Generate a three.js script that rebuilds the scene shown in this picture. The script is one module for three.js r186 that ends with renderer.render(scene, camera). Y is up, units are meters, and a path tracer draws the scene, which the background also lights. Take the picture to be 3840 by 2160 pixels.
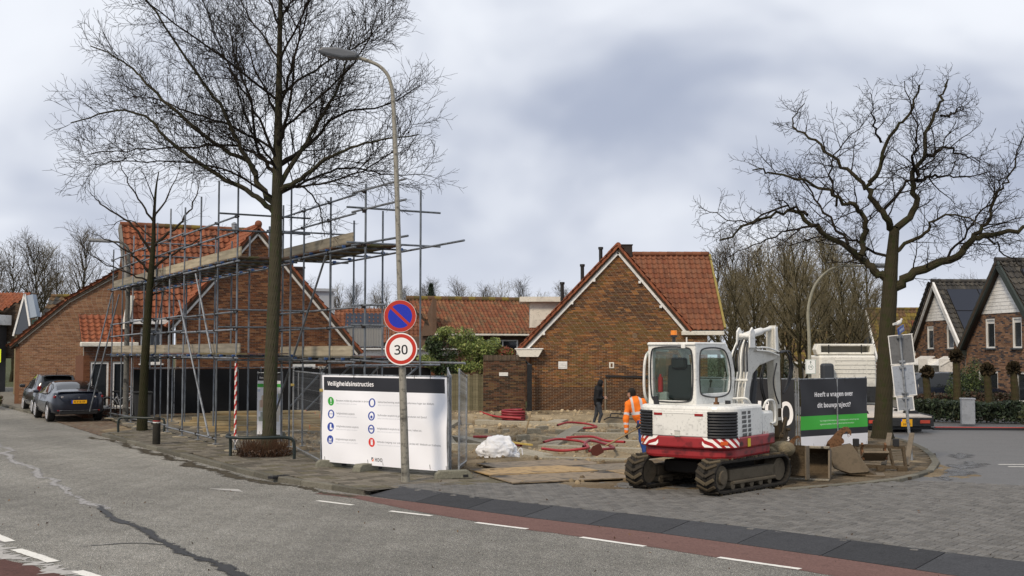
import * as THREE from 'three';
import { mergeGeometries, mergeVertices } from 'three/addons/utils/BufferGeometryUtils.js';
import { RoundedBoxGeometry } from 'three/addons/geometries/RoundedBoxGeometry.js';
import { MarchingCubes } from 'three/addons/objects/MarchingCubes.js';
import { FontLoader } from 'three/addons/loaders/FontLoader.js';
import { TextGeometry } from 'three/addons/geometries/TextGeometry.js';

// ---------- camera, sky, sun, exposure ----------
const scene = new THREE.Scene();
const camera = new THREE.PerspectiveCamera(28.05, 16 / 9, 0.1, 900);
camera.position.set(0, 2.4, 0);
camera.rotation.x = 0.0553;
const renderer = new THREE.WebGLRenderer({ antialias: true });
renderer.toneMapping = THREE.LinearToneMapping;
renderer.toneMappingExposure = 1.72;
renderer.shadowMap.enabled = true;

function rng(seed) { let a = seed >>> 0; return () => { a = (a + 0x6D2B79F5) | 0; let t = Math.imul(a ^ (a >>> 15), 1 | a); t = (t + Math.imul(t ^ (t >>> 7), 61 | t)) ^ t; return ((t ^ (t >>> 14)) >>> 0) / 4294967296; }; }
const hash3 = (x, y, z) => { let h = Math.imul(x, 374761393) ^ Math.imul(y, 668265263) ^ Math.imul(z, 2147483647 ^ 0x51ed27); h = Math.imul(h ^ (h >>> 13), 1274126177); return ((h ^ (h >>> 16)) >>> 0) / 4294967296; };
const sm = t => t * t * (3 - 2 * t), lerp = (a, b, t) => a + (b - a) * t, clamp = (x, a = 0, b = 1) => Math.min(b, Math.max(a, x));
const sstep = (a, b, x) => sm(clamp((x - a) / (b - a)));
function vnoise(x, y, z = 0, px = 0, py = 0) {
  let xi = Math.floor(x), yi = Math.floor(y), zi = Math.floor(z); const fx = sm(x - xi), fy = sm(y - yi), fz = sm(z - zi);
  const w = (i, p) => p ? ((i % p) + p) % p : i;
  const c = (i, j, k) => hash3(w(xi + i, px), w(yi + j, py), zi + k);
  const l = k => lerp(lerp(c(0, 0, k), c(1, 0, k), fx), lerp(c(0, 1, k), c(1, 1, k), fx), fy);
  return z === 0 ? l(0) : lerp(l(0), l(1), fz);
}
function fbm(x, y, z = 0, oct = 4, p = 0) { let s = 0, a = .5, n = 0; for (let i = 0; i < oct; i++) { s += a * vnoise(x, y, z ? z + i * 7.3 : 0, p, p); n += a; x *= 2; y *= 2; z *= 2; p *= 2; a *= .5; } return s / n; }

{ // overcast sky: layered cloud sheets of even brightness all round
  const W = 1536, Hh = 768, d = new Float32Array(W * Hh * 4);
  for (let j = 0; j < Hh; j++) {
    const el = ((j + .5) / Hh - .5) * Math.PI, y = Math.sin(el), cr = Math.cos(el);
    for (let i = 0; i < W; i++) {
      const az = ((i + .5) / W - .5) * 2 * Math.PI, x = Math.cos(az) * cr, z = Math.sin(az) * cr, k = 4 * (j * W + i);
      const yy = Math.max(y, 0) + .42, px = x / yy * 2.1 + 3.1, pz = z / yy * 2.1 + 2;
      const wx = fbm(px * .8 + 11, pz * .8, 2.5, 3) - .5, wz = fbm(px * .8, pz * .8 + 23, 5.5, 3) - .5;
      const big = fbm(px * .55 + wx * .9 + 4.7, pz * .55 + wz * .9 + 1.9, 1.7, 4), mid = fbm(px * 2.2 + wx * 2.6 + 40, pz * 2.2 + wz * 2.6, 8.1, 6);
      const t = sstep(.3, .64, big * .55 + mid * .45), fade = sstep(0, .16, y);
      const q = lerp(.78, t, .25 + .75 * fade);
      d[k] = lerp(.25, .52, q); d[k + 1] = lerp(.28, .54, q); d[k + 2] = lerp(.355, .58, q); d[k + 3] = 1;
    }
  }
  const sky = new THREE.DataTexture(d, W, Hh, THREE.RGBAFormat, THREE.FloatType);
  sky.mapping = THREE.EquirectangularReflectionMapping; sky.magFilter = sky.minFilter = THREE.LinearFilter; sky.wrapS = THREE.RepeatWrapping; sky.needsUpdate = true;
  scene.background = sky; scene.environment = sky;
}
const sun = new THREE.DirectionalLight(0xffecd2, 1.5);
sun.position.set(-27, 46, 12); sun.target.position.set(0, 0, -30); sun.castShadow = true; sun.shadow.radius = 20;
sun.shadow.mapSize.set(4096, 4096); sun.shadow.camera.left = -60; sun.shadow.camera.right = 60; sun.shadow.camera.top = 60; sun.shadow.camera.bottom = -60; sun.shadow.camera.far = 200;
scene.add(sun, sun.target);

// ---------- helpers ----------
const PI = Math.PI, TAU = 2 * PI;
const V = (x, y, z) => new THREE.Vector3(x, y, z);
const M4 = (x = 0, y = 0, z = 0, rx = 0, ry = 0, rz = 0, sx = 1, sy = sx, sz = sx) => new THREE.Matrix4().compose(V(x, y, z), new THREE.Quaternion().setFromEuler(new THREE.Euler(rx, ry, rz, 'YXZ')), V(sx, sy, sz));
function metric(g, s = 1) { // texture coordinates in metres, from the side a face looks to
  const p = g.attributes.position, n = g.attributes.normal, uv = new Float32Array(p.count * 2);
  for (let i = 0; i < p.count; i++) {
    const x = p.getX(i), y = p.getY(i), z = p.getZ(i), ax = Math.abs(n.getX(i)), ay = Math.abs(n.getY(i)), az = Math.abs(n.getZ(i));
    const [u, v] = ay >= ax && ay >= az ? [x, z] : ax >= az ? [z, y] : [x, y];
    uv[2 * i] = u * s; uv[2 * i + 1] = v * s;
  }
  g.setAttribute('uv', new THREE.BufferAttribute(uv, 2)); return g;
}
const Z = V(0, 0, 1), Y = V(0, 1, 0);
class GB { // collects shapes of one part
  constructor() { this.l = []; }
  add(g, m) { if (g.index) g = g.toNonIndexed(); else g = g.clone(); for (const k of Object.keys(g.attributes)) if (!['position', 'normal', 'uv'].includes(k)) g.deleteAttribute(k); if (!g.attributes.uv) g.setAttribute('uv', new THREE.BufferAttribute(new Float32Array(g.attributes.position.count * 2), 2)); g.morphAttributes = {}; if (m) g.applyMatrix4(m); this.l.push(g); return this; }
  box(w, h, d, x = 0, y = 0, z = 0, rx = 0, ry = 0, rz = 0) { return this.add(new THREE.BoxGeometry(w, h, d), M4(x, y, z, rx, ry, rz)); }
  rb(w, h, d, x = 0, y = 0, z = 0, r = .01, rx = 0, ry = 0, rz = 0, seg = 2) { return this.add(new RoundedBoxGeometry(w, h, d, seg, Math.min(r, w / 2.01, h / 2.01, d / 2.01)), M4(x, y, z, rx, ry, rz)); }
  bar(a, b, w, h, r = 0) { // a beam of w x h from a to b
    const A = V(...a), B = V(...b), L = A.distanceTo(B), m = new THREE.Matrix4().lookAt(B, A, Math.abs(B.y - A.y) > .98 * L ? V(1, 0, 0) : Y).setPosition(A.clone().add(B).multiplyScalar(.5));
    return this.add(r ? new RoundedBoxGeometry(w, h, L, 1, r) : new THREE.BoxGeometry(w, h, L), m);
  }
  cyl(a, b, r0, r1 = r0, seg = 10, open = false) {
    const A = V(...a), B = V(...b), D = B.clone().sub(A), L = D.length(), q = new THREE.Quaternion().setFromUnitVectors(Y, D.normalize());
    return this.add(new THREE.CylinderGeometry(r1, r0, L, seg, 1, open), new THREE.Matrix4().compose(A.add(B).multiplyScalar(.5), q, V(1, 1, 1)));
  }
  tube(pts, r, seg = 20, rad = 8, closed = false) { return this.add(new THREE.TubeGeometry(new THREE.CatmullRomCurve3(pts.map(p => V(...p)), closed), seg, r, rad, closed)); }
  ext(pts, depth, m, bevel = 0, holes = []) { // polygon [x, y] pushed along z, centred on z
    const s = pts.isShape ? pts : new THREE.Shape(pts.map(p => new THREE.Vector2(...p))); for (const h of holes) s.holes.push(new THREE.Path(h.map(p => new THREE.Vector2(...p))));
    const g = new THREE.ExtrudeGeometry(s, { depth: depth - 2 * bevel, bevelEnabled: bevel > 0, bevelThickness: bevel, bevelSize: bevel, bevelOffset: -bevel, bevelSegments: 2, curveSegments: 10 }); g.translate(0, 0, -depth / 2 + bevel); return this.add(g, m);
  }
  lathe(pts, m, seg = 20) { return this.add(new THREE.LatheGeometry(pts.map(p => new THREE.Vector2(...p)), seg), m); }
  sph(r, x, y, z, sx = 1, sy = 1, sz = 1, seg = 12) { return this.add(new THREE.SphereGeometry(r, seg, Math.ceil(seg * .7)), M4(x, y, z, 0, 0, 0, sx, sy, sz)); }
  geo(keep) { const g = this.l.length > 1 ? mergeGeometries(this.l) : this.l[0]; return keep ? g : metric(g); }
}
const gb = () => new GB();
const taken = new Map();
const numbered = n => { const k = taken.get(n) || 0; taken.set(n, k + 1); return k ? `${n}_${String(k).padStart(3, '0')}` : n; };
function thing(name, label, category, pos = [0, 0, 0], turn = 0, group) {
  const o = new THREE.Group(); o.name = numbered(name); o.position.set(...pos); o.rotation.y = turn; o.userData = { label, category }; if (group) o.userData.group = group; scene.add(o); return o;
}
function part(parent, name, g, m, keep, label) {
  const o = new THREE.Mesh(g instanceof GB ? g.geo(keep) : g, m); o.name = name; o.castShadow = o.receiveShadow = true; if (label) o.userData.label = label; parent.add(o); return o;
}
function solo(name, label, category, g, m, pos = [0, 0, 0], turn = 0, group, keep) {
  const o = part(scene, numbered(name), g, m, keep); o.position.set(...pos); o.rotation.y = turn; o.userData = { label, category }; if (group) o.userData.group = group; return o;
}
function setting(name, g, m, keep) { const o = part(scene, numbered(name), g, m, keep); o.userData.kind = 'structure'; return o; }
function copies(parent, name, g, m, mats, cols) { // many alike small pieces that nobody could pick apart: one part
  const o = new THREE.InstancedMesh(g, m, mats.length); mats.forEach((x, i) => { o.setMatrixAt(i, x); if (cols) o.setColorAt(i, cols[i]); });
  o.name = name; o.userData.kind = 'stuff'; o.castShadow = o.receiveShadow = true; parent.add(o); return o;
}
function dup(o, pos, turn, label, scale) { const c = o.clone(); c.name = numbered(o.name.replace(/_\d{3}$/, '')); c.userData = { ...o.userData }; if (label) c.userData.label = label; if (pos) c.position.set(...pos); if (turn !== undefined) c.rotation.y = turn; if (scale) c.scale.setScalar(scale); scene.add(c); return c; }
const eye = camera.position;

// ---------- textures and materials ----------
function tex(size, fn, srgb = true, rep = 1) {
  const d = new Uint8Array(size * size * 4);
  for (let j = 0; j < size; j++) for (let i = 0; i < size; i++) { const c = fn(i / size, j / size, i, j), k = 4 * (j * size + i); if (typeof c === 'number') d[k] = d[k + 1] = d[k + 2] = clamp(c) * 255; else { d[k] = clamp(c[0]) * 255; d[k + 1] = clamp(c[1]) * 255; d[k + 2] = clamp(c[2]) * 255; } d[k + 3] = 255; }
  const t = new THREE.DataTexture(d, size, size); t.wrapS = t.wrapT = THREE.RepeatWrapping; t.magFilter = THREE.LinearFilter; t.minFilter = THREE.LinearMipmapLinearFilter; t.generateMipmaps = true; if (srgb) t.colorSpace = THREE.SRGBColorSpace; t.repeat.set(rep, rep); t.needsUpdate = true; return t;
}
const rep = (t, x, y = x) => { const c = t.clone(); c.repeat.set(x, y); c.needsUpdate = true; return c; };
const T = {};
T.grime = tex(512, (u, v) => { const a = fbm(u * 6, v * 6, 0, 5, 6), b = fbm(u * 24 + .5, v * 24, 0, 3, 24); return clamp(.98 - .5 * sstep(.5, .78, a) - .22 * sstep(.5, .8, b)); });
T.soft = tex(512, (u, v) => { const a = fbm(u * 5, v * 5, 0, 5, 5), b = fbm(u * 40 + .5, v * 40, 0, 3, 40); return clamp(.99 - .1 * sstep(.45, .75, a) - .12 * sstep(.62, .85, b)); });
T.fine = tex(512, (u, v) => .72 + .28 * fbm(u * 64, v * 64, 0, 3, 64) + .1 * (fbm(u * 5, v * 5, 0, 3, 5) - .5));
T.bump = tex(512, (u, v) => fbm(u * 32, v * 32, 0, 4, 32), false);
{ const st = (u, v, n) => { let m = 9; const x = u * n, y = v * n, xi = Math.floor(x), yi = Math.floor(y); let id = 0; for (let a = -1; a < 2; a++) for (let b = -1; b < 2; b++) { const i = ((xi + a) % n + n) % n, j = ((yi + b) % n + n) % n, dx = xi + a + hash3(i, j, 3) - x, dy = yi + b + hash3(i, j, 5) - y, q = dx * dx + dy * dy; if (q < m) { m = q; id = hash3(i, j, 9); } } return [Math.sqrt(m), id]; };
  const cache = new Float32Array(1024 * 1024 * 2); for (let j = 0; j < 1024; j++) for (let i = 0; i < 1024; i++) { const [m, id] = st(i / 1024, j / 1024, 150); cache[2 * (j * 1024 + i)] = m; cache[2 * (j * 1024 + i) + 1] = id; }
  T.asphalt = tex(1024, (u, v, i, j) => { const m = cache[2 * (j * 1024 + i)], id = cache[2 * (j * 1024 + i) + 1], s = 1 - sstep(.35, .7, m), b = .28 + .33 * s * id + .05 * (vnoise(u * 300, v * 300, 0, 300, 300) - .5) + (id > .93 ? .16 * s : 0) + .08 * (fbm(u * 8, v * 8, 0, 3, 8) - .5), w = id - .5; return [b * (1.01 + .05 * w), b * (1.0 + .01 * w), b * (.965 - .05 * w)].map(x => x * 1.42); });
  T.asphaltB = tex(1024, (u, v, i, j) => 1 - sstep(.2, .75, cache[2 * (j * 1024 + i)]), false);
}
T.wood = tex(512, (u, v) => { const g = fbm(u * 3, v * 60, 0, 4, 3) * .6 + .4 * vnoise(u * 2, v * 24 + 3 * fbm(u * 4, v * 4, 0, 2, 4), 0, 2, 0); return .62 + .38 * g; });
T.bark = tex(512, (u, v) => { const a = fbm(u * 22, v * 5, 0, 4, 1) , b = fbm(u * 8, v * 8, 0, 4, 8); const k = .42 + .62 * sstep(.3, .7, a), m = sstep(.55, .75, b); return [k * (1 - .08 * m), k * (.98 + .02 * m), k * (.9 - .12 * m)]; });
T.barkB = tex(512, (u, v) => fbm(u * 26, v * 6, 0, 4, 2), false);
function mat(color, rough = .8, o = {}) { const m = rough > .74 ? new THREE.MeshPhysicalMaterial({ roughness: rough, metalness: 0, specularIntensity: .35, ...o }) : new THREE.MeshStandardMaterial({ roughness: rough, metalness: 0, ...o }); Array.isArray(color) ? m.color.setRGB(...color) : m.color.set(color); return m; }
const grimy = (c, r = .7, s = .5, o = {}) => mat(c, r, { map: rep(T.soft, s), ...o });
const rough = (c, r = .9, s = 1, b = .004, o = {}) => mat(c, r, { map: rep(T.fine, s), bumpMap: rep(T.bump, s), bumpScale: b, ...o });
const mkCanvas = (w, h, draw) => { const c = document.createElement('canvas'); c.width = w; c.height = h; const x = c.getContext('2d'); draw(x, w, h); const t = new THREE.CanvasTexture(c); t.colorSpace = THREE.SRGBColorSpace; t.magFilter = THREE.LinearFilter; return t; };
const tint = (R, base, dv, dh = .02) => { const c = new THREE.Color(base), h = {}; c.getHSL(h); return c.setHSL(h.h + (R() - .5) * dh, clamp(h.s * (1 + (R() - .5) * .5)), clamp(h.l * (1 + (R() - .5) * 2 * dv))); };
const M = {
  galv: mat([.33, .35, .37], .48, { metalness: .55, map: rep(T.grime, .8) }), galvDark: mat([.12, .135, .15], .5, { metalness: .5, map: rep(T.grime, .8) }),
  black: mat([.012, .012, .013], .55), rubber: mat([.022, .022, .022], .8), coupler: mat([.035, .027, .023], .6, { metalness: .5 }), blueClip: mat([.025, .07, .2], .5),
  white: grimy([.78, .78, .76], .45, .4), cream: grimy([.72, .7, .62], .5, .5), glass: new THREE.MeshPhysicalMaterial({ color: 0x9fb0b4, roughness: .03, metalness: 0, transmission: 1, thickness: 0, ior: 1.5 }),
  window: mat([.02, .024, .028], .06, { metalness: 0 }), concrete: rough([.36, .345, .31], .9, .7, .006), plank: mat([.5, .36, .2], .8, { map: rep(T.wood, .7) }), oldPlank: mat([.33, .28, .21], .85, { map: rep(T.wood, .7) }), rust: mat([.16, .085, .045], .85, { map: rep(T.grime, 1.5) }),
};
// ---------- ground, road, pavements ----------
const KERB = [[-40, -80.5], [-23.5, -53.2], [-19.3, -46.5], [-12.15, -34.3], [-9.2, -29.6], [-7.1, -26.3], [-5.65, -24], [-4.58, -22.4], [-3.56, -21.34], [-2.48, -20.2]];
const RAMP_LOW = [[-2.48, -20.2], [.07, -17.7], [2.23, -15.88], [3.92, -14.15], [4.94, -13.03], [8.2, -9.6], [14, -3.6]];
const RAMP_TOP = [[-2.0, -20.75], [-.45, -19.1], [1.34, -17.6], [3.37, -15.83], [4.98, -14.17], [5.9, -13.3], [9, -10.3], [14.8, -4.3]];
const inPoly = (x, z, P) => { let c = false; for (let i = 0, j = P.length - 1; i < P.length; j = i++) { const [a, b] = P[i], [e, f] = P[j]; if ((b > z) !== (f > z) && x < (e - a) * (z - b) / (f - b) + a) c = !c; } return c; };
const polyLen = P => { let s = 0; const L = [0]; for (let i = 1; i < P.length; i++) { s += Math.hypot(P[i][0] - P[i - 1][0], P[i][1] - P[i - 1][1]); L.push(s); } return L; };
function along(P, L, s) { let i = 1; while (i < P.length - 1 && L[i] < s) i++; const t = (s - L[i - 1]) / (L[i] - L[i - 1]), a = P[i - 1], b = P[i], dx = (b[0] - a[0]) / (L[i] - L[i - 1]), dz = (b[1] - a[1]) / (L[i] - L[i - 1]); return [a[0] + (b[0] - a[0]) * t, a[1] + (b[1] - a[1]) * t, dx, dz]; }
function distTo(P, x, z) { let m = 1e9; for (let i = 1; i < P.length; i++) { const [a, b] = P[i - 1], [c, d] = P[i], ux = c - a, uz = d - b, t = clamp(((x - a) * ux + (z - b) * uz) / (ux * ux + uz * uz)), q = Math.hypot(x - a - ux * t, z - b - uz * t); if (q < m) m = q; } return m; }
function sheet(P, y, holes = []) { // a level polygon of [x, z] points, uv in metres
  const s = new THREE.Shape(P.map(p => new THREE.Vector2(p[0], -p[1]))); for (const h of holes) s.holes.push(new THREE.Path(h.map(p => new THREE.Vector2(p[0], -p[1]))));
  const g = new THREE.ShapeGeometry(s); g.rotateX(-PI / 2); g.translate(0, y, 0); return metric(g);
}
function gridSheet(x0, x1, z0, z1, step, hf, cf, keep) { // a grid with heights and colours
  const nx = Math.round((x1 - x0) / step), nz = Math.round((z1 - z0) / step), p = [], c = [], uv = [], ix = [], id = new Map();
  const vert = (i, j) => { const k = j * (nx + 1) + i; if (!id.has(k)) { const x = x0 + (x1 - x0) * i / nx, z = z0 + (z1 - z0) * j / nz; id.set(k, p.length / 3); p.push(x, hf(x, z), z); c.push(...cf(x, z)); uv.push(x, z); } return id.get(k); };
  for (let j = 0; j < nz; j++) for (let i = 0; i < nx; i++) { if (keep && !keep(x0 + (x1 - x0) * (i + .5) / nx, z0 + (z1 - z0) * (j + .5) / nz)) continue; const a = vert(i, j), b = vert(i + 1, j), d = vert(i, j + 1), e = vert(i + 1, j + 1); ix.push(a, d, b, b, d, e); }
  const g = new THREE.BufferGeometry(); g.setAttribute('position', new THREE.Float32BufferAttribute(p, 3)); g.setAttribute('color', new THREE.Float32BufferAttribute(c, 3)); g.setAttribute('uv', new THREE.Float32BufferAttribute(uv, 2)); g.setIndex(ix); g.computeVertexNormals(); return g;
}
function ribbon(pts, wf, y, seed, jag = .25, step = .06) { // a ragged strip laid on the ground
  const R = rng(seed), L = polyLen(pts), n = Math.ceil(L.at(-1) / step), p = [], uv = [], ix = [];
  for (let i = 0; i <= n; i++) { const s = L.at(-1) * i / n, [x, z, dx, dz] = along(pts, L, s), w = wf(i / n) / 2, a = w * (1 + jag * (R() - .5) * 2 + jag * (vnoise(s * 2, seed) - .5) * 2), b = w * (1 + jag * (R() - .5) * 2), m = (vnoise(s * 1.3, seed + 4) - .5) * jag * .35; p.push(x - dz * (a + m), y, z + dx * (a + m), x + dz * (b - m), y, z - dx * (b - m)); uv.push(s, 0, s, w * 2); if (i) { const k = 2 * i; ix.push(k - 2, k - 1, k, k, k - 1, k + 1); } }
  const g = new THREE.BufferGeometry(); g.setAttribute('position', new THREE.Float32BufferAttribute(p, 3)); g.setAttribute('uv', new THREE.Float32BufferAttribute(uv, 2)); g.setIndex(ix); g.computeVertexNormals(); if (g.attributes.normal.getY(0) < 0) { for (let i = 0; i < ix.length; i += 3) [ix[i], ix[i + 1]] = [ix[i + 1], ix[i]]; g.setIndex(ix); g.computeVertexNormals(); } return g;
}
const roadPoly = [...KERB, ...RAMP_TOP.slice(1), [60, 40], [60, 60], [-140, 60], [-140, -80.5]];
M.asphalt = mat([.9, .9, .885], .82, { map: rep(T.asphalt, .8), bumpMap: rep(T.asphaltB, .8), bumpScale: .004, vertexColors: true });
const stainy = (x, z) => { const a = fbm(x * .22 + 50, z * .22 + 50, 0, 4), b = fbm(x * 1.6 + 9, z * 1.6, 0, 3), k = .84 + .6 * (a - .5) + .24 * (b - .5) + .07 * (Math.cos((distTo(KERB.concat(RAMP_LOW.slice(1)), x, z) - 2.2) * 3.6) * (.4 + a)) + .2 * (fbm((x * .62 - z * .78) * 1.1, (x * .78 + z * .62) * .12 + 9, 0, 3) - .5); return [k, k * .995, k * .985]; };
setting('road', gridSheet(-42, 18, -82, -2, .5, () => -.1, stainy, (x, z) => inPoly(x, z, roadPoly) || inPoly(x - .5, z + .5, roadPoly)), M.asphalt, true);
M.farRoad = mat([.2, .195, .185], .9, { map: rep(T.fine, .3) });
setting('outer_road', sheet([[-400, 400], [400, 400], [400, -3], [17, -3], [17, -2], [-42, -2], [-42, -82], [-400, -82]], -.104), M.farRoad, true);
// soil under the whole block, lower in the building pit
const PIT = [[-8.2, -33], [-5.4, -30.5], [-1.2, -26.4], [3.4, -25.6], [5.6, -30], [5.6, -43.6], [-3.5, -43.5], [-9.5, -40.5]];
const PLATES = [[-1.3, -24.2], [0, -20.9], [2.6, -22.0], [2.6, -25.8], [.6, -26]];
function soilH(x, z) {
  const k = distTo(KERB, x, z), r = distTo(RAMP_TOP, x, z), n = fbm(x * 1.3 + 7, z * 1.3, 0, 4) - .5, f = fbm(x * 5, z * 5, 0, 3) - .5;
  const edge = sstep(1.9, 3.4, Math.min(k, r * 1.35 + (x > 2.2 ? .8 : 0)));
  let h = lerp(-.075, .02, edge) + n * .09 * (.35 + edge) + f * .03;
  const d = distTo([...PIT, PIT[0]], x, z) * (inPoly(x, z, PIT) ? 1 : -1);
  h = lerp(h, -.24 + n * .22 + f * .08, sstep(-.3, .9, d));
  if (inPoly(x, z, PLATES)) h = Math.min(h, -.02);
  h = lerp(h, -.09, sstep(-20.6, -19.7, z + (n * 1.2))); if (x > 6) h = lerp(h, -.09, sstep(-22.6, -21.6, z));
  if (x > 4) h = lerp(h, Math.min(h, -.05 + n * .2), sstep(4, 5, x)); { const cx = x - 7, cz = z + 26; if (x > 5 && Math.hypot(cx / 3.4, cz / 5.2) > .96 && z > -33) h = Math.min(h, -.12); }
  if (x > 9.3 || (x > 7 && z > -22.3)) h = Math.min(h, -.06);
  return h;
}
const soilC = (x, z) => { const a = fbm(x * .8 + 3, z * .8, 0, 4), b = fbm(x * 3 + 1, z * 3, 0, 3), w = sstep(.42, .62, a), k = .8 + .5 * (b - .5), wet = sstep(-29, -24, z) * .95, m = clamp(w * .6 + wet * (.35 + a * .8)); return [lerp(.5, .2, m) * k, lerp(.405, .15, m) * k, lerp(.265, .092, m) * k]; };
M.soil = mat([1, 1, 1], .95, { vertexColors: true, map: rep(T.fine, .9), bumpMap: rep(T.bump, .6), bumpScale: .02 });
const siteRect = (x, z) => x > -13 && x < 11 && z > -50 && z < -19;
setting('soil', gridSheet(-13, 11, -50, -19, .11, soilH, soilC, (x, z) => distTo(KERB, x, z) > .35 && !inPoly(x - .2, z + .2, roadPoly) && !inPoly(x, z, roadPoly)), M.soil, true);
M.grass = rough([.09, .1, .045], 1, .4, .02);
setting('ground', sheet([[-400, -82], [-42, -82], [-40, -80.5], [-23.5, -53.2], [-13, -36.6], [-13, -50], [11, -50], [11, -19], [1.5, -19], [-.3, -19.06], [1.34, -17.6], [3.37, -15.83], [4.98, -14.17], [9, -10.3], [17, -3], [400, -3], [400, -500], [-400, -500]], -.09), M.grass, true);

// pieces laid over an area: the ones that show largest are single pieces, the rest one part
function field(parent, name, list, g, mats, most = 300) { // list: [matrix, place]
  list.sort((a, b) => a[1].distanceToSquared(eye) - b[1].distanceToSquared(eye)); const R = rng(list.length), rest = [], cols = [];
  const white = mats[0].clone(); white.color.setRGB(1, 1, 1);
  list.forEach(([m], i) => { const k = Math.floor(R() * mats.length); if (i < most) { const o = part(parent, name, g, mats[k], true); o.matrixAutoUpdate = false; o.matrix.copy(m); m.decompose(o.position, o.quaternion, o.scale); } else { rest.push(m); cols.push(mats[k].color); } });
  if (rest.length) copies(parent, name + 's_beyond', g, white, rest, cols);
}
const seen = (x, z, m = 1.12) => z < -9 && Math.abs(x) < -z * .444 * m + 1.2;
const chamfer = (w, h, d, b) => { const g = gb().box(w - 2 * b, .0001, d - 2 * b, 0, 0, 0); return metric(new THREE.ExtrudeGeometry(new THREE.Shape([V(-w / 2 + b, -d / 2 + b, 0), V(w / 2 - b, -d / 2 + b, 0), V(w / 2 - b, d / 2 - b, 0), V(-w / 2 + b, d / 2 - b, 0)]), { depth: h - b, bevelEnabled: true, bevelThickness: b, bevelSize: b, bevelSegments: 1 }).rotateX(-PI / 2).translate(0, -h + b, 0).translate(0, -b, 0)); };
{ // block paving of the raised crossing, laid in herringbone
  const P = [[-2.2, -20.9], [-.45, -19.1], [1.34, -17.6], [3.37, -15.83], [4.98, -14.17], [9, -10.3], [14.8, -4.3], [24, -4.3], [24, -14], [9.3, -20.9], [7.8, -21.7], [6.9, -21.5], [4.8, -20.25], [3.2, -21.2], [1, -21.4], [-2.2, -21.3]];
  const pv = setting('pavement', sheet(P, -.035), rough([.035, .032, .027], 1, 1));
  const g = chamfer(.202, .05, .096, .006), mats = [], R = rng(4); for (let i = 0; i < 6; i++) mats.push(mat([.2, .195, .185].map(c => c * (.86 + .07 * i)), .85, { map: rep(T.fine, 1.3), bumpMap: rep(T.bump, 2), bumpScale: .002 }));
  const list = [], a = .7, ca = Math.cos(a), sa = Math.sin(a), w = .106, Lp = .212;
  for (let i = -220; i < 220; i++) for (let j = -90; j < 90; j++) for (const q of [0, 1]) { // herringbone: pairs of one lying and one standing stone
    const x0 = (i + 2 * j + (q ? 2.5 : 1)) * w, z0 = (i - 2 * j + (q ? 0 : .5)) * w;
    const x = x0 * ca - z0 * sa + 4, z = x0 * sa + z0 * ca - 16;
    if (!seen(x, z) || !inPoly(x, z, P)) continue;
    const p = V(x, (R() - .5) * .006, z); list.push([M4(p.x, p.y, p.z, (R() - .5) * .012, -a + (q ? PI / 2 : 0), (R() - .5) * .012), p]);
  }
  field(pv, 'paver', list, g, mats);
}
{ // dark sloping slabs between the cycle lane and the crossing
  const r = thing('ramp', 'long sloping ramp of dark concrete slabs', 'ramp'); r.userData = { kind: 'structure' };
  const L0 = polyLen(RAMP_LOW), L1 = polyLen(RAMP_TOP), n = 19, R = rng(31), mats = [0, 1, 2].map(i => rough([.062, .065, .072].map(c => c * (.85 + .18 * i)), .88, 1.1, .003));
  for (let i = 0; i < n; i++) {
    const e = .006, q = [[along(RAMP_LOW, L0, L0.at(-1) * Math.min(1, (i + e) / n)), along(RAMP_TOP, L1, L1.at(-1) * (i + e) / n)], [along(RAMP_LOW, L0, L0.at(-1) * (i + 1 - e) / n), along(RAMP_TOP, L1, L1.at(-1) * (i + 1 - e) / n)]];
    const [a, b] = q[0], [c, d] = q[1], t = .003 * (R() - .5), y0 = -.09, y1 = .004 + t;
    const v = [[a[0], y0, a[1]], [b[0], y1, b[1]], [d[0], y1, d[1]], [c[0], y0, c[1]], [a[0], -.25, a[1]], [b[0], -.25, b[1]], [d[0], -.25, d[1]], [c[0], -.25, c[1]]];
    const f = [[0, 3, 2], [0, 2, 1], [0, 4, 7], [0, 7, 3], [1, 2, 6], [1, 6, 5], [0, 1, 5], [0, 5, 4], [3, 7, 6], [3, 6, 2]], g = new THREE.BufferGeometry(); g.setAttribute('position', new THREE.Float32BufferAttribute(f.flat().flatMap(k => v[k]), 3)); g.computeVertexNormals();
    part(r, 'slab', metric(g), mats[Math.floor(R() * 3)], true);
  }
}
{ const o = setting('kerb_end', sheet([[-2.95, -20.72], [-2.5, -20.18], [-1.95, -20.72], [-2.3, -21.3]], -.012), rough([.12, .11, .09], .92, 1.2, .004)); }
M.kerb = rough([.21, .2, .165], .92, 1.2, .004);
function kerbRun(P, s0, s1, o, y = 0, low = -.25, len = 1) { // kerb stones along a line
  const L = polyLen(P), R = rng(Math.floor(s0 * 10) + P.length), mats = [0, 1, 2].map(i => rough([.2, .19, .155].map(c => c * (.75 + .22 * i)), .92, 1.2, .004));
  for (let s = s0; s < s1 - .2; s += len) { const a = along(P, L, s + .006), b = along(P, L, Math.min(s1, s + len) - .006), dx = b[0] - a[0], dz = b[1] - a[1], l = Math.hypot(dx, dz); part(o, 'kerb_stone', gb().rb(l, y - low, .16, 0, (y + low) / 2, 0, .022), mats[Math.floor(R() * 3)]).applyMatrix4(M4((a[0] + b[0]) / 2 - dz / l * -.08, (R() - .5) * .008, (a[1] + b[1]) / 2 - dx / l * .08, 0, Math.atan2(-dz, dx), 0)); }
}
const kerbThing = (name) => { const o = new THREE.Group(); o.name = numbered(name); o.userData.kind = 'structure'; scene.add(o); return o; };
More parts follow.
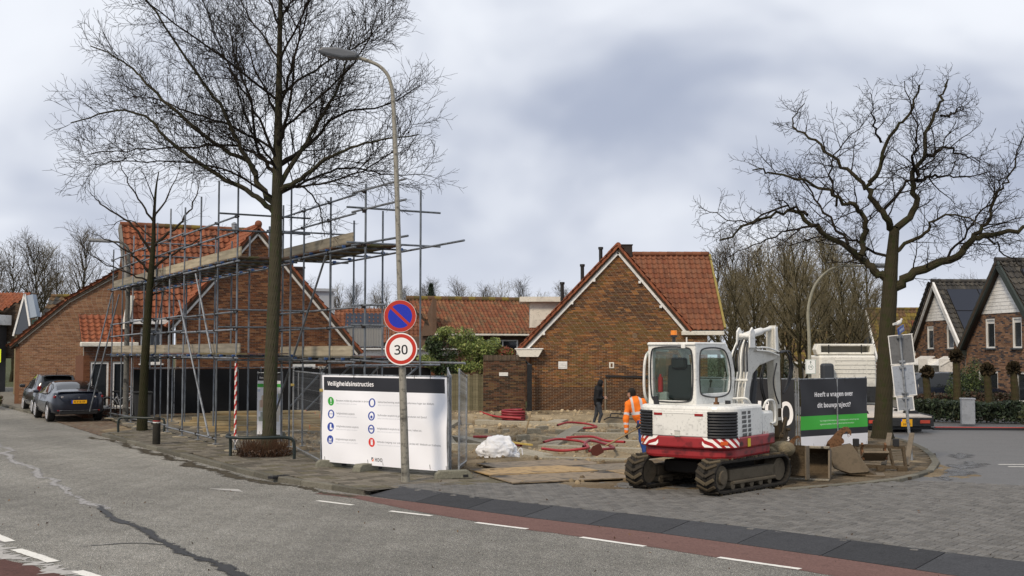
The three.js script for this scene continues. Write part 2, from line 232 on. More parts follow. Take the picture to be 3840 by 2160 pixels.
{
  const k = kerbThing('kerb'), L = polyLen(KERB); kerbRun(KERB, L[3], L.at(-1) - .1, k);
  const BAY = [[-23.5, -53.2], [-19.3, -46.5], [-17.9, -47.6], [-16.2, -45.6], [-11.7, -36.2], [-12.15, -34.3]], LB = polyLen(BAY); kerbRun(BAY, 0, LB.at(-1), kerbThing('kerb'));
  const bay = setting('parking_bay', sheet([[-19.3, -46.5], [-17.9, -47.6], [-16.2, -45.6], [-11.7, -36.2], [-12.15, -34.3]], -.097), rough([.1, .085, .065], 1));
  const R = rng(8), list = [], BP = [[-19.3, -46.5], [-17.9, -47.6], [-16.2, -45.6], [-11.8, -36.2], [-12.15, -34.4]], mats = [[.2, .14, .1], [.24, .18, .13], [.17, .13, .1], [.25, .21, .16]].map(c => rough(c, .9, 1.2, .003));
  for (let i = -70; i < 70; i++) for (let j = -40; j < 40; j++) { const u = i * .212 + (j & 1) * .106, v = j * .104, x = -15.5 + u * .506 + v * .863, z = -41 + u * .863 - v * .506; if (!inPoly(x, z, BP)) continue; const p = V(x, -.086 + (R() - .5) * .004, z); list.push([M4(p.x, p.y, p.z, 0, -Math.atan2(.863, .506), 0), p]); }
  field(bay, 'brick', list, chamfer(.206, .05, .1, .005), mats);
}
{ // tiled footway between the kerb and the site, and the one further down the street
  const inner = [[-13, -50.4], [-16.2, -45.6], [-11.7, -36.2], [-12.0, -34.3], [-9.06, -29.65], [-6.97, -26.38], [-5.53, -24.1], [-4.47, -22.52], [-3.46, -21.46], [-2.4, -20.35], [-2.0, -20.75]];
  const P = [...inner, [-.6, -21.2], [1.2, -22.4], [-1, -23.4], [-3, -25.6], [-4.3, -27.6], [-6, -31], [-9.5, -37.5], [-12, -45]];
  const fw = setting('footway', sheet(P, -.03), rough([.085, .075, .055], 1));
  const g = chamfer(.294, .05, .294, .005), R = rng(77), list = [], mats = [0, 1, 2, 3, 4].map(i => rough([.205, .185, .15].map((c, k) => c * (.72 + .13 * i) * (k === 2 && i === 1 ? .85 : 1)), .92, 1.1, .004));
  const a = Math.atan2(.86, .51);
  for (let i = -70; i < 90; i++) for (let j = -60; j < 60; j++) { const u = i * .3 + (j & 1) * .15, v = j * .3, x = -6 + u * .506 + v * .863, z = -27 + u * .863 - v * .506; if (!inPoly(x, z, P) || !seen(x, z)) continue; const p = V(x, (R() - .5) * .012, z); list.push([M4(p.x, p.y, p.z, (R() - .5) * .02, -a, (R() - .5) * .02), p]); }
  field(fw, 'paving_tile', list, g, mats);
  setting('footway', sheet([[-40, -80.5], [-23.4, -53.3], [-19.2, -46.65], [-17.95, -47.7], [-16.3, -45.7], [-14.6, -48.5], [-30, -78]], 0), rough([.24, .225, .19], .95, 1, .004));
}
{ // corner footway with the sign post and the oak, side street behind
  const C = [[2.2, -21.6], [4.8, -20.3], [6.9, -21.55], [7.59, -22.2], [8.49, -23.4], [9.33, -25.3], [10.0, -27.5], [10.47, -29.6], [10.7, -31.2], [11.3, -40], [12.2, -60], [14, -120]];
  setting('side_street', sheet([[7.3, -21.8], [9.3, -20.92], [24, -14.05], [60, -10], [60, -45], [17.4, -44], [14.9, -47], [16.6, -60], [19, -120], [14, -120], [12, -60], [11, -40], [10.5, -31.2], [10.2, -29.6], [9.8, -27.6], [9.1, -25.4], [8.3, -23.5]], -.055), rough([.155, .152, .148], .62, .8, .003));
  const k = kerbThing('kerb'), L = polyLen(C); kerbRun(C, 2.9, L.at(-3), k, .012, -.2);
  const P = [[2.2, -21.6], [4.8, -20.42], [6.84, -21.65], [7.5, -22.3], [8.37, -23.5], [9.2, -25.36], [9.86, -27.56], [10.33, -29.66], [10.56, -31.2], [11.1, -40], [8.5, -40], [7, -31], [7.4, -29], [6, -26], [3.5, -23.5]];
  const fw = setting('footway', sheet(P, -.03), rough([.085, .075, .055], 1)), g = chamfer(.294, .05, .294, .005), R = rng(78), list = [], mats = [0, 1, 2, 3].map(i => rough([.19, .15, .1].map(c => c * (.6 + .16 * i)), .94, 1.1, .005));
  for (let i = -40; i < 60; i++) for (let j = -40; j < 60; j++) { const u = i * .3 + (j & 1) * .15, v = j * .3, x = 7 + u * .8 + v * .6, z = -25 - u * .6 + v * .8; if (!inPoly(x, z, P)) continue; const p = V(x, (R() - .5) * .014, z); list.push([M4(p.x, p.y, p.z, (R() - .5) * .02, .6435, (R() - .5) * .02), p]); }
  field(fw, 'paving_tile', list, g, mats);
  setting('footway', sheet([[14.9, -47], [17.4, -44], [24, -40], [40, -38], [60, -39], [60, -48], [30, -48], [21, -54], [17.5, -62], [20, -120], [19, -120], [16.6, -60]], .0), rough([.2, .19, .165], .95, 1, .004));
}
// markings, each a thin coat of paint
const paint = grimy([.72, .71, .66], .7, .9), fadedPaint = grimy([.42, .41, .39], .8, 3);
const DASH = [[-3.27, -19.53, -2.59, -18.98], [-1.92, -18.27, -1.22, -17.75], [-.53, -17.05, .22, -16.44], [.93, -15.71, 1.71, -14.98], [2.51, -14.18, 3.32, -13.43], [4.1, -12.6, 4.85, -11.9]];
for (const [a, b, c, d] of DASH) setting('lane_dash', ribbon([[a, b], [c, d]], () => .1, -.094, 5, .06), paint);
setting('cycle_lane', ribbon([[-3.4, -20.6], [-2.6, -20.0], [-1.45, -18.75], [.62, -16.76], [2.0, -15.5], [3.6, -13.85], [5.2, -12.1], [9, -8]], t => lerp(.25, 1.1, sstep(0, .3, t)), -.0965, 12, .03, .2), rough([.2, .115, .1], .9, .9, .003));
setting('cycle_lane', ribbon([[-6.7, -13.7], [-5.6, -12.65], [-4, -11]], () => 1.4, -.0965, 13, .05, .2), rough([.13, .065, .055], .9, .9, .003));
for (const [a, b, c, d] of [[-6.27, -14.75, -5.45, -13.87], [-7.6, -16.5, -6.6, -15.35], [-4.95, -13.3, -4.2, -12.5]]) setting('lane_dash', ribbon([[a, b], [c, d]], () => .15, -.092, 6, .08), paint);
setting('lane_dash', ribbon([[-13.45, -29.8], [-13.0, -29.1]], () => .14, -.092, 6, .1), paint);
setting('worn_edge', ribbon([[-7.2, -15.6], [-6.3, -14.5], [-5.3, -13.4], [-4.3, -12.4]], () => .26, -.0945, 66, .9), fadedPaint);
setting('pale_seam', ribbon([[-15, -33.4], [-13.6, -30.8], [-10.6, -25.4], [-8.5, -21.9], [-7.2, -19.7], [-6.5, -18.5]], t => .12, -.0945, 21, .95), mat([.36, .355, .35], .85, { map: rep(T.grime, 3) }));
setting('tar_seam', ribbon([[-6.75, -18.9], [-6.05, -17.75], [-5.2, -16.4], [-4.33, -14.98], [-3.6, -13.85], [-3.0, -12.9], [-2.2, -11.7]], t => .11 + .05 * t, -.092, 22, .75, .03), rough([.028, .027, .026], .55, 2, .004));
setting('tar_seam', ribbon([[-5.6, -15.1], [-5.1, -15.25], [-4.5, -15.15]], t => .03, -.093, 23, .9), rough([.03, .029, .028], .6, 2));
setting('gutter_dirt', ribbon([[-12.2, -34.2], [-9.3, -29.6], [-7.2, -26.3], [-5.75, -24], [-4.68, -22.35], [-3.62, -21.25], [-2.6, -20.15]].map(([x, z]) => [x - .12, z + .08]), t => .1 + .14 * Math.sin(PI * t), -.093, 31, .95, .05), rough([.1, .085, .06], .95, 2, .01));
setting('worn_marking', new THREE.ShapeGeometry(new THREE.Shape([[-5.54, 21.28], [-4.98, 21.15], [-4.78, 20.72], [-5.12, 20.95], [-5.5, 21.2]].map(p => new THREE.Vector2(...p)))).rotateX(-PI / 2).translate(0, -.094, 0), fadedPaint);
for (const z of [-25.25, -24.75]) setting('lane_line', ribbon([[10.6, z - .05], [14, z]], () => .1, -.049, 9, .1), paint);
{ // muddy puddled patches along the corner kerb: damp dirt with its own ragged outline
  const mud = mat([.05, .045, .038], .25, { bumpMap: rep(T.bump, 1), bumpScale: .004 });
  for (const [x, z, l, w, s] of [[9.2, -23.6, 1.4, .5, 1], [9.9, -25.2, 1.9, .55, 2], [8.5, -22.7, 1.1, .35, 3], [10.6, -27.4, 1.7, .4, 4]]) { const o = setting('mud_patch', ribbon([[x - l * .3, z + l * .45], [x, z], [x + l * .12, z - l * .5]], t => w * Math.sin(PI * clamp(t, .02, .98)), -.05, s + 90, .9, .05), mud); }
}
// ---------- houses ----------
const brickG = metric(new THREE.BoxGeometry(1, 1, .04).translate(0, 0, -.02));
function spans(poly, y) { const xs = []; for (let i = 0, j = poly.length - 1; i < poly.length; j = i++) { const [a, b] = poly[i], [c, d] = poly[j]; if ((b > y) !== (d > y)) xs.push((c - a) * (y - b) / (d - b) + a); } xs.sort((a, b) => a - b); const r = []; for (let i = 0; i + 1 < xs.length; i += 2) r.push([xs[i], xs[i + 1]]); return r; }
// a brick wall in its own x-y plane, looking along +z: a mortar core and bricks that stand proud of the joints
function brickWall(parent, poly, mx, o) {
  const { holes = [], cols, mortar = [.33, .31, .27], most = 300, course = .0625, len = .22, thick = .22, skip = () => null, name = 'wall', seed = 3 } = o;
  const w = part(parent, name, gb().ext(poly, thick, M4(0, 0, -thick / 2 - .007), 0, holes.map(([a, b, c, d]) => [[a, b], [a, d], [c, d], [c, b]])), rough(mortar, .95, 1, .003)); w.applyMatrix4(mx);
  const R = rng(seed), mats = cols.map((c, i) => rough(c, .92, 1.7 + .3 * (i % 3), .003)), list = [], wm = new THREE.Matrix4().multiplyMatrices(parent.matrixWorld, mx);
  const y0 = Math.min(...poly.map(p => p[1])), y1 = Math.max(...poly.map(p => p[1]));
  let row = 0;
  for (let y = y0 + course / 2; y < y1; y += course, row++) {
    let s = spans(poly, y);
    for (const [a, b, c, d] of holes) if (y > b - course / 2 && y < d + course / 2) s = s.flatMap(([p, q]) => q <= a || p >= c ? [[p, q]] : [[p, Math.max(p, a)], [Math.min(q, c), q]].filter(([m, n]) => n - m > .03));
    for (const [p, q] of s) { let x = p, first = true; while (x < q - .025) { const l = Math.min(first && row % 2 ? len / 2 : len, q - x); first = false; const k = skip(x + l / 2, y); if (k !== true) { const c = V(x + l / 2, y, (R() - .5) * .005); list.push([M4(c.x, c.y, c.z, 0, 0, (R() - .5) * .008, l - .011, course - .011, 1), c.clone().applyMatrix4(wm), k]); } x += l; } }
  }
  const white = rough([1, 1, 1], .92, 1.9, .003), rest = [], rc = []; list.sort((a, b) => a[1].distanceToSquared(eye) - b[1].distanceToSquared(eye));
  list.forEach(([m, , k], i) => { const c = k ?? Math.floor(Math.pow(R(), 1.15) * mats.length); if (i < most) { const b = part(w, 'brick', brickG, mats[c], true); m.decompose(b.position, b.quaternion, b.scale); } else { rest.push(m); rc.push(mats[c].color.clone().multiplyScalar(.88 + .24 * R())); } });
  if (rest.length) copies(w, 'bricks_beyond', brickG, white, rest, rc);
  return w;
}
function tileGeo(kind) { // one roof tile, lower edge at y = 0, laid in its own x-y plane with the crown towards +z
  const n = 10, w = .262, l = .4, P = [], ix = []; const prof = t => kind === 'flat' ? .012 + (t > .82 ? .016 * Math.sin((t - .82) / .18 * PI) : 0) : .003 + .066 * (.5 - .5 * Math.cos(t * TAU * .98 + 2.6)) ** 1.3;
  for (let i = 0; i <= n; i++) { const t = i / n, x = (t - .5) * w, z = prof(t); P.push(x, 0, z + .066, x, l, z, x, 0, z + .004); }
  for (let i = 0; i < n; i++) { const a = i * 3, b = a + 3; ix.push(a, b, a + 1, b, b + 1, a + 1, a + 2, b + 2, a, b + 2, b, a); }
  const g = new THREE.BufferGeometry(); g.setAttribute('position', new THREE.Float32BufferAttribute(P, 3)); g.setIndex(ix); g.computeVertexNormals(); return metric(g);
}
const tileS = tileGeo('pan'), tileF = tileGeo('flat');
// a roof slope: O the eave corner, U along the eave, W up the slope; clip(u, w) leaves pieces out
function roofSlope(parent, O, U, W, w, l, o) {
  const { mats, most = 300, clip = () => true, geo = tileS, tw = .235, tl = .33, shape, seed = 5, under = rough([.08, .06, .045], .9) } = o, N = U.clone().cross(W), mx = new THREE.Matrix4().makeBasis(U, W, N).setPosition(O);
  const r = part(parent, 'roof', gb().ext(shape || [[0, 0], [w, 0], [w, l], [0, l]], .12, M4(0, 0, -.061)), under); r.applyMatrix4(mx);
  const R = rng(seed), list = [], wm = new THREE.Matrix4().multiplyMatrices(parent.matrixWorld, mx);
  for (let j = 0; j * tl < l - .1; j++) for (let i = 0; i * tw < w - tw * .4; i++) { const u = (i + .5) * tw, v = j * tl - .04; if (!clip(u, v + tl / 2)) continue; const p = V(u, v, 0); list.push([M4(u + (R() - .5) * .008, v + (R() - .5) * .014, (R() - .5) * .006, 0, 0, (R() - .5) * .025, tw / .235, Math.min(1, (l - v) / .4), 1), p.clone().applyMatrix4(wm)]); }
  list.sort((a, b) => a[1].distanceToSquared(eye) - b[1].distanceToSquared(eye)); const rest = [], rc = [], white = mats[0].clone(); white.color.setRGB(1, 1, 1);
  list.forEach(([m], i) => { const k = mats[Math.floor(R() * mats.length)]; if (i < most) { const b = part(r, 'roof_tile', geo, k, true); m.decompose(b.position, b.quaternion, b.scale); } else { rest.push(m); rc.push(k.color.clone().multiplyScalar(.9 + .2 * R())); } });
  if (rest.length) copies(r, 'roof_tiles_beyond', geo, white, rest, rc);
  return r;
}
function ridge(parent, a, b, m, r = .11) { // half-round ridge tiles
  const A = V(...a), B = V(...b), n = Math.max(1, Math.round(A.distanceTo(B) / .36)), g = new THREE.CylinderGeometry(r, r * 1.08, .37, 9, 1, false); g.rotateX(PI / 2); metric(g); for (let i = 0; i < n; i++) { const o = part(parent, 'ridge_tile', g, Array.isArray(m) ? m[i % m.length] : m, true); o.position.copy(A).lerp(B, (i + .5) / n); o.lookAt(o.getWorldPosition(V()).add(B.clone().sub(A).transformDirection(parent.matrixWorld))); }
}
function windowIn(parent, mx, x, y, w, h, o = {}) { // frame, panes and sill of one window, set into a wall plane
  const { fm = M.white, cols = 1, rows = 1, sill = true, depth = -.06, t = .06, name = 'window', blind, glassM = M.window } = o;
  const f = gb(); f.box(w, t, .08, x + w / 2, y + t / 2, depth).box(w, t, .08, x + w / 2, y + h - t / 2, depth).box(t, h - 2 * t, .08, x + t / 2, y + h / 2, depth).box(t, h - 2 * t, .08, x + w - t / 2, y + h / 2, depth);
  for (let i = 1; i < cols; i++) f.box(t * .8, h - 2 * t, .07, x + w * i / cols, y + h / 2, depth); for (let i = 1; i < rows; i++) f.box(w - 2 * t, t * .7, .066, x + w / 2, y + h * i / rows, depth);
  const win = part(parent, name, f, fm); win.applyMatrix4(mx);
  for (let i = 0; i < cols; i++) part(win, 'pane', gb().box((w - 2 * t) / cols - .02, h - 2 * t, .012, x + t + (w - 2 * t) * (i + .5) / cols, y + h / 2, depth - .02), glassM);
  if (sill) part(win, 'sill', gb().rb(w + .12, .06, .16, x + w / 2, y - .032, .02, .01), o.sm || M.white);
  if (blind) part(win, 'blind', gb().box(w - 2.4 * t, h * blind, .01, x + w / 2, y + h - t - h * blind / 2, depth - .006), mat([.6, .6, .58], .8));
  return win;
}
const brown = [[.22, .088, .03], [.27, .108, .036], [.17, .075, .03], [.3, .125, .042], [.19, .08, .034], [.34, .155, .05], [.12, .058, .03], [.42, .19, .06], [.19, .105, .032]];
const orangeTiles = [[.27, .092, .048], [.25, .086, .045], [.3, .108, .055], [.2, .075, .042], [.26, .1, .056]].map(c => grimy(c, .8, 2.2));
const brownTiles = [[.2, .08, .045], [.23, .095, .053], [.17, .072, .043], [.21, .095, .056]].map(c => grimy(c, .85, 2.2));
const greyTiles = [[.055, .053, .05], [.07, .066, .06], [.045, .044, .042], [.085, .08, .07]].map(c => grimy(c, .75, 2.2));
const mossTiles = [[.14, .09, .05], [.11, .085, .035], [.17, .13, .035], [.13, .08, .045], [.2, .15, .04]].map(c => grimy(c, .9, 2.2));
function vergeTiles(h, a, b, z, ms) { const A = V(a[0], a[1], z), B = V(b[0], b[1], z), n = Math.round(A.distanceTo(B) / .33), d = B.clone().sub(A).normalize(); for (let i = 0; i < n; i++) { const o = part(h, 'verge_tile', gb().rb(.35, .1, .2, 0, 0, 0, .02), ms[i % ms.length]); o.position.copy(A).lerp(B, (i + .5) / n); o.rotation.z = Math.atan2(d.y, d.x) + (d.x > 0 ? .05 : -.05); } }
const up = o => { o.updateMatrixWorld(true); return o; };

{ // corner house with the wide brown gable, cross wing to its right
  const h = up(thing('brick_house', 'brown brick house whose wide pointed gable stands behind the building pit', 'house', [-.06, 0, -46.9]));
  const gable = [[.86, -.4], [8.0, -.4], [8.0, 3.1], [7.0, 3.32], [4.38, 6.42], [.86, 2.7]];
  brickWall(h, gable, M4(), { cols: brown, mortar: [.52, .45, .34], seed: 11, skip: (x, y) => { if (y < 1.0) return y > .87 ? 6 : Math.floor(x * 9 + y * 31) % 3 ? 6 : 2; const a = fbm(x * .7 + 3, y * .7, 0, 3), b = hash3(Math.floor(x * 50), Math.floor(y * 50), 2); return a > .56 && b < .55 ? 6 : a < .44 && b < .5 ? 8 : null; } });
  part(h, 'side_wall', gb().box(.2, 3.2, 7.5, .97, 1.1, -4), rough(brown[0], .9)); part(h, 'side_wall', gb().box(.2, 3.2, 6.5, 7.88, 1.2, -3.6), rough(brown[0], .9));
  const verge = (a, b, t = .2) => gb().bar([a[0], a[1], .05], [b[0], b[1], .05], .1, t);
  part(h, 'verge_board', verge([.45, 2.36], [4.36, 6.48]), M.white); part(h, 'verge_board', verge([4.4, 6.48], [7.2, 3.17]), M.white);
  for (const [a, b] of [[[.3, 2.42], [4.38, 6.7]], [[7.3, 3.26], [4.38, 6.7]]]) { // tiles along both verges
    const A = V(a[0], a[1], 0), B = V(b[0], b[1], 0), d = B.clone().sub(A), l = d.length(), s = Math.sign(d.x); d.normalize();
    const O = s > 0 ? V(a[0], a[1], -8) : V(a[0], a[1], .15), U = V(0, 0, s > 0 ? 1 : -1), W = d; roofSlope(h, O, U, W, s > 0 ? 8.15 : 4.1, l, { mats: orangeTiles, seed: 7, most: 120, shape: s > 0 ? null : [[0, 0], [.6, 0], [4.1, l], [0, l]], clip: (u, v) => s > 0 || u < .55 + v * .8 });
  }
  vergeTiles(h, [.28, 2.42], [4.36, 6.68], .1, orangeTiles); vergeTiles(h, [7.32, 3.26], [4.4, 6.68], .1, orangeTiles);
  ridge(h, [4.38, 6.74, .15], [4.38, 6.74, -4], orangeTiles);
  const W = V(0, 3.3, -3.5).normalize(); roofSlope(h, V(5.2, 3.3, -.45), V(1, 0, 0), W, 3.55, 4.85, { mats: [...brownTiles, ...brownTiles, orangeTiles[3]], seed: 9, shape: [[0, 0], [3.55, 0], [3.55, 4.85], [-.8, 4.85]], clip: (u, v) => u > 1.9 - .62 * v });
  ridge(h, [4.7, 6.72, -3.98], [8.78, 6.72, -3.98], brownTiles); part(h, 'verge_cap', gb().bar([8.8, 3.36, -.4], [8.8, 6.68, -3.95], .09, .12), grimy([.3, .24, .08], .9, 2));
  part(h, 'gutter', gb().rb(1.72, .17, .45, 7.8, 3.16, -.05, .02), M.cream); part(h, 'gutter', gb().ext([[.2, 2.5], [1.3, 2.5], [1.12, 2.2], [.36, 2.2]], .45, M4(0, 0, .1)), M.cream); part(h, 'gutter_trim', gb().rb(1.16, .05, .5, .75, 2.52, .1, .01), M.white);
  part(h, 'downpipe', gb().cyl([7.15, 3.0, .06], [7.15, 2.4, .06], .035), M.white); part(h, 'downpipe', gb().tube([[.5, 2.2, .1], [.62, 2.0, .12], [.86, 1.82, .1]], .045), M.galvDark);
  for (const [x, y] of [[1.35, 3.25], [2.5, 4.5], [3.4, 5.42], [5.25, 5.35], [6.1, 4.35]]) part(h, 'purlin_end', gb().box(.09, .1, .12, x, y - .12, .06), M.white);
  part(h, 'vent_grille', gb().box(.36, .3, .03, 2.12, 1.86, .012).box(.3, .02, .05, 2.12, 1.79, .014).box(.3, .02, .05, 2.12, 1.86, .014).box(.3, .02, .05, 2.12, 1.93, .014), M.white);
  part(h, 'vent_brick', gb().box(.2, .24, .03, 4.1, 1.86, .01), M.cream); part(h, 'vent_slot', gb().box(.08, .15, .04, 4.1, 1.86, .012), M.rust);
  part(h, 'round_vent', gb().cyl([5.05, 3.05, -.01], [5.05, 3.05, .018], .11, .11, 14), grimy([.2, .14, .09], .9));
  part(h, 'flashing', gb().box(2.2, .075, .07, 4.95, 1.4, .03, 0, 0, -.018), M.black); part(h, 'batten', gb().box(.07, 1.35, .06, 3.84, .62, .03), M.oldPlank);
  part(h, 'chimney', gb().box(.55, .5, .5, 5.1, 6.85, -4.1).box(.6, .05, .55, 5.1, 7.12, -4.1), rough([.06, .05, .045], .9)); for (const [x, y, z] of [[3.85, 6.35, -2.2], [3.05, 5.6, -2], [2.2, 4.85, -2.2]]) part(h, 'flue_pipe', gb().cyl([x, y - .7, z], [x, y + .45, z], .08).cyl([x, y + .42, z], [x, y + .52, z], .11), M.black);
  part(h, 'dormer', gb().box(1.4, 1.15, 2, 1.55, 4.05, -5.2).box(1.9, .22, 2.4, 1.35, 4.72, -5.1), M.cream);
}
{ // garden wall, gate and black post beside it
  const w = up(thing('garden_wall', 'weathered dark brick garden wall beside the wooden gate', 'wall', [0, 0, -46.7]));
  brickWall(w, [[-1.17, -.4], [.55, -.4], [.55, 2.05], [-1.17, 2.05]], M4(), { cols: [[.13, .065, .04], [.09, .05, .03], [.17, .085, .05], [.06, .04, .028], [.2, .12, .06]], mortar: [.22, .2, .16], seed: 21, most: 260 });
  for (let i = 0; i < 24; i++) part(w, 'coping_brick', gb().box(.064, .22, .26, -1.13 + i * .072, 2.16, -.1), rough([.15, .115, .085].map(c => c * (.75 + .5 * ((i * 7) % 5) / 5)), .95));
  part(w, 'number_plate', gb().box(.36, .14, .02, -.34, 1.5, .02), M.white);
  solo('black_post', 'thick black square post between garden wall and brown gable', 'post', gb().rb(.2, 2.3, .2, .7, .75, -46.35, .01), mat([.012, .012, .012], .35, { map: rep(T.grime, 1) }));
  const gt = thing('garden_gate', 'weathered wooden plank gate with moss at its foot', 'gate', [-2.75, 0, -47]);
  const R = rng(5), gm = [0, 1, 2].map(i => mat([.22 + .05 * i, .2 + .045 * i, .125 + .03 * i], .9, { map: rep(T.wood, 1.2) })); for (let i = 0; i < 14; i++) part(gt, 'board', gb().box(.108, 1.56 - (i === 9 ? .1 : 0) + R() * .03, .025, .06 + i * .115, .72, (i & 1) * .012), gm[i % 3]); part(gt, 'post', gb().box(.1, 1.7, .1, 1.68, .75, 0), gm[1]); part(gt, 'rail', gb().box(1.6, .08, .05, .8, 1.2, -.05), gm[0]); part(gt, 'rail', gb().box(1.6, .08, .05, .8, .3, -.05), gm[0]);
}
// the scaffolded house, turned with the street
const LH = up(thing('brick_house', 'brick house with orange tiled roof standing behind the scaffolding', 'house', [-10.2, 0, -46], .47));
{
  const h = LH; // x along the gable, z out of it; the gable is centred on x = 0
  brickWall(h, [[-3.1, -.4], [4.0, -.4], [4.0, 2.62], [0, 7.22], [-3.1, 3.66]], M4(), { cols: [[.17, .07, .034], [.21, .085, .04], [.13, .056, .03], [.25, .11, .05], [.31, .15, .07], [.1, .046, .027]], mortar: [.34, .28, .22], seed: 31, holes: [[1.5, -.35, 2.45, 1.95]] });
  windowIn(h, M4(), 1.5, -.3, .95, 2.2, { name: 'door_frame', sill: false, rows: 3, t: .1 });
  part(h, 'outdoor_lamp', gb().box(.4, .12, .1, 2.75, 1.75, .05), M.cream);
  const vb = (a, b) => gb().bar([a[0], a[1], .06], [b[0], b[1], .06], .12, .2); part(h, 'verge_board', vb([-3.35, 3.3], [0, 7.2]), M.white); part(h, 'verge_board', vb([0, 7.2], [4.25, 2.32]), M.white);
  const dl = V(3.45, 4.0, 0).normalize(), dr = V(-4.35, 5.0, 0).normalize();
  roofSlope(h, V(-3.45, 3.36, -3.7), V(0, 0, 1), dl, 3.9, 5.3, { mats: orangeTiles, seed: 33, most: 200 }); roofSlope(h, V(4.35, 2.36, .2), V(0, 0, -1), dr, 7.2, 6.6, { mats: orangeTiles, seed: 34, most: 60 });
  vergeTiles(h, [-3.5, 3.36], [0, 7.4], .14, orangeTiles); vergeTiles(h, [4.4, 2.36], [0, 7.4], .14, orangeTiles);
  ridge(h, [0, 7.42, .2], [0, 7.42, -3.6], orangeTiles); part(h, 'finial_tile', gb().sph(.15, 0, 7.5, .15), orangeTiles[3]);
  const W = V(0, 3.9, -3.15).normalize(); roofSlope(h, V(-4.7, 3.66, -.4), V(1, 0, 0), W, 9, 5.0, { mats: orangeTiles.concat(orangeTiles, brownTiles), seed: 35, shape: [[0, 0], [1.4, 0], [5.1, 5.0], [0, 5.0]], clip: (u, v) => u < 1.55 + .75 * v });
  ridge(h, [-4.75, 7.62, -3.56], [.6, 7.62, -3.56], brownTiles.concat(mossTiles)); part(h, 'roof_edge', gb().bar([-4.78, 3.6, -.36], [-4.78, 7.5, -3.5], .1, .3), grimy([.2, .19, .17], .9, 1));
  brickWall(h, [[-4.6, -.4], [-3.1, -.4], [-3.1, 3.6], [-4.6, 3.6]], M4(0, 0, -.55), { cols: [[.16, .065, .036], [.2, .085, .045], [.13, .055, .032]], seed: 36, most: 60, holes: [[-4.35, 1.95, -3.55, 3.3], [-4.3, .2, -3.6, 1.7]] });
  windowIn(h, M4(0, 0, -.55), -4.35, 1.95, .8, 1.35, { rows: 2 }); windowIn(h, M4(0, 0, -.55), -4.3, .2, .7, 1.5);
  part(h, 'gutter', gb().rb(2.0, .18, .3, -3.95, 3.55, -.3, .02), M.white); part(h, 'downpipe', gb().cyl([-3.3, 3.4, -.4], [-3.3, 0, -.4], .05), M.white);
  part(h, 'side_wall', gb().box(.2, 3.6, 6, -4.5, 1.6, -3.6), rough(brown[0], .9)); part(h, 'side_wall', gb().ext([[-4.5 + 4.5 - 3.4, 3.4], [3.4, 3.4], [0, 7.4]], .16, M4(-4.5, 0, -3.6, 0, PI / 2, 0)), rough(brown[2], .9));
  part(h, 'chimney', gb().box(.7, 2.2, .6, 2.7, 5.0, -4).box(.78, .08, .68, 2.7, 6.1, -4), rough([.07, .05, .045], .9)); part(h, 'dormer', gb().box(1.7, 1.5, 1.6, 3.2, 4.3, -3.4).box(1.9, .12, 1.8, 3.2, 5.08, -3.4), mat([.42, .46, .5], .6));
  part(h, 'glass_chimney_cap', gb().cyl([-.1, 7.6, -3.5], [-.1, 7.85, -3.5], .12, .12, 12).cyl([-.1, 7.85, -3.5], [-.1, 7.93, -3.5], .14, .05, 12), M.galv);
  // lean-to on the street side with its own tiled roof
  part(h, 'lean_to_wall', gb().box(.22, 2.5, 2.6, -6.3, 1.0, -1.9), rough([.2, .09, .05], .9)); brickWall(h, [[-6.4, -.4], [-4.6, -.4], [-4.6, 2.6], [-6.4, 2.6]], M4(0, 0, -.6), { cols: [[.19, .08, .042], [.23, .1, .05], [.15, .065, .036]], seed: 37, most: 40, holes: [[-6.15, .3, -5.5, 2.0], [-5.35, .3, -4.75, 2.0]] });
  windowIn(h, M4(0, 0, -.6), -6.15, .3, .65, 1.7); windowIn(h, M4(0, 0, -.6), -5.35, .3, .6, 1.7); part(h, 'gutter', gb().rb(2.1, .18, .36, -5.5, 2.68, -.45, .04), M.cream);
  roofSlope(h, V(-6.5, 2.72, -.45), V(1, 0, 0), V(0, 1.1, -1.3).normalize(), 1.9, 1.7, { mats: orangeTiles, seed: 38, most: 40, tl: .24 });
  part(h, 'dormer_cheek', gb().box(.12, 1.3, .9, -4.85, 3.9, -.5, 0, 0, -.18), M.cream);
  // low flat-roofed extension on the garden side
  const e = M4(4.0, 0, -.7); brickWall(h, [[0, -.4], [4.9, -.4], [4.9, 2.2], [0, 2.2]], e, { cols: [[.26, .1, .05], [.31, .13, .065], [.21, .085, .045]], mortar: [.36, .32, .28], seed: 39, most: 120 });
  part(h, 'roof_fascia', gb().rb(5.2, .26, .3, 6.5, 2.36, -.72, .02).rb(5.4, .07, .5, 6.5, 2.52, -.66, .01), M.white); part(h, 'flat_roof', gb().box(5.2, .1, 4, 6.5, 2.3, -2.9), M.galvDark);
  const rl = gb(); for (let i = 0; i < 16; i++) rl.cyl([4.4 + i * .12, 2.55, -1.8], [4.4 + i * .12, 3.5, -1.8], .012, .012, 5); rl.cyl([4.3, 3.5, -1.8], [6.3, 3.5, -1.8], .022, .022, 6).cyl([4.3, 2.62, -1.8], [6.3, 2.62, -1.8], .022, .022, 6).cyl([4.3, 2.5, -1.8], [4.3, 3.5, -1.8], .022).cyl([6.3, 2.5, -1.8], [6.3, 3.5, -1.8], .022); part(h, 'balcony_railing', rl, M.galv); part(h, 'balcony_screen', gb().box(1.6, .8, .02, 5.2, 3.05, -1.85), mat([.42, .41, .38], .8));
}
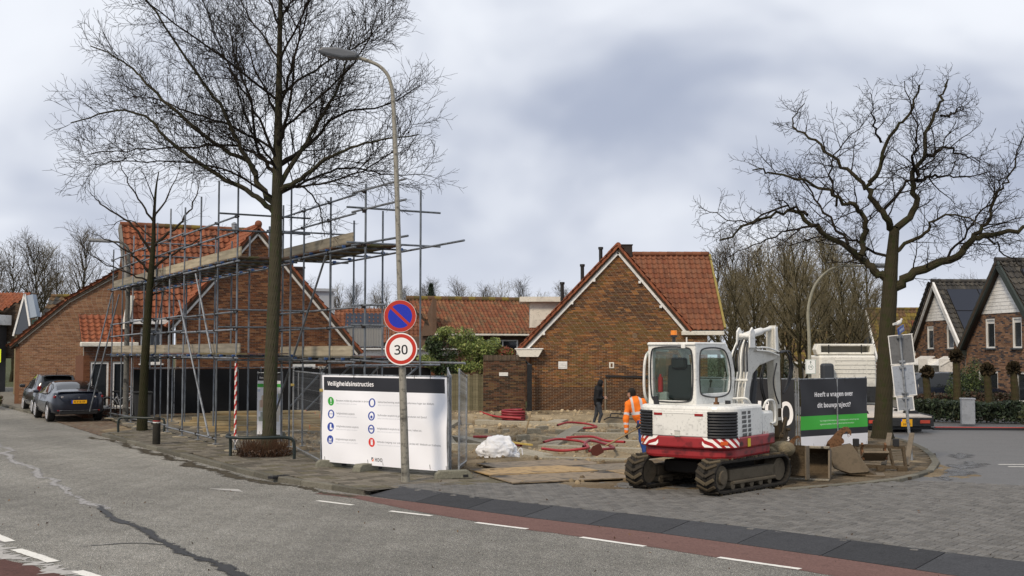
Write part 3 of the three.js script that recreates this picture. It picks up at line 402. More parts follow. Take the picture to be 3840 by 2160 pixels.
{ // far brick gable behind the parked cars
  const h = up(thing('brick_house', 'brick house with a long sloping orange verge behind the parked cars', 'house', [-22.95, 0, -53.6], .0));
  const slope = x => x < 2.35 ? 2.85 + x * .82 : 4.777 + (x - 2.35) * .56;
  const pts = [[.1, -.4], [6.4, -.4], [6.4, slope(5.6) - .4], [5.6, slope(5.6)], [2.35, slope(2.35)], [.1, slope(.1)]];
  brickWall(h, pts, M4(), { course: .074, len: .235, cols: [[.25, .125, .07], [.3, .155, .09], [.21, .105, .06], [.34, .19, .11], [.28, .15, .08]], mortar: [.6, .53, .42], seed: 41, skip: (x, y) => x > 3.1 && x < 4.2 && y > 3.45 && y < 4.3 ? 2 : null });
  part(h, 'verge_board', gb().bar([-.1, slope(-.1) - .05, .04], [2.35, slope(2.35) - .05, .04], .08, .12).bar([2.35, slope(2.35) - .05, .04], [5.6, slope(5.6) - .05, .04], .08, .12), M.cream);
  vergeTiles(h, [-.3, slope(-.3) + .09], [2.3, slope(2.3) + .09], .1, orangeTiles); vergeTiles(h, [2.35, slope(2.35) + .09], [5.7, slope(5.7) + .09], .1, orangeTiles);
  const a = V(1, .56, 0).normalize(); roofSlope(h, V(2.3, slope(2.3) + .08, -5.84), V(0, 0, 1), a, 6, 4, { mats: orangeTiles, seed: 42, most: 60 }); const b = V(1, .82, 0).normalize(); roofSlope(h, V(-.35, slope(-.35) + .08, -5.84), V(0, 0, 1), b, 6, 3.4, { mats: brownTiles, seed: 43, most: 60 });
  part(h, 'front_wall', gb().box(.2, 3.3, 7, 0, 1.3, -3.5), rough([.24, .12, .07], .9)); for (const z of [-1.2, -2.4]) windowIn(h, M4(-.11, 0, z, 0, -PI / 2, 0), -.35, .5, .6, 1.9, {});
  part(h, 'eave', gb().rb(.5, .22, 7.2, -.2, 2.75, -3.5, .03), mat([.02, .03, .025], .6)); part(h, 'wall_anchor', gb().box(.05, .42, .04, 5.05, 1.95, .02), M.black);
  part(h, 'chimney', gb().box(.6, 1.1, .6, 5.1, 6.7, -3).box(.7, .1, .7, 5.1, 7.3, -3), grimy([.2, .16, .08], .9)); part(h, 'chimney_cowl', gb().box(.4, .35, .4, 5.1, 7.7, -3).cyl([5.1, 7.3, -3], [5.1, 7.6, -3], .1), M.galvDark);
}
{ // dark roofed house with a white boarded dormer, further down the street
  const h = up(thing('dormer_house', 'house with dark roof, pointed grey gable and white boarded dormer', 'house', [-32.4, 0, -66], -.02));
  part(h, 'wall', gb().ext([[-.45, -.2], [.5, -.2], [.5, 3.4], [.1, 5.6], [-.45, 3.4]], .3, M4(4.5, 0, 0)), rough([.3, .24, .15], .9)); part(h, 'gable_cladding', gb().ext([[-.42, 3.4], [.42, 3.4], [.1, 5.4]], .06, M4(4.5, 0, .18)), mat([.06, .075, .1], .7)); part(h, 'verge_board', gb().bar([4.0, 3.3, .2], [4.6, 5.7, .2], .1, .1).bar([5.05, 3.3, .2], [4.6, 5.7, .2], .1, .1), M.white);
  part(h, 'zinc_cap', gb().box(.45, 1.3, .5, 4.95, 5.0, -.1, 0, 0, .22), mat([.32, .38, .46], .5)); windowIn(h, M4(0, 0, .16), 4.4, 1.9, .26, 1.1, { t: .05 });
  roofSlope(h, V(5.0, 4.2, -1), V(1, 0, 0), V(0, 1.6, -1.7).normalize(), 8, 2.1, { mats: greyTiles.concat(mossTiles.slice(0, 1)), seed: 51, most: 60, tl: .36, tw: .3 }); ridge(h, [5.0, 5.72, -2.55], [13, 5.72, -2.55], mossTiles);
  const d = part(h, 'dormer', gb().box(6, .42, 2.4, 8.4, 4.0, -.2), mat([.012, .04, .03], .6)); for (let i = 0; i < 9; i++) part(d, 'clapboard', gb().box(5.5, .2, .05, 8.6, 1.95 + i * .215, .55 + (i & 1) * .008, -.06), M.white); windowIn(h, M4(0, 0, .62), 5.15, 1.95, .34, 1.75, { t: .07 }); windowIn(h, M4(0, 0, .62), 5.6, 1.95, .34, 1.75, { t: .07 });
  part(h, 'dormer_wall', gb().box(6, 4, 1.4, 8.4, 1.8, -.25), rough([.2, .1, .06], .9));
}
{
  const h = up(thing('terraced_house', 'house with orange tiled roof above dark boarded walls and white fascia', 'house', [-34.2, 0, -70], -.1));
  brickWall(h, [[-3, 2], [5.2, 2], [5.2, 4.4], [4.4, 5.3], [-3, 5.3]], M4(0, 0, -.6), { course: .075, len: .25, cols: [[.12, .08, .05], [.16, .11, .07], [.09, .06, .04]], seed: 61, most: 30 }); roofSlope(h, V(-4, 4.9, 0), V(1, 0, 0), V(0, 1.15, -2.0).normalize(), 8.6, 2.3, { mats: orangeTiles, seed: 62, most: 60, shape: [[0, 0], [7.6, 0], [8.6, 2.3], [0, 2.3]], clip: (u, v) => u < 7.5 + v * .4 });
  part(h, 'fascia', gb().rb(6.5, .6, 1.4, .6, 4.3, .4, .02), M.white); part(h, 'dark_wall', gb().box(6.2, 4.5, 1, .5, 1.8, .3), mat([.02, .019, .02], .7)); windowIn(h, M4(0, 0, .85), .1, 1.2, 1.6, 2.4, { cols: 4, glassM: mat([.35, .36, .37], .2) }); for (let i = 0; i < 8; i++) part(h, 'board', gb().box(.2, 2, .05, -1.6 + i * .34, .1, .84), grimy([.2, .17, .11], .9));
  for (const x of [1, 2.2]) part(h, 'skylight', gb().box(.8, .06, .6, x, 4.75, .3, .35), M.galv);
}
{ // old low house with the long mossy tiled roof in the middle
  const h = up(thing('low_house', 'long low house with an old weathered pantile roof behind the gardens', 'house', [-3.6, 0, -56.5], .32));
  const W = V(0, 1.75, -2.6).normalize(); roofSlope(h, V(-.9, 3.3, 0), V(1, 0, 0), W, 8.6, 3.14, { mats: [...brownTiles, grimy([.2, .105, .06], .9, 2), grimy([.16, .1, .06], .9, 2), grimy([.25, .13, .07], .9, 2)], seed: 71, tw: .2, tl: .25, shape: [[.9, 0], [8.6, 0], [8.6, 3.14], [-.2, 3.14]], clip: (u, v) => u > .9 - .35 * v });
  ridge(h, [-1, 5.12, -2.62], [7.7, 5.12, -2.62], mossTiles, .14); brickWall(h, [[0, -.3], [7.6, -.3], [7.6, 3.2], [0, 3.2]], M4(0, 0, -.25), { cols: [[.15, .08, .05], [.19, .1, .06], [.12, .065, .042]], mortar: [.2, .17, .14], seed: 72, most: 100, holes: [[2.6, 1.7, 4.2, 3.0], [5.75, 1.7, 7.3, 3.0]] });
  windowIn(h, M4(0, 0, -.25), 2.6, 1.7, 1.6, 1.3, { cols: 2 }); windowIn(h, M4(0, 0, -.25), 5.75, 1.7, 1.55, 1.3, { cols: 2, glassM: mat([.4, .41, .42], .25) });
  part(h, 'gable_wall', gb().ext([[-2.6, 3.2], [0, 3.2], [-2.6, 5]], .2, M4(-.2, 0, -2.6, 0, PI / 2, 0)).box(.2, 3.4, 5, -.05, 1.5, -2.7), rough([.2, .13, .09], .9)); part(h, 'gutter', gb().rb(8, .1, .14, 3.8, 3.24, .08, .03), M.cream);
  part(h, 'far_slope', gb().bar([3.4, 4.2, -4], [3.4, 4.21, -3.9], 8.4, .1), brownTiles[0]);
}
{ // roof with solar panel and skylight seen between the scaffold poles
  const h = up(thing('garden_house', 'low tiled roof with a dark solar panel and skylight beyond the balcony', 'house', [-7.6, 0, -62], .1));
  roofSlope(h, V(-2, 2.9, 0), V(1, 0, 0), V(0, 1.9, -2.2).normalize(), 6, 2.9, { mats: brownTiles, seed: 75, most: 80 }); part(h, 'wall', gb().box(5.6, 3.2, 3, .9, 1.2, -1.8), rough([.18, .1, .06], .9)); const q = Math.atan2(1.9, 2.2);
  part(h, 'solar_panel', gb().rb(2, .05, 1.6, -.4, 4.0, -1.15, .01, q), mat([.012, .016, .03], .15)); part(h, 'skylight', gb().rb(.8, .08, 1, 1.7, 3.95, -1.1, .01, q), mat([.55, .58, .6], .15));
}
function gabledHouse(label, pos, turn, o) { // gable looks along +z, ridge runs back; the slope on +x faces the crossing
  const { w, eave, apex, len, tiles, cols, clad, seed, solar = [], most = 300, wins = [], sideHoles = [], overhang = .35, verge = M.white } = o;
  const h = up(thing('gabled_house', label, 'house', pos, turn, o.group)), s = V(-w / 2, apex - eave, 0).normalize(), L = Math.hypot(w / 2, apex - eave);
  const cy = clad || apex, cw = (apex - cy) / (apex - eave) * w / 2;
  brickWall(h, clad ? [[-w / 2, -.3], [w / 2, -.3], [w / 2, eave], [cw, cy], [-cw, cy], [-w / 2, eave]] : [[-w / 2, -.3], [w / 2, -.3], [w / 2, eave], [0, apex], [-w / 2, eave]], M4(), { cols, mortar: [.34, .31, .27], seed, most, holes: wins.map(q => [q[0], q[1], q[0] + q[2], q[1] + q[3]]) });
  brickWall(h, [[0, -.3], [len, -.3], [len, eave], [0, eave]], M4(w / 2, 0, 0, 0, PI / 2, 0), { cols, mortar: [.3, .28, .25], seed: seed + 1, most: Math.min(most, 200), holes: sideHoles });
  for (const q of wins) windowIn(h, M4(), q[0], q[1], q[2], q[3], { cols: q[4] || 1, sm: M.galvDark, blind: q[5] }); for (const q of sideHoles) windowIn(h, M4(w / 2, 0, 0, 0, PI / 2, 0), q[0], q[1], q[2] - q[0], q[3] - q[1], {});
  part(h, 'far_wall', gb().box(.2, eave, len, -w / 2 + .12, eave / 2 - .1, -len / 2), rough(cols[0], .9));
  if (clad) { const n = Math.round((apex - cy) / .15); for (let i = 0; i < n; i++) { const y = cy + .15 * i, x0 = (apex - y) / (apex - eave) * w / 2, x1 = (apex - y - .14) / (apex - eave) * w / 2; if (x1 > .03) part(h, 'clapboard', gb().ext([[-x0, 0], [x0, 0], [x1, .143], [-x1, .143]], .03, M4(0, y, .01, -.08)), M.white); } part(h, 'gable_backing', gb().ext([[-cw, cy], [cw, cy], [0, apex]], .1, M4(0, 0, -.07)), M.white); }
  const e = overhang, eo = e * (apex - eave) / (w / 2) * .5;
  part(h, 'verge_board', gb().bar([-w / 2 - e * .5, eave - eo + .02, .28], [0, apex + .04, .28], .1, .24).bar([w / 2 + e * .5, eave - eo + .02, .28], [0, apex + .04, .28], .1, .24), verge); part(h, 'soffit', gb().bar([-w / 2 - .1, eave - .08, .12], [0, apex - .02, .12], .24, .05).bar([w / 2 + .1, eave - .08, .12], [0, apex - .02, .12], .24, .05), M.cream);
  const r = roofSlope(h, V(w / 2 + e * .6, eave - e * .6 * (apex - eave) / (w / 2) + .12, .2), V(0, 0, -1), s, len + .2, L * (1 + e * .6 / (w / 2)), { mats: tiles, seed: seed + 2, most }); roofSlope(h, V(-w / 2 - e * .6, eave - e * .6 * (apex - eave) / (w / 2) + .12, -len), V(0, 0, 1), V(-s.x, s.y, 0), len + .34, L * (1 + e * .6 / (w / 2)), { mats: tiles, seed: seed + 3, most: 0 });
  ridge(h, [0, apex + .17, .34], [0, apex + .17, -len], tiles); part(h, 'gutter', gb().rb(.32, .22, len + .3, w / 2 + .12, eave - .12, -len / 2, .02), o.gutter || M.white); part(h, 'gutter_end', gb().rb(.4, .24, .35, -w / 2 - .1, eave - .14, .1, .02), o.gutter || M.white); part(h, 'downpipe', gb().cyl([w / 2 + .06, eave - .2, -.7], [w / 2 + .06, 0, -.7], .05), M.galvDark);
  for (const [z, q, pw, pl] of solar) { const c = V(w / 2 * (1 - q), eave + (apex - eave) * q + .2, -z), m = new THREE.Matrix4().makeBasis(V(0, 0, -1), s, V(0, 0, -1).cross(s)).setPosition(c.add(V(0, 0, -1).cross(s).multiplyScalar(.06))); part(h, 'solar_panel', gb().rb(pw, pl, .05, 0, 0, 0, .008), mat([.008, .011, .022], .3)).applyMatrix4(m); part(h, 'panel_frame', gb().box(pw, .018, .055, 0, pl / 2, 0).box(pw, .018, .055, 0, -pl / 2, 0).box(.018, pl, .055, pw / 2, 0, 0).box(.018, pl, .055, -pw / 2, 0, 0), mat([.03, .03, .035], .4, { metalness: .6 })).applyMatrix4(m); }
  if (o.pipe) part(h, 'flue_pipe', gb().cyl([.4, apex - 1, -o.pipe], [.4, apex + .5, -o.pipe], .1), M.black);
  return h;
}
const mixed = [[.27, .15, .09], [.33, .19, .11], [.2, .11, .07], [.24, .15, .1], [.11, .085, .08], [.07, .06, .065], [.37, .22, .14]];
{
  const h1 = gabledHouse('brick house with four solar panels and white boarded gable, sun blinds below', [21.25, 0, -57.4], -PI / 2 + .04, { w: 6.3, eave: 2.45, apex: 5.75, len: 5.4, tiles: greyTiles, cols: mixed, clad: 3.95, seed: 81, most: 200, solar: [[.95, .68, 1.5, 1.5], [2.5, .68, 1.5, 1.5], [.95, .34, 1.5, 1.5], [2.5, .34, 1.5, 1.5]], wins: [[-1.5, 2.55, .8, 1.15, 1, .15], [.9, 2.55, .8, 1.15, 1, .15], [-2, .35, 1.6, 1.35, 2], [.9, .35, 1.2, 1.35, 1]], pipe: 4.2 });
  part(h1, 'sun_blind', gb().box(1.8, .05, .9, -1.2, 1.95, .5, .5).box(.04, .9, .9, -2.1, 1.6, .5).box(.04, .9, .9, -.3, 1.6, .5), M.white); part(h1, 'sun_blind', gb().box(1.5, .05, .9, 1.5, 1.95, .5, .5).box(.04, .9, .9, .8, 1.6, .5).box(.04, .9, .9, 2.2, 1.6, .5), M.white);
  gabledHouse('brick house with white boarded gable and dark eaves beside the round shrub', [19.65, 0, -46], -PI / 2 + .12, { w: 6.2, eave: 2.5, apex: 5.9, len: 7, tiles: greyTiles, cols: mixed, clad: 3.95, seed: 91, most: 300, solar: [[1.2, .7, 1.5, 1.5], [2.75, .7, 1.5, 1.5]], wins: [[-1.45, 2.55, .7, 1.2, 1, .12], [.55, 2.55, .65, 1.2, 1, .12], [-2.1, .45, 1.5, 1.15, 2], [.7, .45, .75, 1.15, 1]], gutter: mat([.02, .028, .025], .6), verge: mat([.025, .035, .03], .6) });
  const m1 = gabledHouse('house with a mossy brown tiled roof and solar panels beyond the truck', [23.3, 0, -75], -PI / 2 - .1, { w: 6.2, eave: 2.0, apex: 5.0, len: 9, tiles: mossTiles, cols: mixed.slice(0, 4), seed: 101, most: 60, solar: [[5.4, .6, 1.2, 1.4], [6.6, .6, 1.2, 1.4]] }); part(m1, 'gable_cladding', gb().ext([[-2.2, 2.6], [2.2, 2.6], [0, 4.8]], .05, M4(0, 0, .05)), mat([.03, .04, .055], .6));
  gabledHouse('second house with a mossy roof, further along beyond the truck', [25.2, 0, -90], -PI / 2 - .1, { w: 6.4, eave: 1.9, apex: 4.6, len: 9, tiles: mossTiles, cols: mixed.slice(0, 4), seed: 111, most: 30 });
  gabledHouse('third mossy roofed house at the end of the street, pale sides', [23.3, 0, -101], -PI / 2 + .2, { w: 6.4, eave: 1.6, apex: 4.1, len: 9, tiles: mossTiles, cols: [[.5, .46, .4]], seed: 121, most: 0 });
  const wh = up(thing('white_house', 'low white rendered annex with mixed red and black tiles', 'house', [21.3, 0, -63.5], -.1)); part(wh, 'wall', gb().box(3.6, 3, 3, 1.3, 1.0, -1.5), grimy([.74, .72, .66], .8, .4)); roofSlope(wh, V(.9, 1.95, .3), V(1, 0, 0), V(0, 2.2, -1.3).normalize(), 2.6, 2.55, { mats: [orangeTiles[1], greyTiles[1], brownTiles[0], grimy([.05, .055, .08], .5, 2)], seed: 131, most: 60 }); windowIn(wh, M4(0, 0, .02), -.2, .4, .45, 1.2); part(wh, 'door', gb().box(.7, 1.6, .06, 2.3, .7, .02), mat([.03, .025, .022], .5));
}
// ---------- trees and shrubs ----------
class Limbs { // tapered limbs gathered into one geometry
  constructor() { this.p = []; this.n = []; this.uv = []; this.ix = []; this.k = 0; }
  add(pts, rad, sides) {
    const N = pts.length; let X = V(1, 0, 0); const d = V(), a = V(), b = V(); let s = 0;
    for (let i = 0; i < N; i++) {
      d.subVectors(pts[Math.min(N - 1, i + 1)], pts[Math.max(0, i - 1)]).normalize(); if (Math.abs(d.dot(X)) > .9) X = Math.abs(d.y) > .9 ? V(1, 0, 0) : V(0, 1, 0); a.crossVectors(d, X).normalize(); b.crossVectors(a, d).normalize(); X = b.clone(); if (i) s += pts[i].distanceTo(pts[i - 1]);
      for (let k = 0; k <= sides; k++) { const t = k / sides * TAU, c = Math.cos(t), e = Math.sin(t), nx = a.x * c + b.x * e, ny = a.y * c + b.y * e, nz = a.z * c + b.z * e, r = rad[i]; this.p.push(pts[i].x + nx * r, pts[i].y + ny * r, pts[i].z + nz * r); this.n.push(nx, ny, nz); this.uv.push(k / sides * Math.max(.2, rad[0] * 6), s); }
    }
    const w = sides + 1; for (let i = 0; i + 1 < N; i++) for (let k = 0; k < sides; k++) { const q = this.k + i * w + k; this.ix.push(q, q + w, q + 1, q + 1, q + w, q + w + 1); }
    this.k += N * w;
  }
  geo() { const g = new THREE.BufferGeometry(); g.setAttribute('position', new THREE.Float32BufferAttribute(this.p, 3)); g.setAttribute('normal', new THREE.Float32BufferAttribute(this.n, 3)); g.setAttribute('uv', new THREE.Float32BufferAttribute(this.uv, 2)); g.setIndex(this.ix); return g; }
}
const sidesOf = r => r > .1 ? 14 : r > .04 ? 8 : r > .015 ? 5 : 3;
const smooth = (pts, n) => new THREE.CatmullRomCurve3(pts).getPoints(n);
function lay(L, pts, r0, r1, pw = 1) { L.add(pts, pts.map((_, i) => lerp(r0, r1, Math.pow(i / (pts.length - 1), pw))), sidesOf(r0)); }
// side shoots along a limb, three levels of them
function shoots(L, R, pts, r0, r1, lv, o) {
  const len = pts.reduce((s, p, i) => i ? s + p.distanceTo(pts[i - 1]) : 0, 0), n = Math.max(1, Math.round(len * o.dens[lv] * (.8 + .4 * R())));
  let az = R() * TAU;
  for (let k = 0; k < n; k++) {
    const t = lerp(o.from[lv], 1, (k + R()) / n), f = t * (pts.length - 1), i = Math.min(pts.length - 2, Math.floor(f)), P = pts[i].clone().lerp(pts[i + 1], f - i), D = pts[i + 1].clone().sub(pts[i]).normalize(), rp = lerp(r0, r1, t);
    az += 2.4 + R() * .9; const X = Math.abs(D.y) > .8 ? V(1, 0, 0) : V(0, 1, 0), a = V().crossVectors(D, X).normalize(), b = V().crossVectors(a, D), ang = o.ang[lv] * (.7 + .6 * R());
    const dir = D.clone().multiplyScalar(Math.cos(ang)).addScaledVector(a, Math.sin(ang) * Math.cos(az)).addScaledVector(b, Math.sin(ang) * Math.sin(az)); dir.y += o.up[lv] * .5; dir.normalize();
    const l = o.len[lv] * (.55 + .75 * R()) * (lv === 0 ? lerp(1, .45, t) * Math.min(1, len / 3) : lerp(1, .6, t)), rs = Math.max(o.min, Math.min(rp * .7, l * o.fat)), q = [P], m = lv >= 2 ? 3 : 5; let c = P.clone(), dd = dir.clone();
    for (let s = 0; s < m; s++) { dd.x += (R() - .5) * o.wig; dd.y += (R() - .5) * o.wig + o.up[lv] * .12; dd.z += (R() - .5) * o.wig; dd.normalize(); c = c.clone().addScaledVector(dd, l / m); q.push(c); }
    lay(L, q, rs, Math.max(o.min * .6, rs * .28)); if (lv < o.lv) shoots(L, R, q, rs, Math.max(o.min * .6, rs * .28), lv + 1, o);
  }
}
const barkMat = (c, s = 1) => mat(c, .95, { map: rep(T.bark, s), bumpMap: rep(T.barkB, s), bumpScale: .03 });
const twigMat = c => mat(c, .95);
function handTree(name, label, pos, scale, trunk, tr, limbs, o) { // trunk and main limbs by hand (offsets in metres), finer wood grown on them
  const t = thing(name, label, 'tree', pos), R = rng(o.seed), LT = new Limbs(), LC = new Limbs(), cv = (q, zl) => q.map(([x, y], i) => V(x, y, zl * i / (q.length - 1)));
  const tp = smooth(cv(trunk, 0), 28); LT.add(tp, tp.map((p, i) => { const f = i / 28 * (tr.length - 1), k = Math.min(tr.length - 2, Math.floor(f)); return lerp(tr[k], tr[k + 1], f - k) * (1 + .05 * (vnoise(i * .9, o.seed) - .5)); }), 18);
  if (o.flare) { const fl = []; for (let i = 0; i <= 6; i++) fl.push(V(tp[0].x, -.12 + i * .1, 0)); LT.add(fl, fl.map((_, i) => tr[0] * (1 + o.flare * Math.pow(1 - i / 6, 2.2))), 18); }
  for (const [r_, zl, ...q] of limbs) { const r = r_ * (o.slim || 1); const p = smooth(cv(q, zl), Math.max(8, q.length * 4)); for (let i = 1; i < p.length; i++) { p[i].x += (R() - .5) * o.jit; p[i].y += (R() - .5) * o.jit; p[i].z += (R() - .5) * o.jit * 2; } const r1 = Math.max(.008, r * .2); lay(r > .06 ? LT : LC, p, r, r1, .8); shoots(LC, R, p, r, r1, 0, o); }
  if (o.topShoots) shoots(LC, R, tp.slice(o.topShoots), .08, .02, 0, o);
  part(t, 'trunk', LT.geo(), o.bark, true); part(t, 'crown', LC.geo(), o.twig, true); return t;
}
const px = (u0, v0, s) => q => q.map((e, i) => Array.isArray(e) ? [(e[0] - u0) / s, (v0 - e[1]) / s] : e);
{ // traced limb by limb in a drawing of 107 units to the metre, foot of the trunk at 680, 1141
  const c = px(680, 1141, 106.6);
  const trunk = c([[680, 1150], [682, 950], [688, 760], [692, 600], [693, 480], [694, 340], [695, 200], [696, 40], [700, -160], [704, -330]]);
  const limbs = [
    [.1, .8, [686, 533], [640, 492], [567, 452], [467, 388], [417, 342], [376, 300], [300, 290], [205, 322]], [.11, -1.2, [690, 520], [642, 458], [617, 404], [521, 350], [384, 237], [321, 175], [271, 125], [165, 72]],
    [.085, 1.2, [640, 440], [600, 362], [550, 258], [492, 179], [384, 12], [340, -60]], [.075, -1.5, [690, 437], [640, 375], [605, 233], [550, 83], [520, -20]], [.1, 1.4, [694, 479], [759, 452], [842, 400], [926, 379], [1060, 362]],
    [.1, -1, [696, 470], [750, 367], [800, 267], [842, 167], [867, 40]], [.075, -1.4, [694, 417], [784, 333], [842, 267], [946, 237], [1045, 175]], [.07, 1.2, [694, 375], [725, 292], [750, 167], [784, 30]], [.06, .9, [695, 270], [750, 125], [800, -20]],
    [.06, -.9, [695, 292], [640, 190], [560, 10]], [.06, 1.3, [694, 400], [660, 320], [617, 233], [571, 137], [530, 20]], [.055, -.5, [694, 490], [784, 442], [884, 415], [967, 430], [1080, 430]], [.055, .4, [692, 417], [592, 367], [467, 371], [321, 382], [225, 395]],
    [.05, -2.2, [694, 380], [560, 300], [430, 250], [300, 200], [215, 190]], [.05, 2.3, [694, 330], [820, 250], [930, 160], [985, 70]], [.05, 2.4, [695, 250], [560, 150], [430, 60], [330, -40]], [.05, -2.4, [695, 230], [800, 130], [900, 40], [960, -60]],
    [.045, 2.8, [694, 430], [660, 360], [640, 260], [655, 140]], [.045, -2.8, [694, 430], [740, 350], [770, 250], [740, 120]], [.045, 1.6, [695, 150], [780, 20], [850, -120]], [.045, -1.6, [695, 140], [600, 10], [520, -120]], [.04, .6, [696, 60], [650, -60], [600, -200]], [.04, -.6, [697, 40], [760, -80], [820, -220]],
    [.05, 1.7, [692, 470], [790, 470], [900, 450], [1000, 400], [1050, 330]], [.045, 2.2, [690, 500], [560, 430], [420, 430], [300, 450]], [.035, .3, [745, 460], [790, 500], [809, 542], [818, 600]]].map(c);
  handTree('street_tree', 'tall bare street tree with straight trunk inside the curved tree guard', [-5.7, 0, -27.2], 1, trunk, [.17, .155, .148, .142, .125, .1, .075, .055, .035, .02], limbs, { seed: 5, slim: .72, dens: [5.6, 7, 8], from: [.14, .12, .1], ang: [.75, .75, .7], up: [.3, .18, .1], len: [1.55, .66, .28], fat: .0095, min: .005, wig: .2, jit: .06, lv: 2, flare: .25, bark: barkMat([.4, .385, .3], 1.2), twig: twigMat([.018, .0145, .011]), topShoots: 20 });
}
{
  const c = px(2220, 1102, 89.8);
  const trunk = c([[2220, 1108], [2226, 1000], [2234, 860], [2243, 760], [2247, 700], [2253, 640], [2259, 585], [2261, 575]]);
  const limbs = [
    [.2, 1.2, [2250, 738], [2299, 694], [2392, 652], [2438, 606], [2485, 597], [2576, 576], [2660, 545]], [.09, .8, [2457, 601], [2485, 560], [2503, 504], [2531, 449], [2559, 347]], [.17, -1, [2244, 712], [2207, 675], [2174, 643], [2142, 615], [2068, 564], [2022, 527], [1952, 537], [1837, 597]],
    [.12, 1.3, [2174, 643], [2184, 578], [2156, 527], [2114, 518], [2045, 476], [1929, 453], [1883, 440]], [.06, -1.6, [2040, 541], [1994, 513], [1897, 550], [1793, 504]], [.14, 1, [2259, 580], [2225, 541], [2188, 481], [2198, 444], [2230, 356], [2276, 296], [2299, 227]], [.085, -1.2, [2188, 476], [2142, 412], [2077, 342], [2022, 296], [2060, 240]],
    [.14, -1, [2262, 578], [2318, 518], [2323, 439], [2346, 389], [2383, 287], [2415, 227], [2434, 175]], [.075, 1.2, [2323, 439], [2295, 412], [2295, 356], [2253, 220]], [.075, -1.3, [2318, 453], [2374, 435], [2438, 430], [2576, 416]], [.07, 1, [2230, 532], [2290, 458], [2336, 412], [2380, 330]], [.08, 1.6, [2256, 639], [2323, 588], [2332, 564], [2392, 555], [2450, 600]],
    [.06, -1, [2346, 389], [2401, 365], [2466, 384], [2531, 375]], [.06, -1.5, [2142, 615], [2090, 520], [2040, 430], [1990, 400]], [.05, 1.6, [2114, 518], [2090, 440], [2110, 370], [2150, 330]], [.05, 1.4, [2230, 356], [2190, 300], [2170, 250]], [.05, -1.4, [2383, 287], [2440, 270], [2500, 215]], [.05, 1, [2485, 597], [2520, 640], [2560, 700]], [.06, -2, [2252, 660], [2180, 600], [2100, 590], [1990, 610]], [.05, 2, [2392, 652], [2440, 560], [2480, 480], [2500, 400]], [.05, -.8, [2068, 564], [1990, 580], [1900, 620], [1840, 640]]].map(c);
  handTree('oak_tree', 'gnarled bare oak with mossy forked limbs on the corner footway', [10.32, 0, -32.3], 1, trunk, [.26, .235, .215, .215, .2, .165, .14, .12], limbs, { seed: 9, slim: .78, dens: [4.2, 6.6, 7.4], from: [.12, .15, .12], ang: [.85, .85, .8], up: [.18, .1, .08], len: [1.25, .52, .22], fat: .017, min: .0062, wig: .42, jit: .13, lv: 2, flare: .45, bark: barkMat([.3, .275, .19], .9), twig: twigMat([.02, .016, .012]) });
}
function wildTree(seed, h, o = {}) { // a bare tree grown whole: [trunk, crown]
  const R = rng(seed), LT = new Limbs(), LC = new Limbs(), q = []; let x = 0, z = 0; const fork = h * (o.fork || .3), r = h * (o.fat || .016);
  for (let i = 0; i <= 10; i++) { q.push(V(x, h * .9 * i / 10 - .1, z)); x += (R() - .5) * h * .025; z += (R() - .5) * h * .025; }
  LT.add(q, q.map((_, i) => lerp(r, r * .12, i / 10)), 8); const n = o.n || 15;
  for (let k = 0; k < n; k++) { const t = lerp(fork / h, .96, (k + R() * .8) / n), i = Math.min(9, Math.floor(t / .9 * 10)), P = q[i].clone().lerp(q[Math.min(10, i + 1)], .5), az = k * 2.4 + R(), el = lerp(o.el || .65, 1.25, t) + (R() - .5) * .3, l = h * lerp(o.wide || .42, .14, t) * (.75 + .5 * R()), p = [P]; let d = V(Math.cos(az) * Math.cos(el), Math.sin(el), Math.sin(az) * Math.cos(el)), c = P.clone(); for (let s = 0; s < 6; s++) { d.add(V((R() - .5) * .3, .07 + (R() - .5) * .2, (R() - .5) * .3)).normalize(); c = c.clone().addScaledVector(d, l / 6); p.push(c); } const rr = r * lerp(.5, .16, t); lay(LT, p, rr, rr * .2); shoots(LC, R, p, rr, rr * .2, 0, { dens: [o.d0 || 2.8, o.d1 || 3], from: [.2, .15], ang: [.75, .7], up: [.3, .1], len: [h * .17, h * .075], fat: .01, min: o.min || .012, wig: .25, lv: 1 }); }
  return [LT.geo(), LC.geo()];
}
const protoT = [wildTree(101, 12, { n: 26, wide: .5, el: .45, d0: 3.4, d1: 3.6 }), wildTree(202, 13, { n: 28, wide: .42, el: .55, d0: 3.2, d1: 3.4 }), wildTree(303, 11, { n: 22, wide: .52, el: .5, fork: .16 }), wildTree(404, 14, { n: 16, wide: .24, fork: .35, el: .9 })];
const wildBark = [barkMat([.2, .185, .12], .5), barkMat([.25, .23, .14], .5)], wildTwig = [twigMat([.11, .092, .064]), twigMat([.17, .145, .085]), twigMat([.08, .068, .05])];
function wild(k, x, z, h, turn, label, group, tone = 0, y = 0) { const t = thing('bare_tree', label, 'tree', [x, y, z], turn, group), s = h / [12, 13, 11, 14][k]; t.scale.setScalar(s); part(t, 'trunk', protoT[k][0], wildBark[tone % 2], true); part(t, 'crown', protoT[k][1], wildTwig[tone], true); return t; }
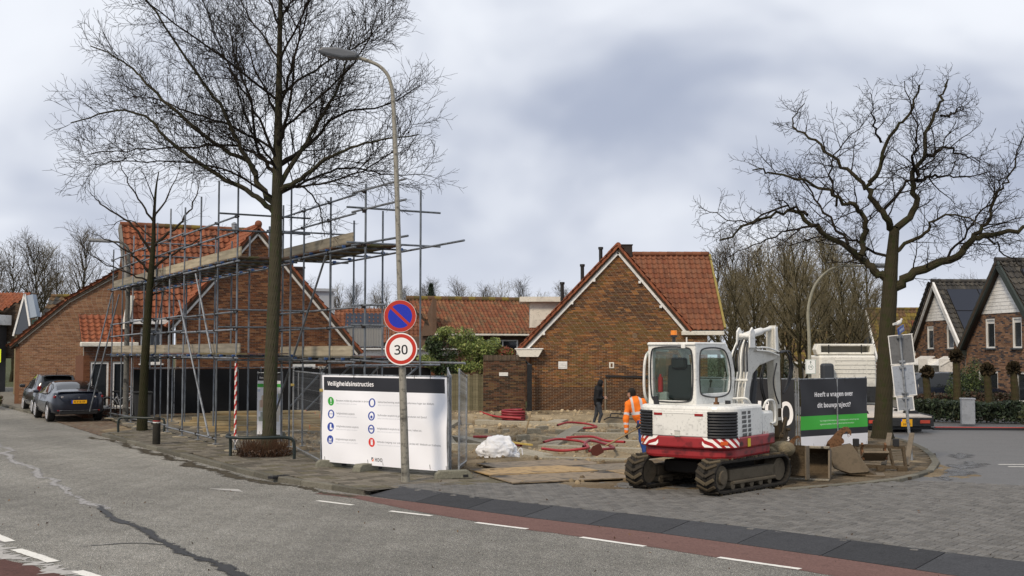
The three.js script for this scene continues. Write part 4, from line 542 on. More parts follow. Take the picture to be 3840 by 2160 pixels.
{ const R = rng(66); // wood behind the houses
  const far = 'bare trees of the wood behind the houses', label = 'bare winter tree in the wood beyond the roofs';
  for (let i = 0; i < 16; i++) wild(i % 3, -62 + i * 2.6 + R() * 1.5, -98 - R() * 22, i < 9 ? 10.5 + R() * 2 : 8 + R() * 2, R() * 6, label, far, i % 3);
  wild(0, -38.2, -93, 11.2, .4, label, far, 2); wild(1, -33.6, -90, 11.4, 2.1, label, far, 0); wild(2, -41.6, -96, 11, 1.1, label, far, 0);
  for (let i = 0; i < 36; i++) wild((i * 2) % 3, -25 + i * 1.25 + R() * 1.2, -100 - R() * 30, 7.4 + R() * 2 + (i === 19 || i === 20 ? 1.8 : 0), R() * 6, label, far, i % 3);
  const lane = 'bare trees along the side street', l2 = 'bare branchy tree beside the side street behind the excavator';
  for (const [u, z, h, k, t] of [[1835, -68, 9.0, 2, 2], [1905, -60, 7.6, 1, 1], [1960, -56, 7.0, 0, 1], [2010, -52, 7.6, 2, 1], [2060, -60, 8.2, 1, 1], [2110, -66, 8.6, 0, 1], [2150, -75, 10, 3, 2], [2185, -80, 10.5, 3, 2], [1870, -84, 9.5, 1, 0], [1985, -80, 10, 1, 2], [2085, -88, 10.5, 3, 2], [1935, -74, 9.2, 2, 0], [2035, -70, 9, 2, 0], [1810, -90, 10.5, 0, 0], [2125, -55, 6.6, 2, 1], [1850, -58, 6.4, 2, 1], [1895, -52, 5.6, 2, 1], [1945, -66, 7.4, 2, 1], [1990, -62, 7.2, 2, 1], [2045, -54, 6.4, 0, 1], [2090, -58, 6.8, 2, 1], [2140, -64, 7.4, 2, 1], [2170, -60, 6.2, 0, 1], [1825, -64, 6.6, 0, 1]]) wild(k, (u - 1288) / 2900 * -z, z, h, u * .7, l2, lane, t);
  for (let i = 0; i < 9; i++) wild(i % 3, 22 + i * 5.5 + R() * 3, -112 - R() * 20, 8 + R() * 2.5, R() * 6, 'bare tree far behind the houses with solar panels', 'far bare trees on the right', i % 3);
}
{ // young street tree by the cars
  const c = px(357, 1083, 81.9), trunk = c([[357, 1090], [360, 950], [366, 800], [372, 700], [377, 620], [378, 540], [382, 470], [388, 430]]), limbs = [[.05, .8, [372, 690], [340, 650], [300, 620], [240, 590]], [.05, -.8, [373, 680], [420, 640], [480, 600], [520, 585]], [.05, .7, [376, 640], [330, 570], [260, 520], [235, 490]], [.05, -.6, [377, 620], [440, 560], [470, 500], [480, 440]], [.04, .5, [378, 560], [340, 500], [310, 440], [300, 400]], [.04, -.5, [378, 550], [410, 480], [430, 410]], [.035, 1, [371, 710], [320, 690], [260, 660], [200, 600]], [.035, -1, [371, 705], [430, 690], [470, 680]], [.035, 1.2, [378, 580], [390, 500], [370, 430]], [.03, -1.2, [376, 600], [300, 550], [220, 560]], [.03, .7, [368, 740], [400, 715], [440, 700], [470, 730]], [.03, -.6, [368, 745], [410, 735], [430, 760]]].map(c);
  handTree('street_tree', 'slim young bare tree beside the short bollard and parked car', [-11.3, 0, -35.4], 1, trunk, [.155, .13, .12, .1, .07, .05, .03, .015], limbs, { seed: 15, dens: [2.6, 3.4, 3], from: [.2, .15, .1], ang: [.75, .75, .7], up: [.35, .15, .1], len: [1.3, .55, .25], fat: .012, min: .0045, wig: .25, jit: .06, lv: 2, flare: .2, bark: barkMat([.2, .2, .12], 1.2), twig: twigMat([.03, .024, .018]) });
}
function leaves(n, place, size, seed, cols, flat = .5) { // many leaf-sized faces spread through a volume
  const R = rng(seed), p = [], c = [], nn = [], col = cols.map(q => new THREE.Color().setRGB(...q)), m = new THREE.Matrix4(), v = V(), e = new THREE.Euler();
  for (let i = 0; i < n; i++) { const [x, y, z] = place(R), s = size * (.6 + .8 * R()); e.set(R() * 6, R() * 6, R() * 6); m.makeRotationFromEuler(e); const k = col[Math.floor(R() * col.length)], b = .75 + .5 * R(); const q = [[0, -s, 0], [s * flat, 0, s * .12], [0, s, 0], [0, -s, 0], [0, s, 0], [-s * flat, 0, s * .12]]; const nv = V(0, 0, 1).applyMatrix4(m); for (const a of q) { v.set(...a).applyMatrix4(m); p.push(v.x + x, v.y + y, v.z + z); nn.push(nv.x, nv.y, nv.z); c.push(k.r * b, k.g * b, k.b * b); } }
  const g = new THREE.BufferGeometry(); g.setAttribute('position', new THREE.Float32BufferAttribute(p, 3)); g.setAttribute('normal', new THREE.Float32BufferAttribute(nn, 3)); g.setAttribute('color', new THREE.Float32BufferAttribute(c, 3)); g.setAttribute('uv', new THREE.Float32BufferAttribute(new Float32Array(p.length / 3 * 2), 2)); return g;
}
M.leaf = new THREE.MeshPhysicalMaterial({ roughness: .7, vertexColors: true, transmission: .2, thickness: 0 });
const clump = (list) => R => { const [x, y, z, rx, ry, rz] = list[Math.floor(R() * list.length)]; let a, b, c; do { a = R() * 2 - 1; b = R() * 2 - 1; c = R() * 2 - 1; } while (a * a + b * b + c * c > 1); const k = .55 + .45 * Math.hypot(a, b, c); return [x + a * rx * k, y + b * ry * k, z + c * rz * k]; };
function shrub(name, label, pos, n, list, size, seed, cols, flat, stems = 4) {
  const t = thing(name, label, 'shrub', pos), R = rng(seed), L = new Limbs(); for (let i = 0; i < stems; i++) { const [x, y, z] = list[i % list.length]; lay(L, smooth([V((R() - .5) * .3, -.1, (R() - .5) * .3), V(x * .5 + (R() - .5) * .2, y * .5, z * .5), V(x, y, z)], 6), .03, .012); } part(t, 'stem', L.geo(), barkMat([.09, .075, .05], 2), true); part(t, 'foliage', leaves(n, clump(list), size, seed, cols, flat), M.leaf, true); return t;
}
shrub('evergreen_shrub', 'large light green evergreen shrub rising above the wooden gate', [-1.75, 0, -47.5], 12500, [...Array(52).keys()].map(i => { const a = hash3(i, 1, 7), b = hash3(i, 2, 7), c = hash3(i, 3, 7), y = 1.65 + b * 1.75, w = 1.5 * Math.sqrt(Math.max(.2, 1 - Math.pow((y - 2.3) / 1.35, 2))); return [-.3 + (a - .5) * 2 * w, y, (c - .5) * 1.1, .2 + .22 * c, .15 + .16 * a, .2 + .15 * b]; }), .062, 3, [[.26, .33, .08], [.32, .38, .11], [.16, .24, .055], [.08, .13, .035], [.38, .42, .15]], .35, 9);
shrub('evergreen_shrub', 'dark green shrub half hidden left of the light green one', [-2.9, 0, -47.4], 3500, [[0, 2.2, 0, .7, .8, .5], [.3, 1.5, 0, .6, .6, .5], [-.3, 2.7, 0, .4, .4, .4]], .06, 4, [[.03, .06, .018], [.045, .085, .025], [.025, .045, .015]], .5, 4);
shrub('red_shrub', 'round shrub with red tipped leaves above the garden wall', [-.32, 0, -47.6], 3200, [[0, 2.1, 0, .6, .5, .5], [0, 2.3, 0, .45, .35, .4], [-.3, 1.9, 0, .4, .4, .4]], .075, 5, [[.3, .06, .045], [.42, .12, .07], [.2, .2, .05], [.3, .26, .08], [.14, .16, .04]], .3, 4);
{ const c = thing('conifer', 'dark green conifer behind the long old roof', 'tree', [-5.9, 0, -84]), L = new Limbs(); lay(L, [V(0, 0, 0), V(0, 7.3, 0)], .18, .04); part(c, 'trunk', L.geo(), wildBark[0], true); part(c, 'crown', leaves(6000, R => { const y = Math.pow(R(), .8), r = (1 - y) * 2.4 * (.75 + .25 * Math.sin(y * 40)) * Math.sqrt(R()), a = R() * TAU; return [Math.cos(a) * r, 1.5 + y * 5.8, Math.sin(a) * r]; }, .16, 7, [[.018, .04, .016], [.03, .06, .022], [.014, .028, .012]], .3), M.leaf, true); dup(c, [-8.1, 0, -86], 1, 'broad lower conifer beside the taller dark conifer', .84).scale.set(1.2, .8, 1.2); }
{ // gardens on the right: hedges, pollards, shrubs
  const hedge = (label, P, h, w, n, seed, cols) => { const Lh = polyLen(P), t = thing('hedge', label, 'hedge'); part(t, 'foliage', leaves(n, R => { const [x, z, dx, dz] = along(P, Lh, R() * Lh.at(-1)), a = (R() - .5) * w * (.8 + .3 * vnoise(x * 2, z * 2)), y = Math.pow(R(), .7) * h * (.9 + .25 * (vnoise(x * 1.4, z * 1.4) - .5)); return [x - dz * a, y, z + dx * a]; }, .07, seed, cols, .5), M.leaf, true); const L = new Limbs(), R = rng(seed); for (let i = 0; i < 30; i++) { const [x, z] = along(P, Lh, R() * Lh.at(-1)); lay(L, [V(x, -.1, z), V(x + (R() - .5) * .3, h * .8, z + (R() - .5) * .3)], .015, .006); } part(t, 'stems', L.geo(), wildBark[0], true); return t; };
  const gr = [[.022, .042, .018], [.034, .06, .024], [.018, .032, .014], [.05, .07, .028]], br = [[.075, .04, .025], [.055, .045, .022], [.035, .04, .02], [.1, .055, .03]];
  hedge('low clipped dark green hedge behind the grey utility box', [[13.9, -41.2], [15.6, -40.3], [18.6, -39.2]], .75, .7, 6500, 41, gr); hedge('brownish beech hedge in front of the house with sun blinds', [[15.2, -45.2], [17.4, -43.8], [18.8, -43]], .95, .7, 4500, 42, br); hedge('green hedge beyond the flatbed truck', [[12.6, -42], [13.9, -45.5]], 1.05, .9, 3500, 43, gr);
  hedge('tall dark hedge at the end of the street behind the truck cab', [[10.5, -66], [16, -72], [19, -80]], 2.2, 1.2, 6000, 44, gr);
  shrub('rhododendron_shrub', 'large leafy green shrub at the corner of the right garden', [17.2, 0, -36.8], 3800, [[0, .6, 0, .9, .55, .7], [.9, .75, 0, .8, .6, .6], [-.6, .4, .3, .6, .4, .5], [.4, .35, .6, .8, .35, .5]], .1, 45, [[.06, .09, .035], [.09, .115, .04], [.04, .06, .022], [.13, .13, .05]], .4, 5);
  shrub('conifer_shrub', 'yellow green bushy conifer between the pollard trunks', [17.2, 0, -44.2], 4200, [[0, 1.0, 0, .6, .9, .5], [.5, 1.3, 0, .4, .9, .4], [-.3, .7, 0, .4, .6, .4]], .05, 46, [[.05, .085, .018], [.09, .12, .025], [.03, .055, .015]], .35, 3);
  const pol = (x, z, h, label, seed) => { const t = thing('pollard_tree', label, 'tree', [x, 0, z], 0, 'pollarded garden trees'), L = new Limbs(), R = rng(seed); const q = smooth([V(0, -.1, 0), V(.05 * (R() - .5), h * .5, 0), V(.1 * (R() - .5), h, 0)], 8); L.add(q, q.map((_, i) => lerp(.15, .12, i / 8)), 9); part(t, 'trunk', L.geo(), barkMat([.42, .36, .22], 1.5), true); const K = new Limbs(); for (let i = 0; i < 90; i++) { const a = R() * TAU, e = R() * 2.4 - .9, d = V(Math.cos(a) * Math.cos(e), Math.sin(e), Math.sin(a) * Math.cos(e)), s = V(0, h, 0).addScaledVector(d, .1); lay(K, [s, s.clone().addScaledVector(d, .08), s.clone().addScaledVector(d, .13 + R() * .06)], .06, .035); } part(t, 'knuckles', K.geo(), barkMat([.3, .23, .15], 2), true); };
  const pl = 'pollarded garden tree with a knotted head above the hedge'; pol(15.0, -41.8, 1.65, pl, 1); pol(16.0, -41.6, 2.25, pl, 2); pol(17.0, -41.3, 1.75, pl, 3); pol(17.8, -41, 1.8, pl, 4);
  shrub('garden_shrub', 'dried brown hydrangea shrub by the far footway', [-23.3, 0, -51.2], 2200, [[0, .5, 0, .5, .45, .4], [.5, .35, .3, .4, .35, .4], [-.5, .6, -.6, .5, .5, .5]], .06, 47, [[.16, .09, .05], [.11, .07, .04], [.2, .13, .075]], .6, 5); shrub('garden_shrub', 'yellow green shrub beside the brown hydrangea', [-22.3, 0, -49.7], 1300, [[0, .35, 0, .35, .35, .35]], .05, 48, [[.12, .13, .03], [.18, .17, .04], [.07, .09, .025]], .5, 3); shrub('garden_hedge', 'dark clipped hedge far down the footway', [-27.5, 0, -58.5], 2500, [[0, .5, 0, 1.1, .5, .7], [-1.5, .55, -1.5, 1, .55, .8]], .06, 49, gr, .5, 4);
  shrub('potted_shrub', 'small green shrub in front of the lean-to windows', [-15.8, 0, -45.2], 1500, [[0, .75, 0, .45, .45, .4], [.3, .5, 0, .35, .4, .3]], .06, 50, [[.04, .07, .022], [.07, .1, .03], [.1, .13, .04]], .5, 3);
  const gs = thing('ornamental_grass', 'clump of dry yellow ornamental grass behind the bicycles', 'plant', [-14.6, 0, -44.9]), L = new Limbs(), R = rng(51); for (let i = 0; i < 420; i++) { const a = R() * TAU, r = R() * .25, b = V(Math.cos(a) * r, 0, Math.sin(a) * r), t = b.clone().multiplyScalar(2.4 + R()).add(V(0, 1.0 + R() * .45, 0)); lay(L, [b, b.clone().lerp(t, .5).add(V(0, .16, 0)), t], .008, .004); } part(gs, 'blades', L.geo(), mat([.42, .3, .12], .9), true);
}
// ---------- scaffolding ----------
const tubeG = new THREE.CylinderGeometry(.0242, .0242, 1, 10); metric(tubeG);
const couplerG = gb().rb(.075, .06, .085, 0, 0, 0, .012).box(.03, .03, .12, .03, 0, 0).geo(), clipG = gb().rb(.07, .07, .09, 0, 0, 0, .015).geo();
const tubeMats = [[.21, .235, .265], [.16, .18, .2], [.27, .29, .315]].map(c => mat(c, .46, { metalness: .5, map: rep(T.grime, 1.5) })), darkTube = tubeMats[0];
function rod(parent, name, a, b, m, r = 1) { const A = V(...a), B = V(...b), o = part(parent, name, tubeG, m, true), d = B.clone().sub(A); o.scale.set(r, d.length(), r); o.quaternion.setFromUnitVectors(Y, d.normalize()); o.position.copy(A.add(B).multiplyScalar(.5)); return o; }
const plankMats = [[.62, .55, .41], [.53, .47, .36], [.42, .38, .3], [.68, .59, .42]].map(c => mat(c, .85, { map: rep(T.wood, .5) }));
function scaffold(label, pos, ax, az, bx, bz, ts, W, o) { // runs along (ax, az), its depth along (bx, bz)
  const s = thing('scaffold', label, 'scaffold', pos), R = rng(o.seed), at = (t, w, y) => [ax * t + bx * w, y, az * t + bz * w], turn = Math.atan2(-az, ax), tm = () => tubeMats[Math.floor(R() * 3)];
  ts.forEach((t, i) => { for (const [w, top] of [[0, o.top[i]], [W, o.inner[i]]]) { if (!top) continue; const p = rod(s, 'pole', at(t, w, .03), at(t + .01 * (R() - .5), w, top), w ? (i % 3 ? darkTube : tubeMats[1]) : tm()); part(p, 'base_plate', gb().box(.15, .012, .15, 0, 0, 0), M.galv).applyMatrix4(M4(0, -.5 + .004, 0, 0, 0, 0, 1, 1 / p.scale.y, 1)); const q = at(t, w, .012); const sb = part(s, 'sole_board', gb().rb(.5, .035, .2, 0, 0, 0, .005), plankMats[i % 3]); sb.position.set(...q); sb.rotation.y = turn + R() * 1.2; } });
  for (const [y, t0, t1] of o.rails) { for (let t = t0; t < t1 - .1; t += 5.2) rod(s, 'ledger', at(t - .06, -.05, y + (t > t0 ? .05 : 0)), at(Math.min(t1, t + 5.35), -.05, y), tm()); for (const t of ts) if (t > t0 - .1 && t < t1 + .1) { const c = part(s, 'coupler', couplerG, M.coupler, true); c.position.set(...at(t, -.035, y)); c.rotation.set(0, turn, R() * 3); } }
  for (const [y, t0, t1] of o.innerRails) for (let t = t0; t < t1 - .1; t += 5.2) rod(s, 'ledger', at(t, W + .05, y), at(Math.min(t1, t + 5.3), W + .05, y), R() < .4 ? tm() : darkTube);
  for (const y of o.decks) { for (let t = ts[0] + .1; t < o.deckEnd; t += 1.1) { rod(s, 'transom', at(t, -.22, y - .05), at(t, W + .2, y - .05), R() < .5 ? darkTube : tubeMats[1]); for (const w of [-.04, W + .06]) { const c = part(s, 'blue_clip', clipG, M.blueClip, true); c.position.set(...at(t, w, y - .04)); c.rotation.y = turn; } }
    for (let t = ts[0] - .2; t < o.deckEnd - .3; t += 3.9) { const l = Math.min(3.88, o.deckEnd - t); for (let k = 0; k < 5; k++) { const b = part(s, 'deck_plank', gb().rb(l, .04, .225, 0, 0, 0, .006), grimy([.14, .115, .085].map(c => c * (.7 + .5 * R())), .9, 1)); b.position.set(...at(t + l / 2 + (R() - .5) * .15, .1 + k * .26, y + .006 + R() * .01)); b.rotation.y = turn + (R() - .5) * .006; }
      const e = part(s, 'toe_board', gb().rb(l, .235, .035, 0, 0, 0, .006), plankMats[(Math.floor(t * 3) + (y > 3 ? 0 : 3) + 40) % 4]); e.position.set(...at(t + l / 2, .03, y + .15)); e.rotation.y = turn; } }
  for (const [a, b, dark] of o.braces) rod(s, 'brace', at(...a), at(...b), dark ? darkTube : tubeMats[2], 1.05);
  for (const t of o.cross) for (const y of o.crossY) rod(s, 'cross_tube', at(t, -.45, y), at(t, W + .5, y), R() < .5 ? darkTube : tubeMats[1]);
  return [s, at];
}
{
  const k = [...Array(10).keys()].map(i => i * 1.742);
  const [s, at] = scaffold('long scaffold of grey tubes beside the young street tree, tape round its end pole', [-6.7, 0, -28.06], -.494, -.869, .869, -.494, k, 1.35, { seed: 3, top: [6.8, 6.8, 6.6, 6.5, 6.65, 6.4, 6.5, 6.3, 6.2, 6.1], inner: [6.6, 5.7, 5.6, 5.6, 5.8, 5.6, 5.5, 5.6, 5.5, 5.5], rails: [[.2, 1.6, 15.7], [2.25, -.2, 15.7], [2.94, 0, 15.7], [3.37, 0, 15.7], [4.6, -.25, 15.7], [5.32, 0, 15.7], [5.7, 0, 15.7]], innerRails: [[2.25, 0, 15.7], [4.6, 0, 15.7]], decks: [2.34, 4.69], deckEnd: 15.8, braces: [[[5.3, -.12, 3.85], [1.8, -.16, .25]], [[3.5, -.12, 4.5], [1.8, -.12, 2.35]], [[15.3, -.1, 4.5], [15.9, -.9, .3], 1], [[14, -.1, 4.4], [15.2, -.8, .3], 1], [[9, .3, 4.4], [10.5, .3, 2.3], 1]], cross: [0, 8.7], crossY: [2.2, 3.0, 3.42, 5.36, 5.76] });
  const tape = mkCanvas(64, 512, (x, w, h) => { x.fillStyle = '#f4f2ee'; x.fillRect(0, 0, w, h); x.fillStyle = '#c8261c'; for (let i = -1; i < 9; i++) { x.beginPath(); x.moveTo(0, i * 64); x.lineTo(w, i * 64 - 50); x.lineTo(w, i * 64 - 18); x.lineTo(0, i * 64 + 32); x.fill(); } });
  part(s, 'barrier_tape', new THREE.CylinderGeometry(.031, .031, 1.85, 14, 1, true).translate(0, 1.2, 0), mat([.8, .8, .8], .5, { map: tape, side: THREE.DoubleSide }), true); part(s, 'tape_end', gb().box(.02, .16, .05, -.05, .3, .03, .2, .3, .4).box(.02, .14, .05, .04, .22, .04, .1, -.4, -.5).box(.14, .05, .03, 0, .34, .04, .2, .3, .1), mat([.75, .72, .7], .6));
  scaffold('shorter scaffold of grey tubes rising behind the safety banner', [-5.15, 0, -28.9], .494, .869, .869, -.494, [-1.9, -.24, 1.64, 3.82], 1.35, { seed: 4, top: [6.3, 6.05, 6.1, 6.15], inner: [5.75, 5.8, 5.85, 6.1], rails: [[2.17, -2, 5.2], [2.96, -2, 5.0], [3.4, -2, 5.1], [4.77, -2, 6.2], [5.53, -2, 6.1], [5.96, -2, 6.1]], innerRails: [[4.77, -2, 5.9], [2.16, -2, 5.95]], decks: [2.27, 4.87], deckEnd: 3.0, braces: [[[1.6, -.1, 4.7], [-2.2, -.25, .2], 1], [[-1.9, 1.35, 2.1], [-2.7, .5, .9], 1], [[-.24, 1.35, 2.1], [-1.1, .4, .9], 1], [[1.64, 1.35, 2.1], [.8, .4, .9], 1], [[3.82, 1.35, 2.1], [3.0, .4, 1.0], 1]], cross: [3.82, -1.9], crossY: [2.1, 4.82, 5.6] });
}
// ---------- fences and banners ----------
const meshLines = (w, h, y0, m) => { const g = gb(); for (let x = .12; x < w; x += .12) g.box(.0028, h, .0028, x - w / 2, y0 + h / 2, 0); for (let y = .25; y < h; y += .25) g.box(w, .0035, .0035, 0, y0 + y, .004); return g; };
function sitePanel(label, a, b, y0, h, o = {}) { // tube frame, wire mesh, feet and an optional banner
  const dx = b[0] - a[0], dz = b[1] - a[1], w = Math.hypot(dx, dz), f = thing('site_fence', label, 'fence', [(a[0] + b[0]) / 2, 0, (a[1] + b[1]) / 2], Math.atan2(-dz, dx), o.group); if (o.lean) f.rotation.x = o.lean;
  const fm = o.dark ? M.galvDark : M.galv; for (const x of [-w / 2 + .02, w / 2 - .02]) part(f, 'post', gb().cyl([x, y0 - .1, 0], [x, y0 + h + .04, 0], .02), fm); part(f, 'rail', gb().cyl([-w / 2, y0 + h, 0], [w / 2, y0 + h, 0], .018), fm); part(f, 'rail', gb().cyl([-w / 2, y0 + .06, 0], [w / 2, y0 + .06, 0], .018), fm); if (o.mid) part(f, 'post', gb().cyl([o.mid, y0 - .05, .03], [o.mid, y0 + h + .03, .03], .019), fm);
  part(f, 'wire_mesh', meshLines(w, h, y0, 0), fm);
  if (o.tex || o.sheet) { const n = 40, g = new THREE.PlaneGeometry(w - .06, h - (o.inset ?? .08), n, 16), p = g.attributes.position, s = o.seed || 1; for (let i = 0; i < p.count; i++) { const x = p.getX(i), y = p.getY(i); p.setZ(i, (fbm(x * 1.3 + s, y * .9 + s, 0, 3) - .5) * .045 + .012 * Math.sin((x * 1.2 + y * 1.7) * 3 + s)); } g.computeVertexNormals(); const gg = gb(); g.translate(0, y0 + h / 2, .04); part(f, o.tex ? 'banner' : 'screen', g, o.tex ? mat([1, 1, 1], o.gloss ?? .55, { map: o.tex, side: THREE.DoubleSide }) : o.sheet, true); const cl = gb(); for (let x = -w / 2 + .1; x < w / 2; x += .42) cl.cyl([x, y0 + h - .08, .03], [x + .02, y0 + h + .03, .035], .005, .005, 5).cyl([x, y0 + .12, .03], [x + .02, y0 + .03, .035], .005, .005, 5); part(f, 'cable_tie', cl, M.black); }
  if (o.clamp) part(f, 'clamp', gb().rb(.09, .06, .08, -w / 2, y0 + h * .82, .02, .01), mat([.5, .38, .12], .5, { metalness: .5 }));
  return f;
}
function fenceBlock(x, z, turn, label, y = 0) { const t = solo('fence_block', label, 'fence foot', gb().ext([[-.36, 0], [.36, 0], [.34, .09], [.27, .15], [-.27, .15], [-.34, .09]], .22, null, .012), rough([.27, .265, .21], .95, 1.2, .006), [x, y, z], turn, 'concrete fence feet'); part(t, 'socket_hole', gb().box(.1, .05, .23, .22, .05, 0), M.black); return t; }
const safety = mkCanvas(2048, 1100, (x, w, h) => {
  x.fillStyle = '#eef0f6'; x.fillRect(0, 0, w, h); x.fillStyle = '#20222a'; x.fillRect(28, 20, w - 60, 170); x.fillStyle = '#f5f5f7'; x.font = 'bold 76px sans-serif'; x.fillText('Veiligheidsinstructies', 96, 130);
  const L = ['Bezoekers melden bij uitvoerder in de keet.', 'Veiligheidshelm verplicht.', 'Veiligheidsschoenen verplicht.', 'Veiligheidshesje verplicht.'], Rr = ['Gehoorbescherming verplicht bij geluidsniveau hoger dan 80db(A).', 'Stofmasker verplicht bij gebruik van producten met fijnstof.', 'Veiligheidsbril verplicht bij slijpen, boren, hakken etc.', 'Verboden toegang voor onbevoegden (Artikel 461 Wetboek van Strafrecht).'];
  const disc = (cx, cy, c) => { x.fillStyle = c; x.beginPath(); x.arc(cx, cy, 56, 0, TAU); x.fill(); x.fillStyle = '#eef0f6'; x.strokeStyle = '#eef0f6'; };
  for (let i = 0; i < 4; i++) { const y = 330 + i * 162; 
    disc(150, y, i ? '#1f3f9c' : '#36a23a'); if (!i) { x.fillRect(142, y - 36, 16, 44); x.beginPath(); x.arc(150, y + 26, 9, 0, TAU); x.fill(); } else if (i === 1) { x.beginPath(); x.ellipse(150, y, 34, 42, 0, 0, TAU); x.fill(); x.fillStyle = '#1f3f9c'; x.fillRect(118, y - 4, 64, 5); } else if (i === 2) { x.fillRect(136, y - 36, 26, 60); x.fillRect(136, y + 10, 48, 24); } else { x.beginPath(); x.moveTo(120, y + 36); x.lineTo(130, y - 30); x.lineTo(144, y - 10); x.lineTo(156, y - 10); x.lineTo(170, y - 30); x.lineTo(180, y + 36); x.fill(); x.fillStyle = '#1f3f9c'; x.fillRect(124, y + 4, 54, 6); x.fillRect(122, y + 18, 58, 6); }
    disc(860, y, i === 3 ? '#d8352b' : '#1f3f9c'); if (i < 3) { x.beginPath(); x.ellipse(860, y, 34, 42, 0, 0, TAU); x.fill(); x.fillStyle = '#1f3f9c'; if (i === 1) { x.beginPath(); x.arc(860, y + 12, 18, 0, TAU); x.fill(); } else if (i === 2) x.fillRect(832, y - 12, 56, 16); } else { x.fillRect(842, y - 8, 38, 40); for (let k = 0; k < 4; k++) x.fillRect(842 + k * 10, y - 36, 8, 34); }
    x.fillStyle = '#30333c'; x.font = '30px sans-serif'; x.fillText(L[i], 245, y - 2); x.fillText(Rr[i], 955, y - 2); x.fillStyle = '#b9bcc6'; x.font = '22px sans-serif'; x.fillText('Safety instructions apply to all visitors.', 245, y + 32); x.fillText('Safety instructions apply to all visitors.', 955, y + 32); }
  x.fillStyle = '#20222a'; x.beginPath(); x.moveTo(850, 1000); x.lineTo(885, 1000); x.lineTo(850, 1040); x.fill(); x.fillStyle = '#e26a1e'; x.beginPath(); x.moveTo(888, 1006); x.lineTo(888, 1048); x.lineTo(854, 1048); x.fill(); x.fillStyle = '#1c1d22'; x.font = 'bold 62px sans-serif'; x.fillText('HDO', 905, 1048);
});
const questions = mkCanvas(1400, 900, (x, w, h) => { x.fillStyle = '#26272c'; x.fillRect(0, 0, w, h); x.fillStyle = '#f4f4f6'; x.font = 'bold 84px sans-serif'; x.textAlign = 'center'; x.fillText('Heeft u vragen over', 690, 230); x.fillText('dit bouwproject?', 690, 375); x.fillStyle = '#3fae3c'; x.fillRect(0, 480, w, 180); x.fillStyle = '#e8f4e6'; x.font = '28px sans-serif'; x.textAlign = 'left'; x.fillText('Voor vragen of het maken van een melding kunt u terecht op ons', 385, 560); x.fillText('algemene nummer of scan de code en laat het ons weten.', 385, 605); x.fillStyle = '#e9eaee'; x.fillRect(0, 745, w, 155); x.fillStyle = '#e26a1e'; x.fillRect(640, 815, 26, 30); x.fillStyle = '#1c1d22'; x.font = 'bold 46px sans-serif'; x.fillText('HDO', 680, 848); });
const bigName = mkCanvas(1400, 900, (x, w, h) => { x.fillStyle = '#242529'; x.fillRect(0, 0, w, h); x.fillStyle = '#f2f2f4'; x.font = 'bold 430px sans-serif'; x.fillText('OHDO', 560, 600, 830); x.fillStyle = '#3fae3c'; x.fillRect(760, 690, 110, 170); x.fillStyle = '#f2f2f4'; x.font = 'bold 92px sans-serif'; x.fillText('uit eigen huis', 890, 800, 440); });
const project = mkCanvas(512, 1200, (x, w, h) => { x.fillStyle = '#e4e7ee'; x.fillRect(0, 0, w, h); x.fillStyle = '#22242a'; x.fillRect(0, 0, w, 130); x.fillStyle = '#fff'; x.font = 'bold 50px sans-serif'; x.fillText('Een nieuw', 40, 85); x.fillStyle = '#3fae3c'; x.fillRect(0, 190, w, 70); const g = ['#b9c6dd', '#d8d3c8', '#9fa7a0', '#c2a591', '#87919c']; for (let i = 0; i < 26; i++) { x.fillStyle = g[i % 5]; x.fillRect((i * 83) % 460, 300 + (i * 131) % 560, 60 + (i * 37) % 90, 50 + (i * 53) % 160); } x.fillStyle = '#eef0f5'; x.fillRect(0, 940, w, 260); x.strokeStyle = '#2b4fa8'; x.lineWidth = 12; x.beginPath(); x.arc(250, 1070, 50, 0, TAU); x.stroke(); });
sitePanel('white safety instruction banner on a fence panel in front of the scaffold', [-3.98, -24.35], [-1.2, -22.2], .1, 1.82, { tex: safety, seed: 3, clamp: 1, inset: .02 });
fenceBlock(-1.12, -22.1, .25, 'concrete fence foot at the corner of the white safety banner'); fenceBlock(-3.75, -24.3, .3, 'concrete fence foot under the hinge side of the white safety banner'); fenceBlock(-2.9, -23.5, .9, 'low fence foot half hidden below the white safety banner');
sitePanel('open wire fence panel between the street tree and the white banner', [-5.35, -28.3], [-4.02, -24.45], .05, 1.88, { clamp: 1 });
sitePanel('open wire fence panel seen edge on beside the white banner', [-1.18, -22.3], [-1.42, -25.6], .05, 1.92, { lean: .03 }); sitePanel('second edge-on wire fence panel leaning next to the steel plates', [-1.02, -22.25], [-1.0, -25.4], .05, 1.9, { lean: -.06 });
sitePanel('narrow project banner with pictures behind the street tree trunk', [-7.18, -32.6], [-6.42, -32.4], .05, 1.76, { tex: project, seed: 9 });
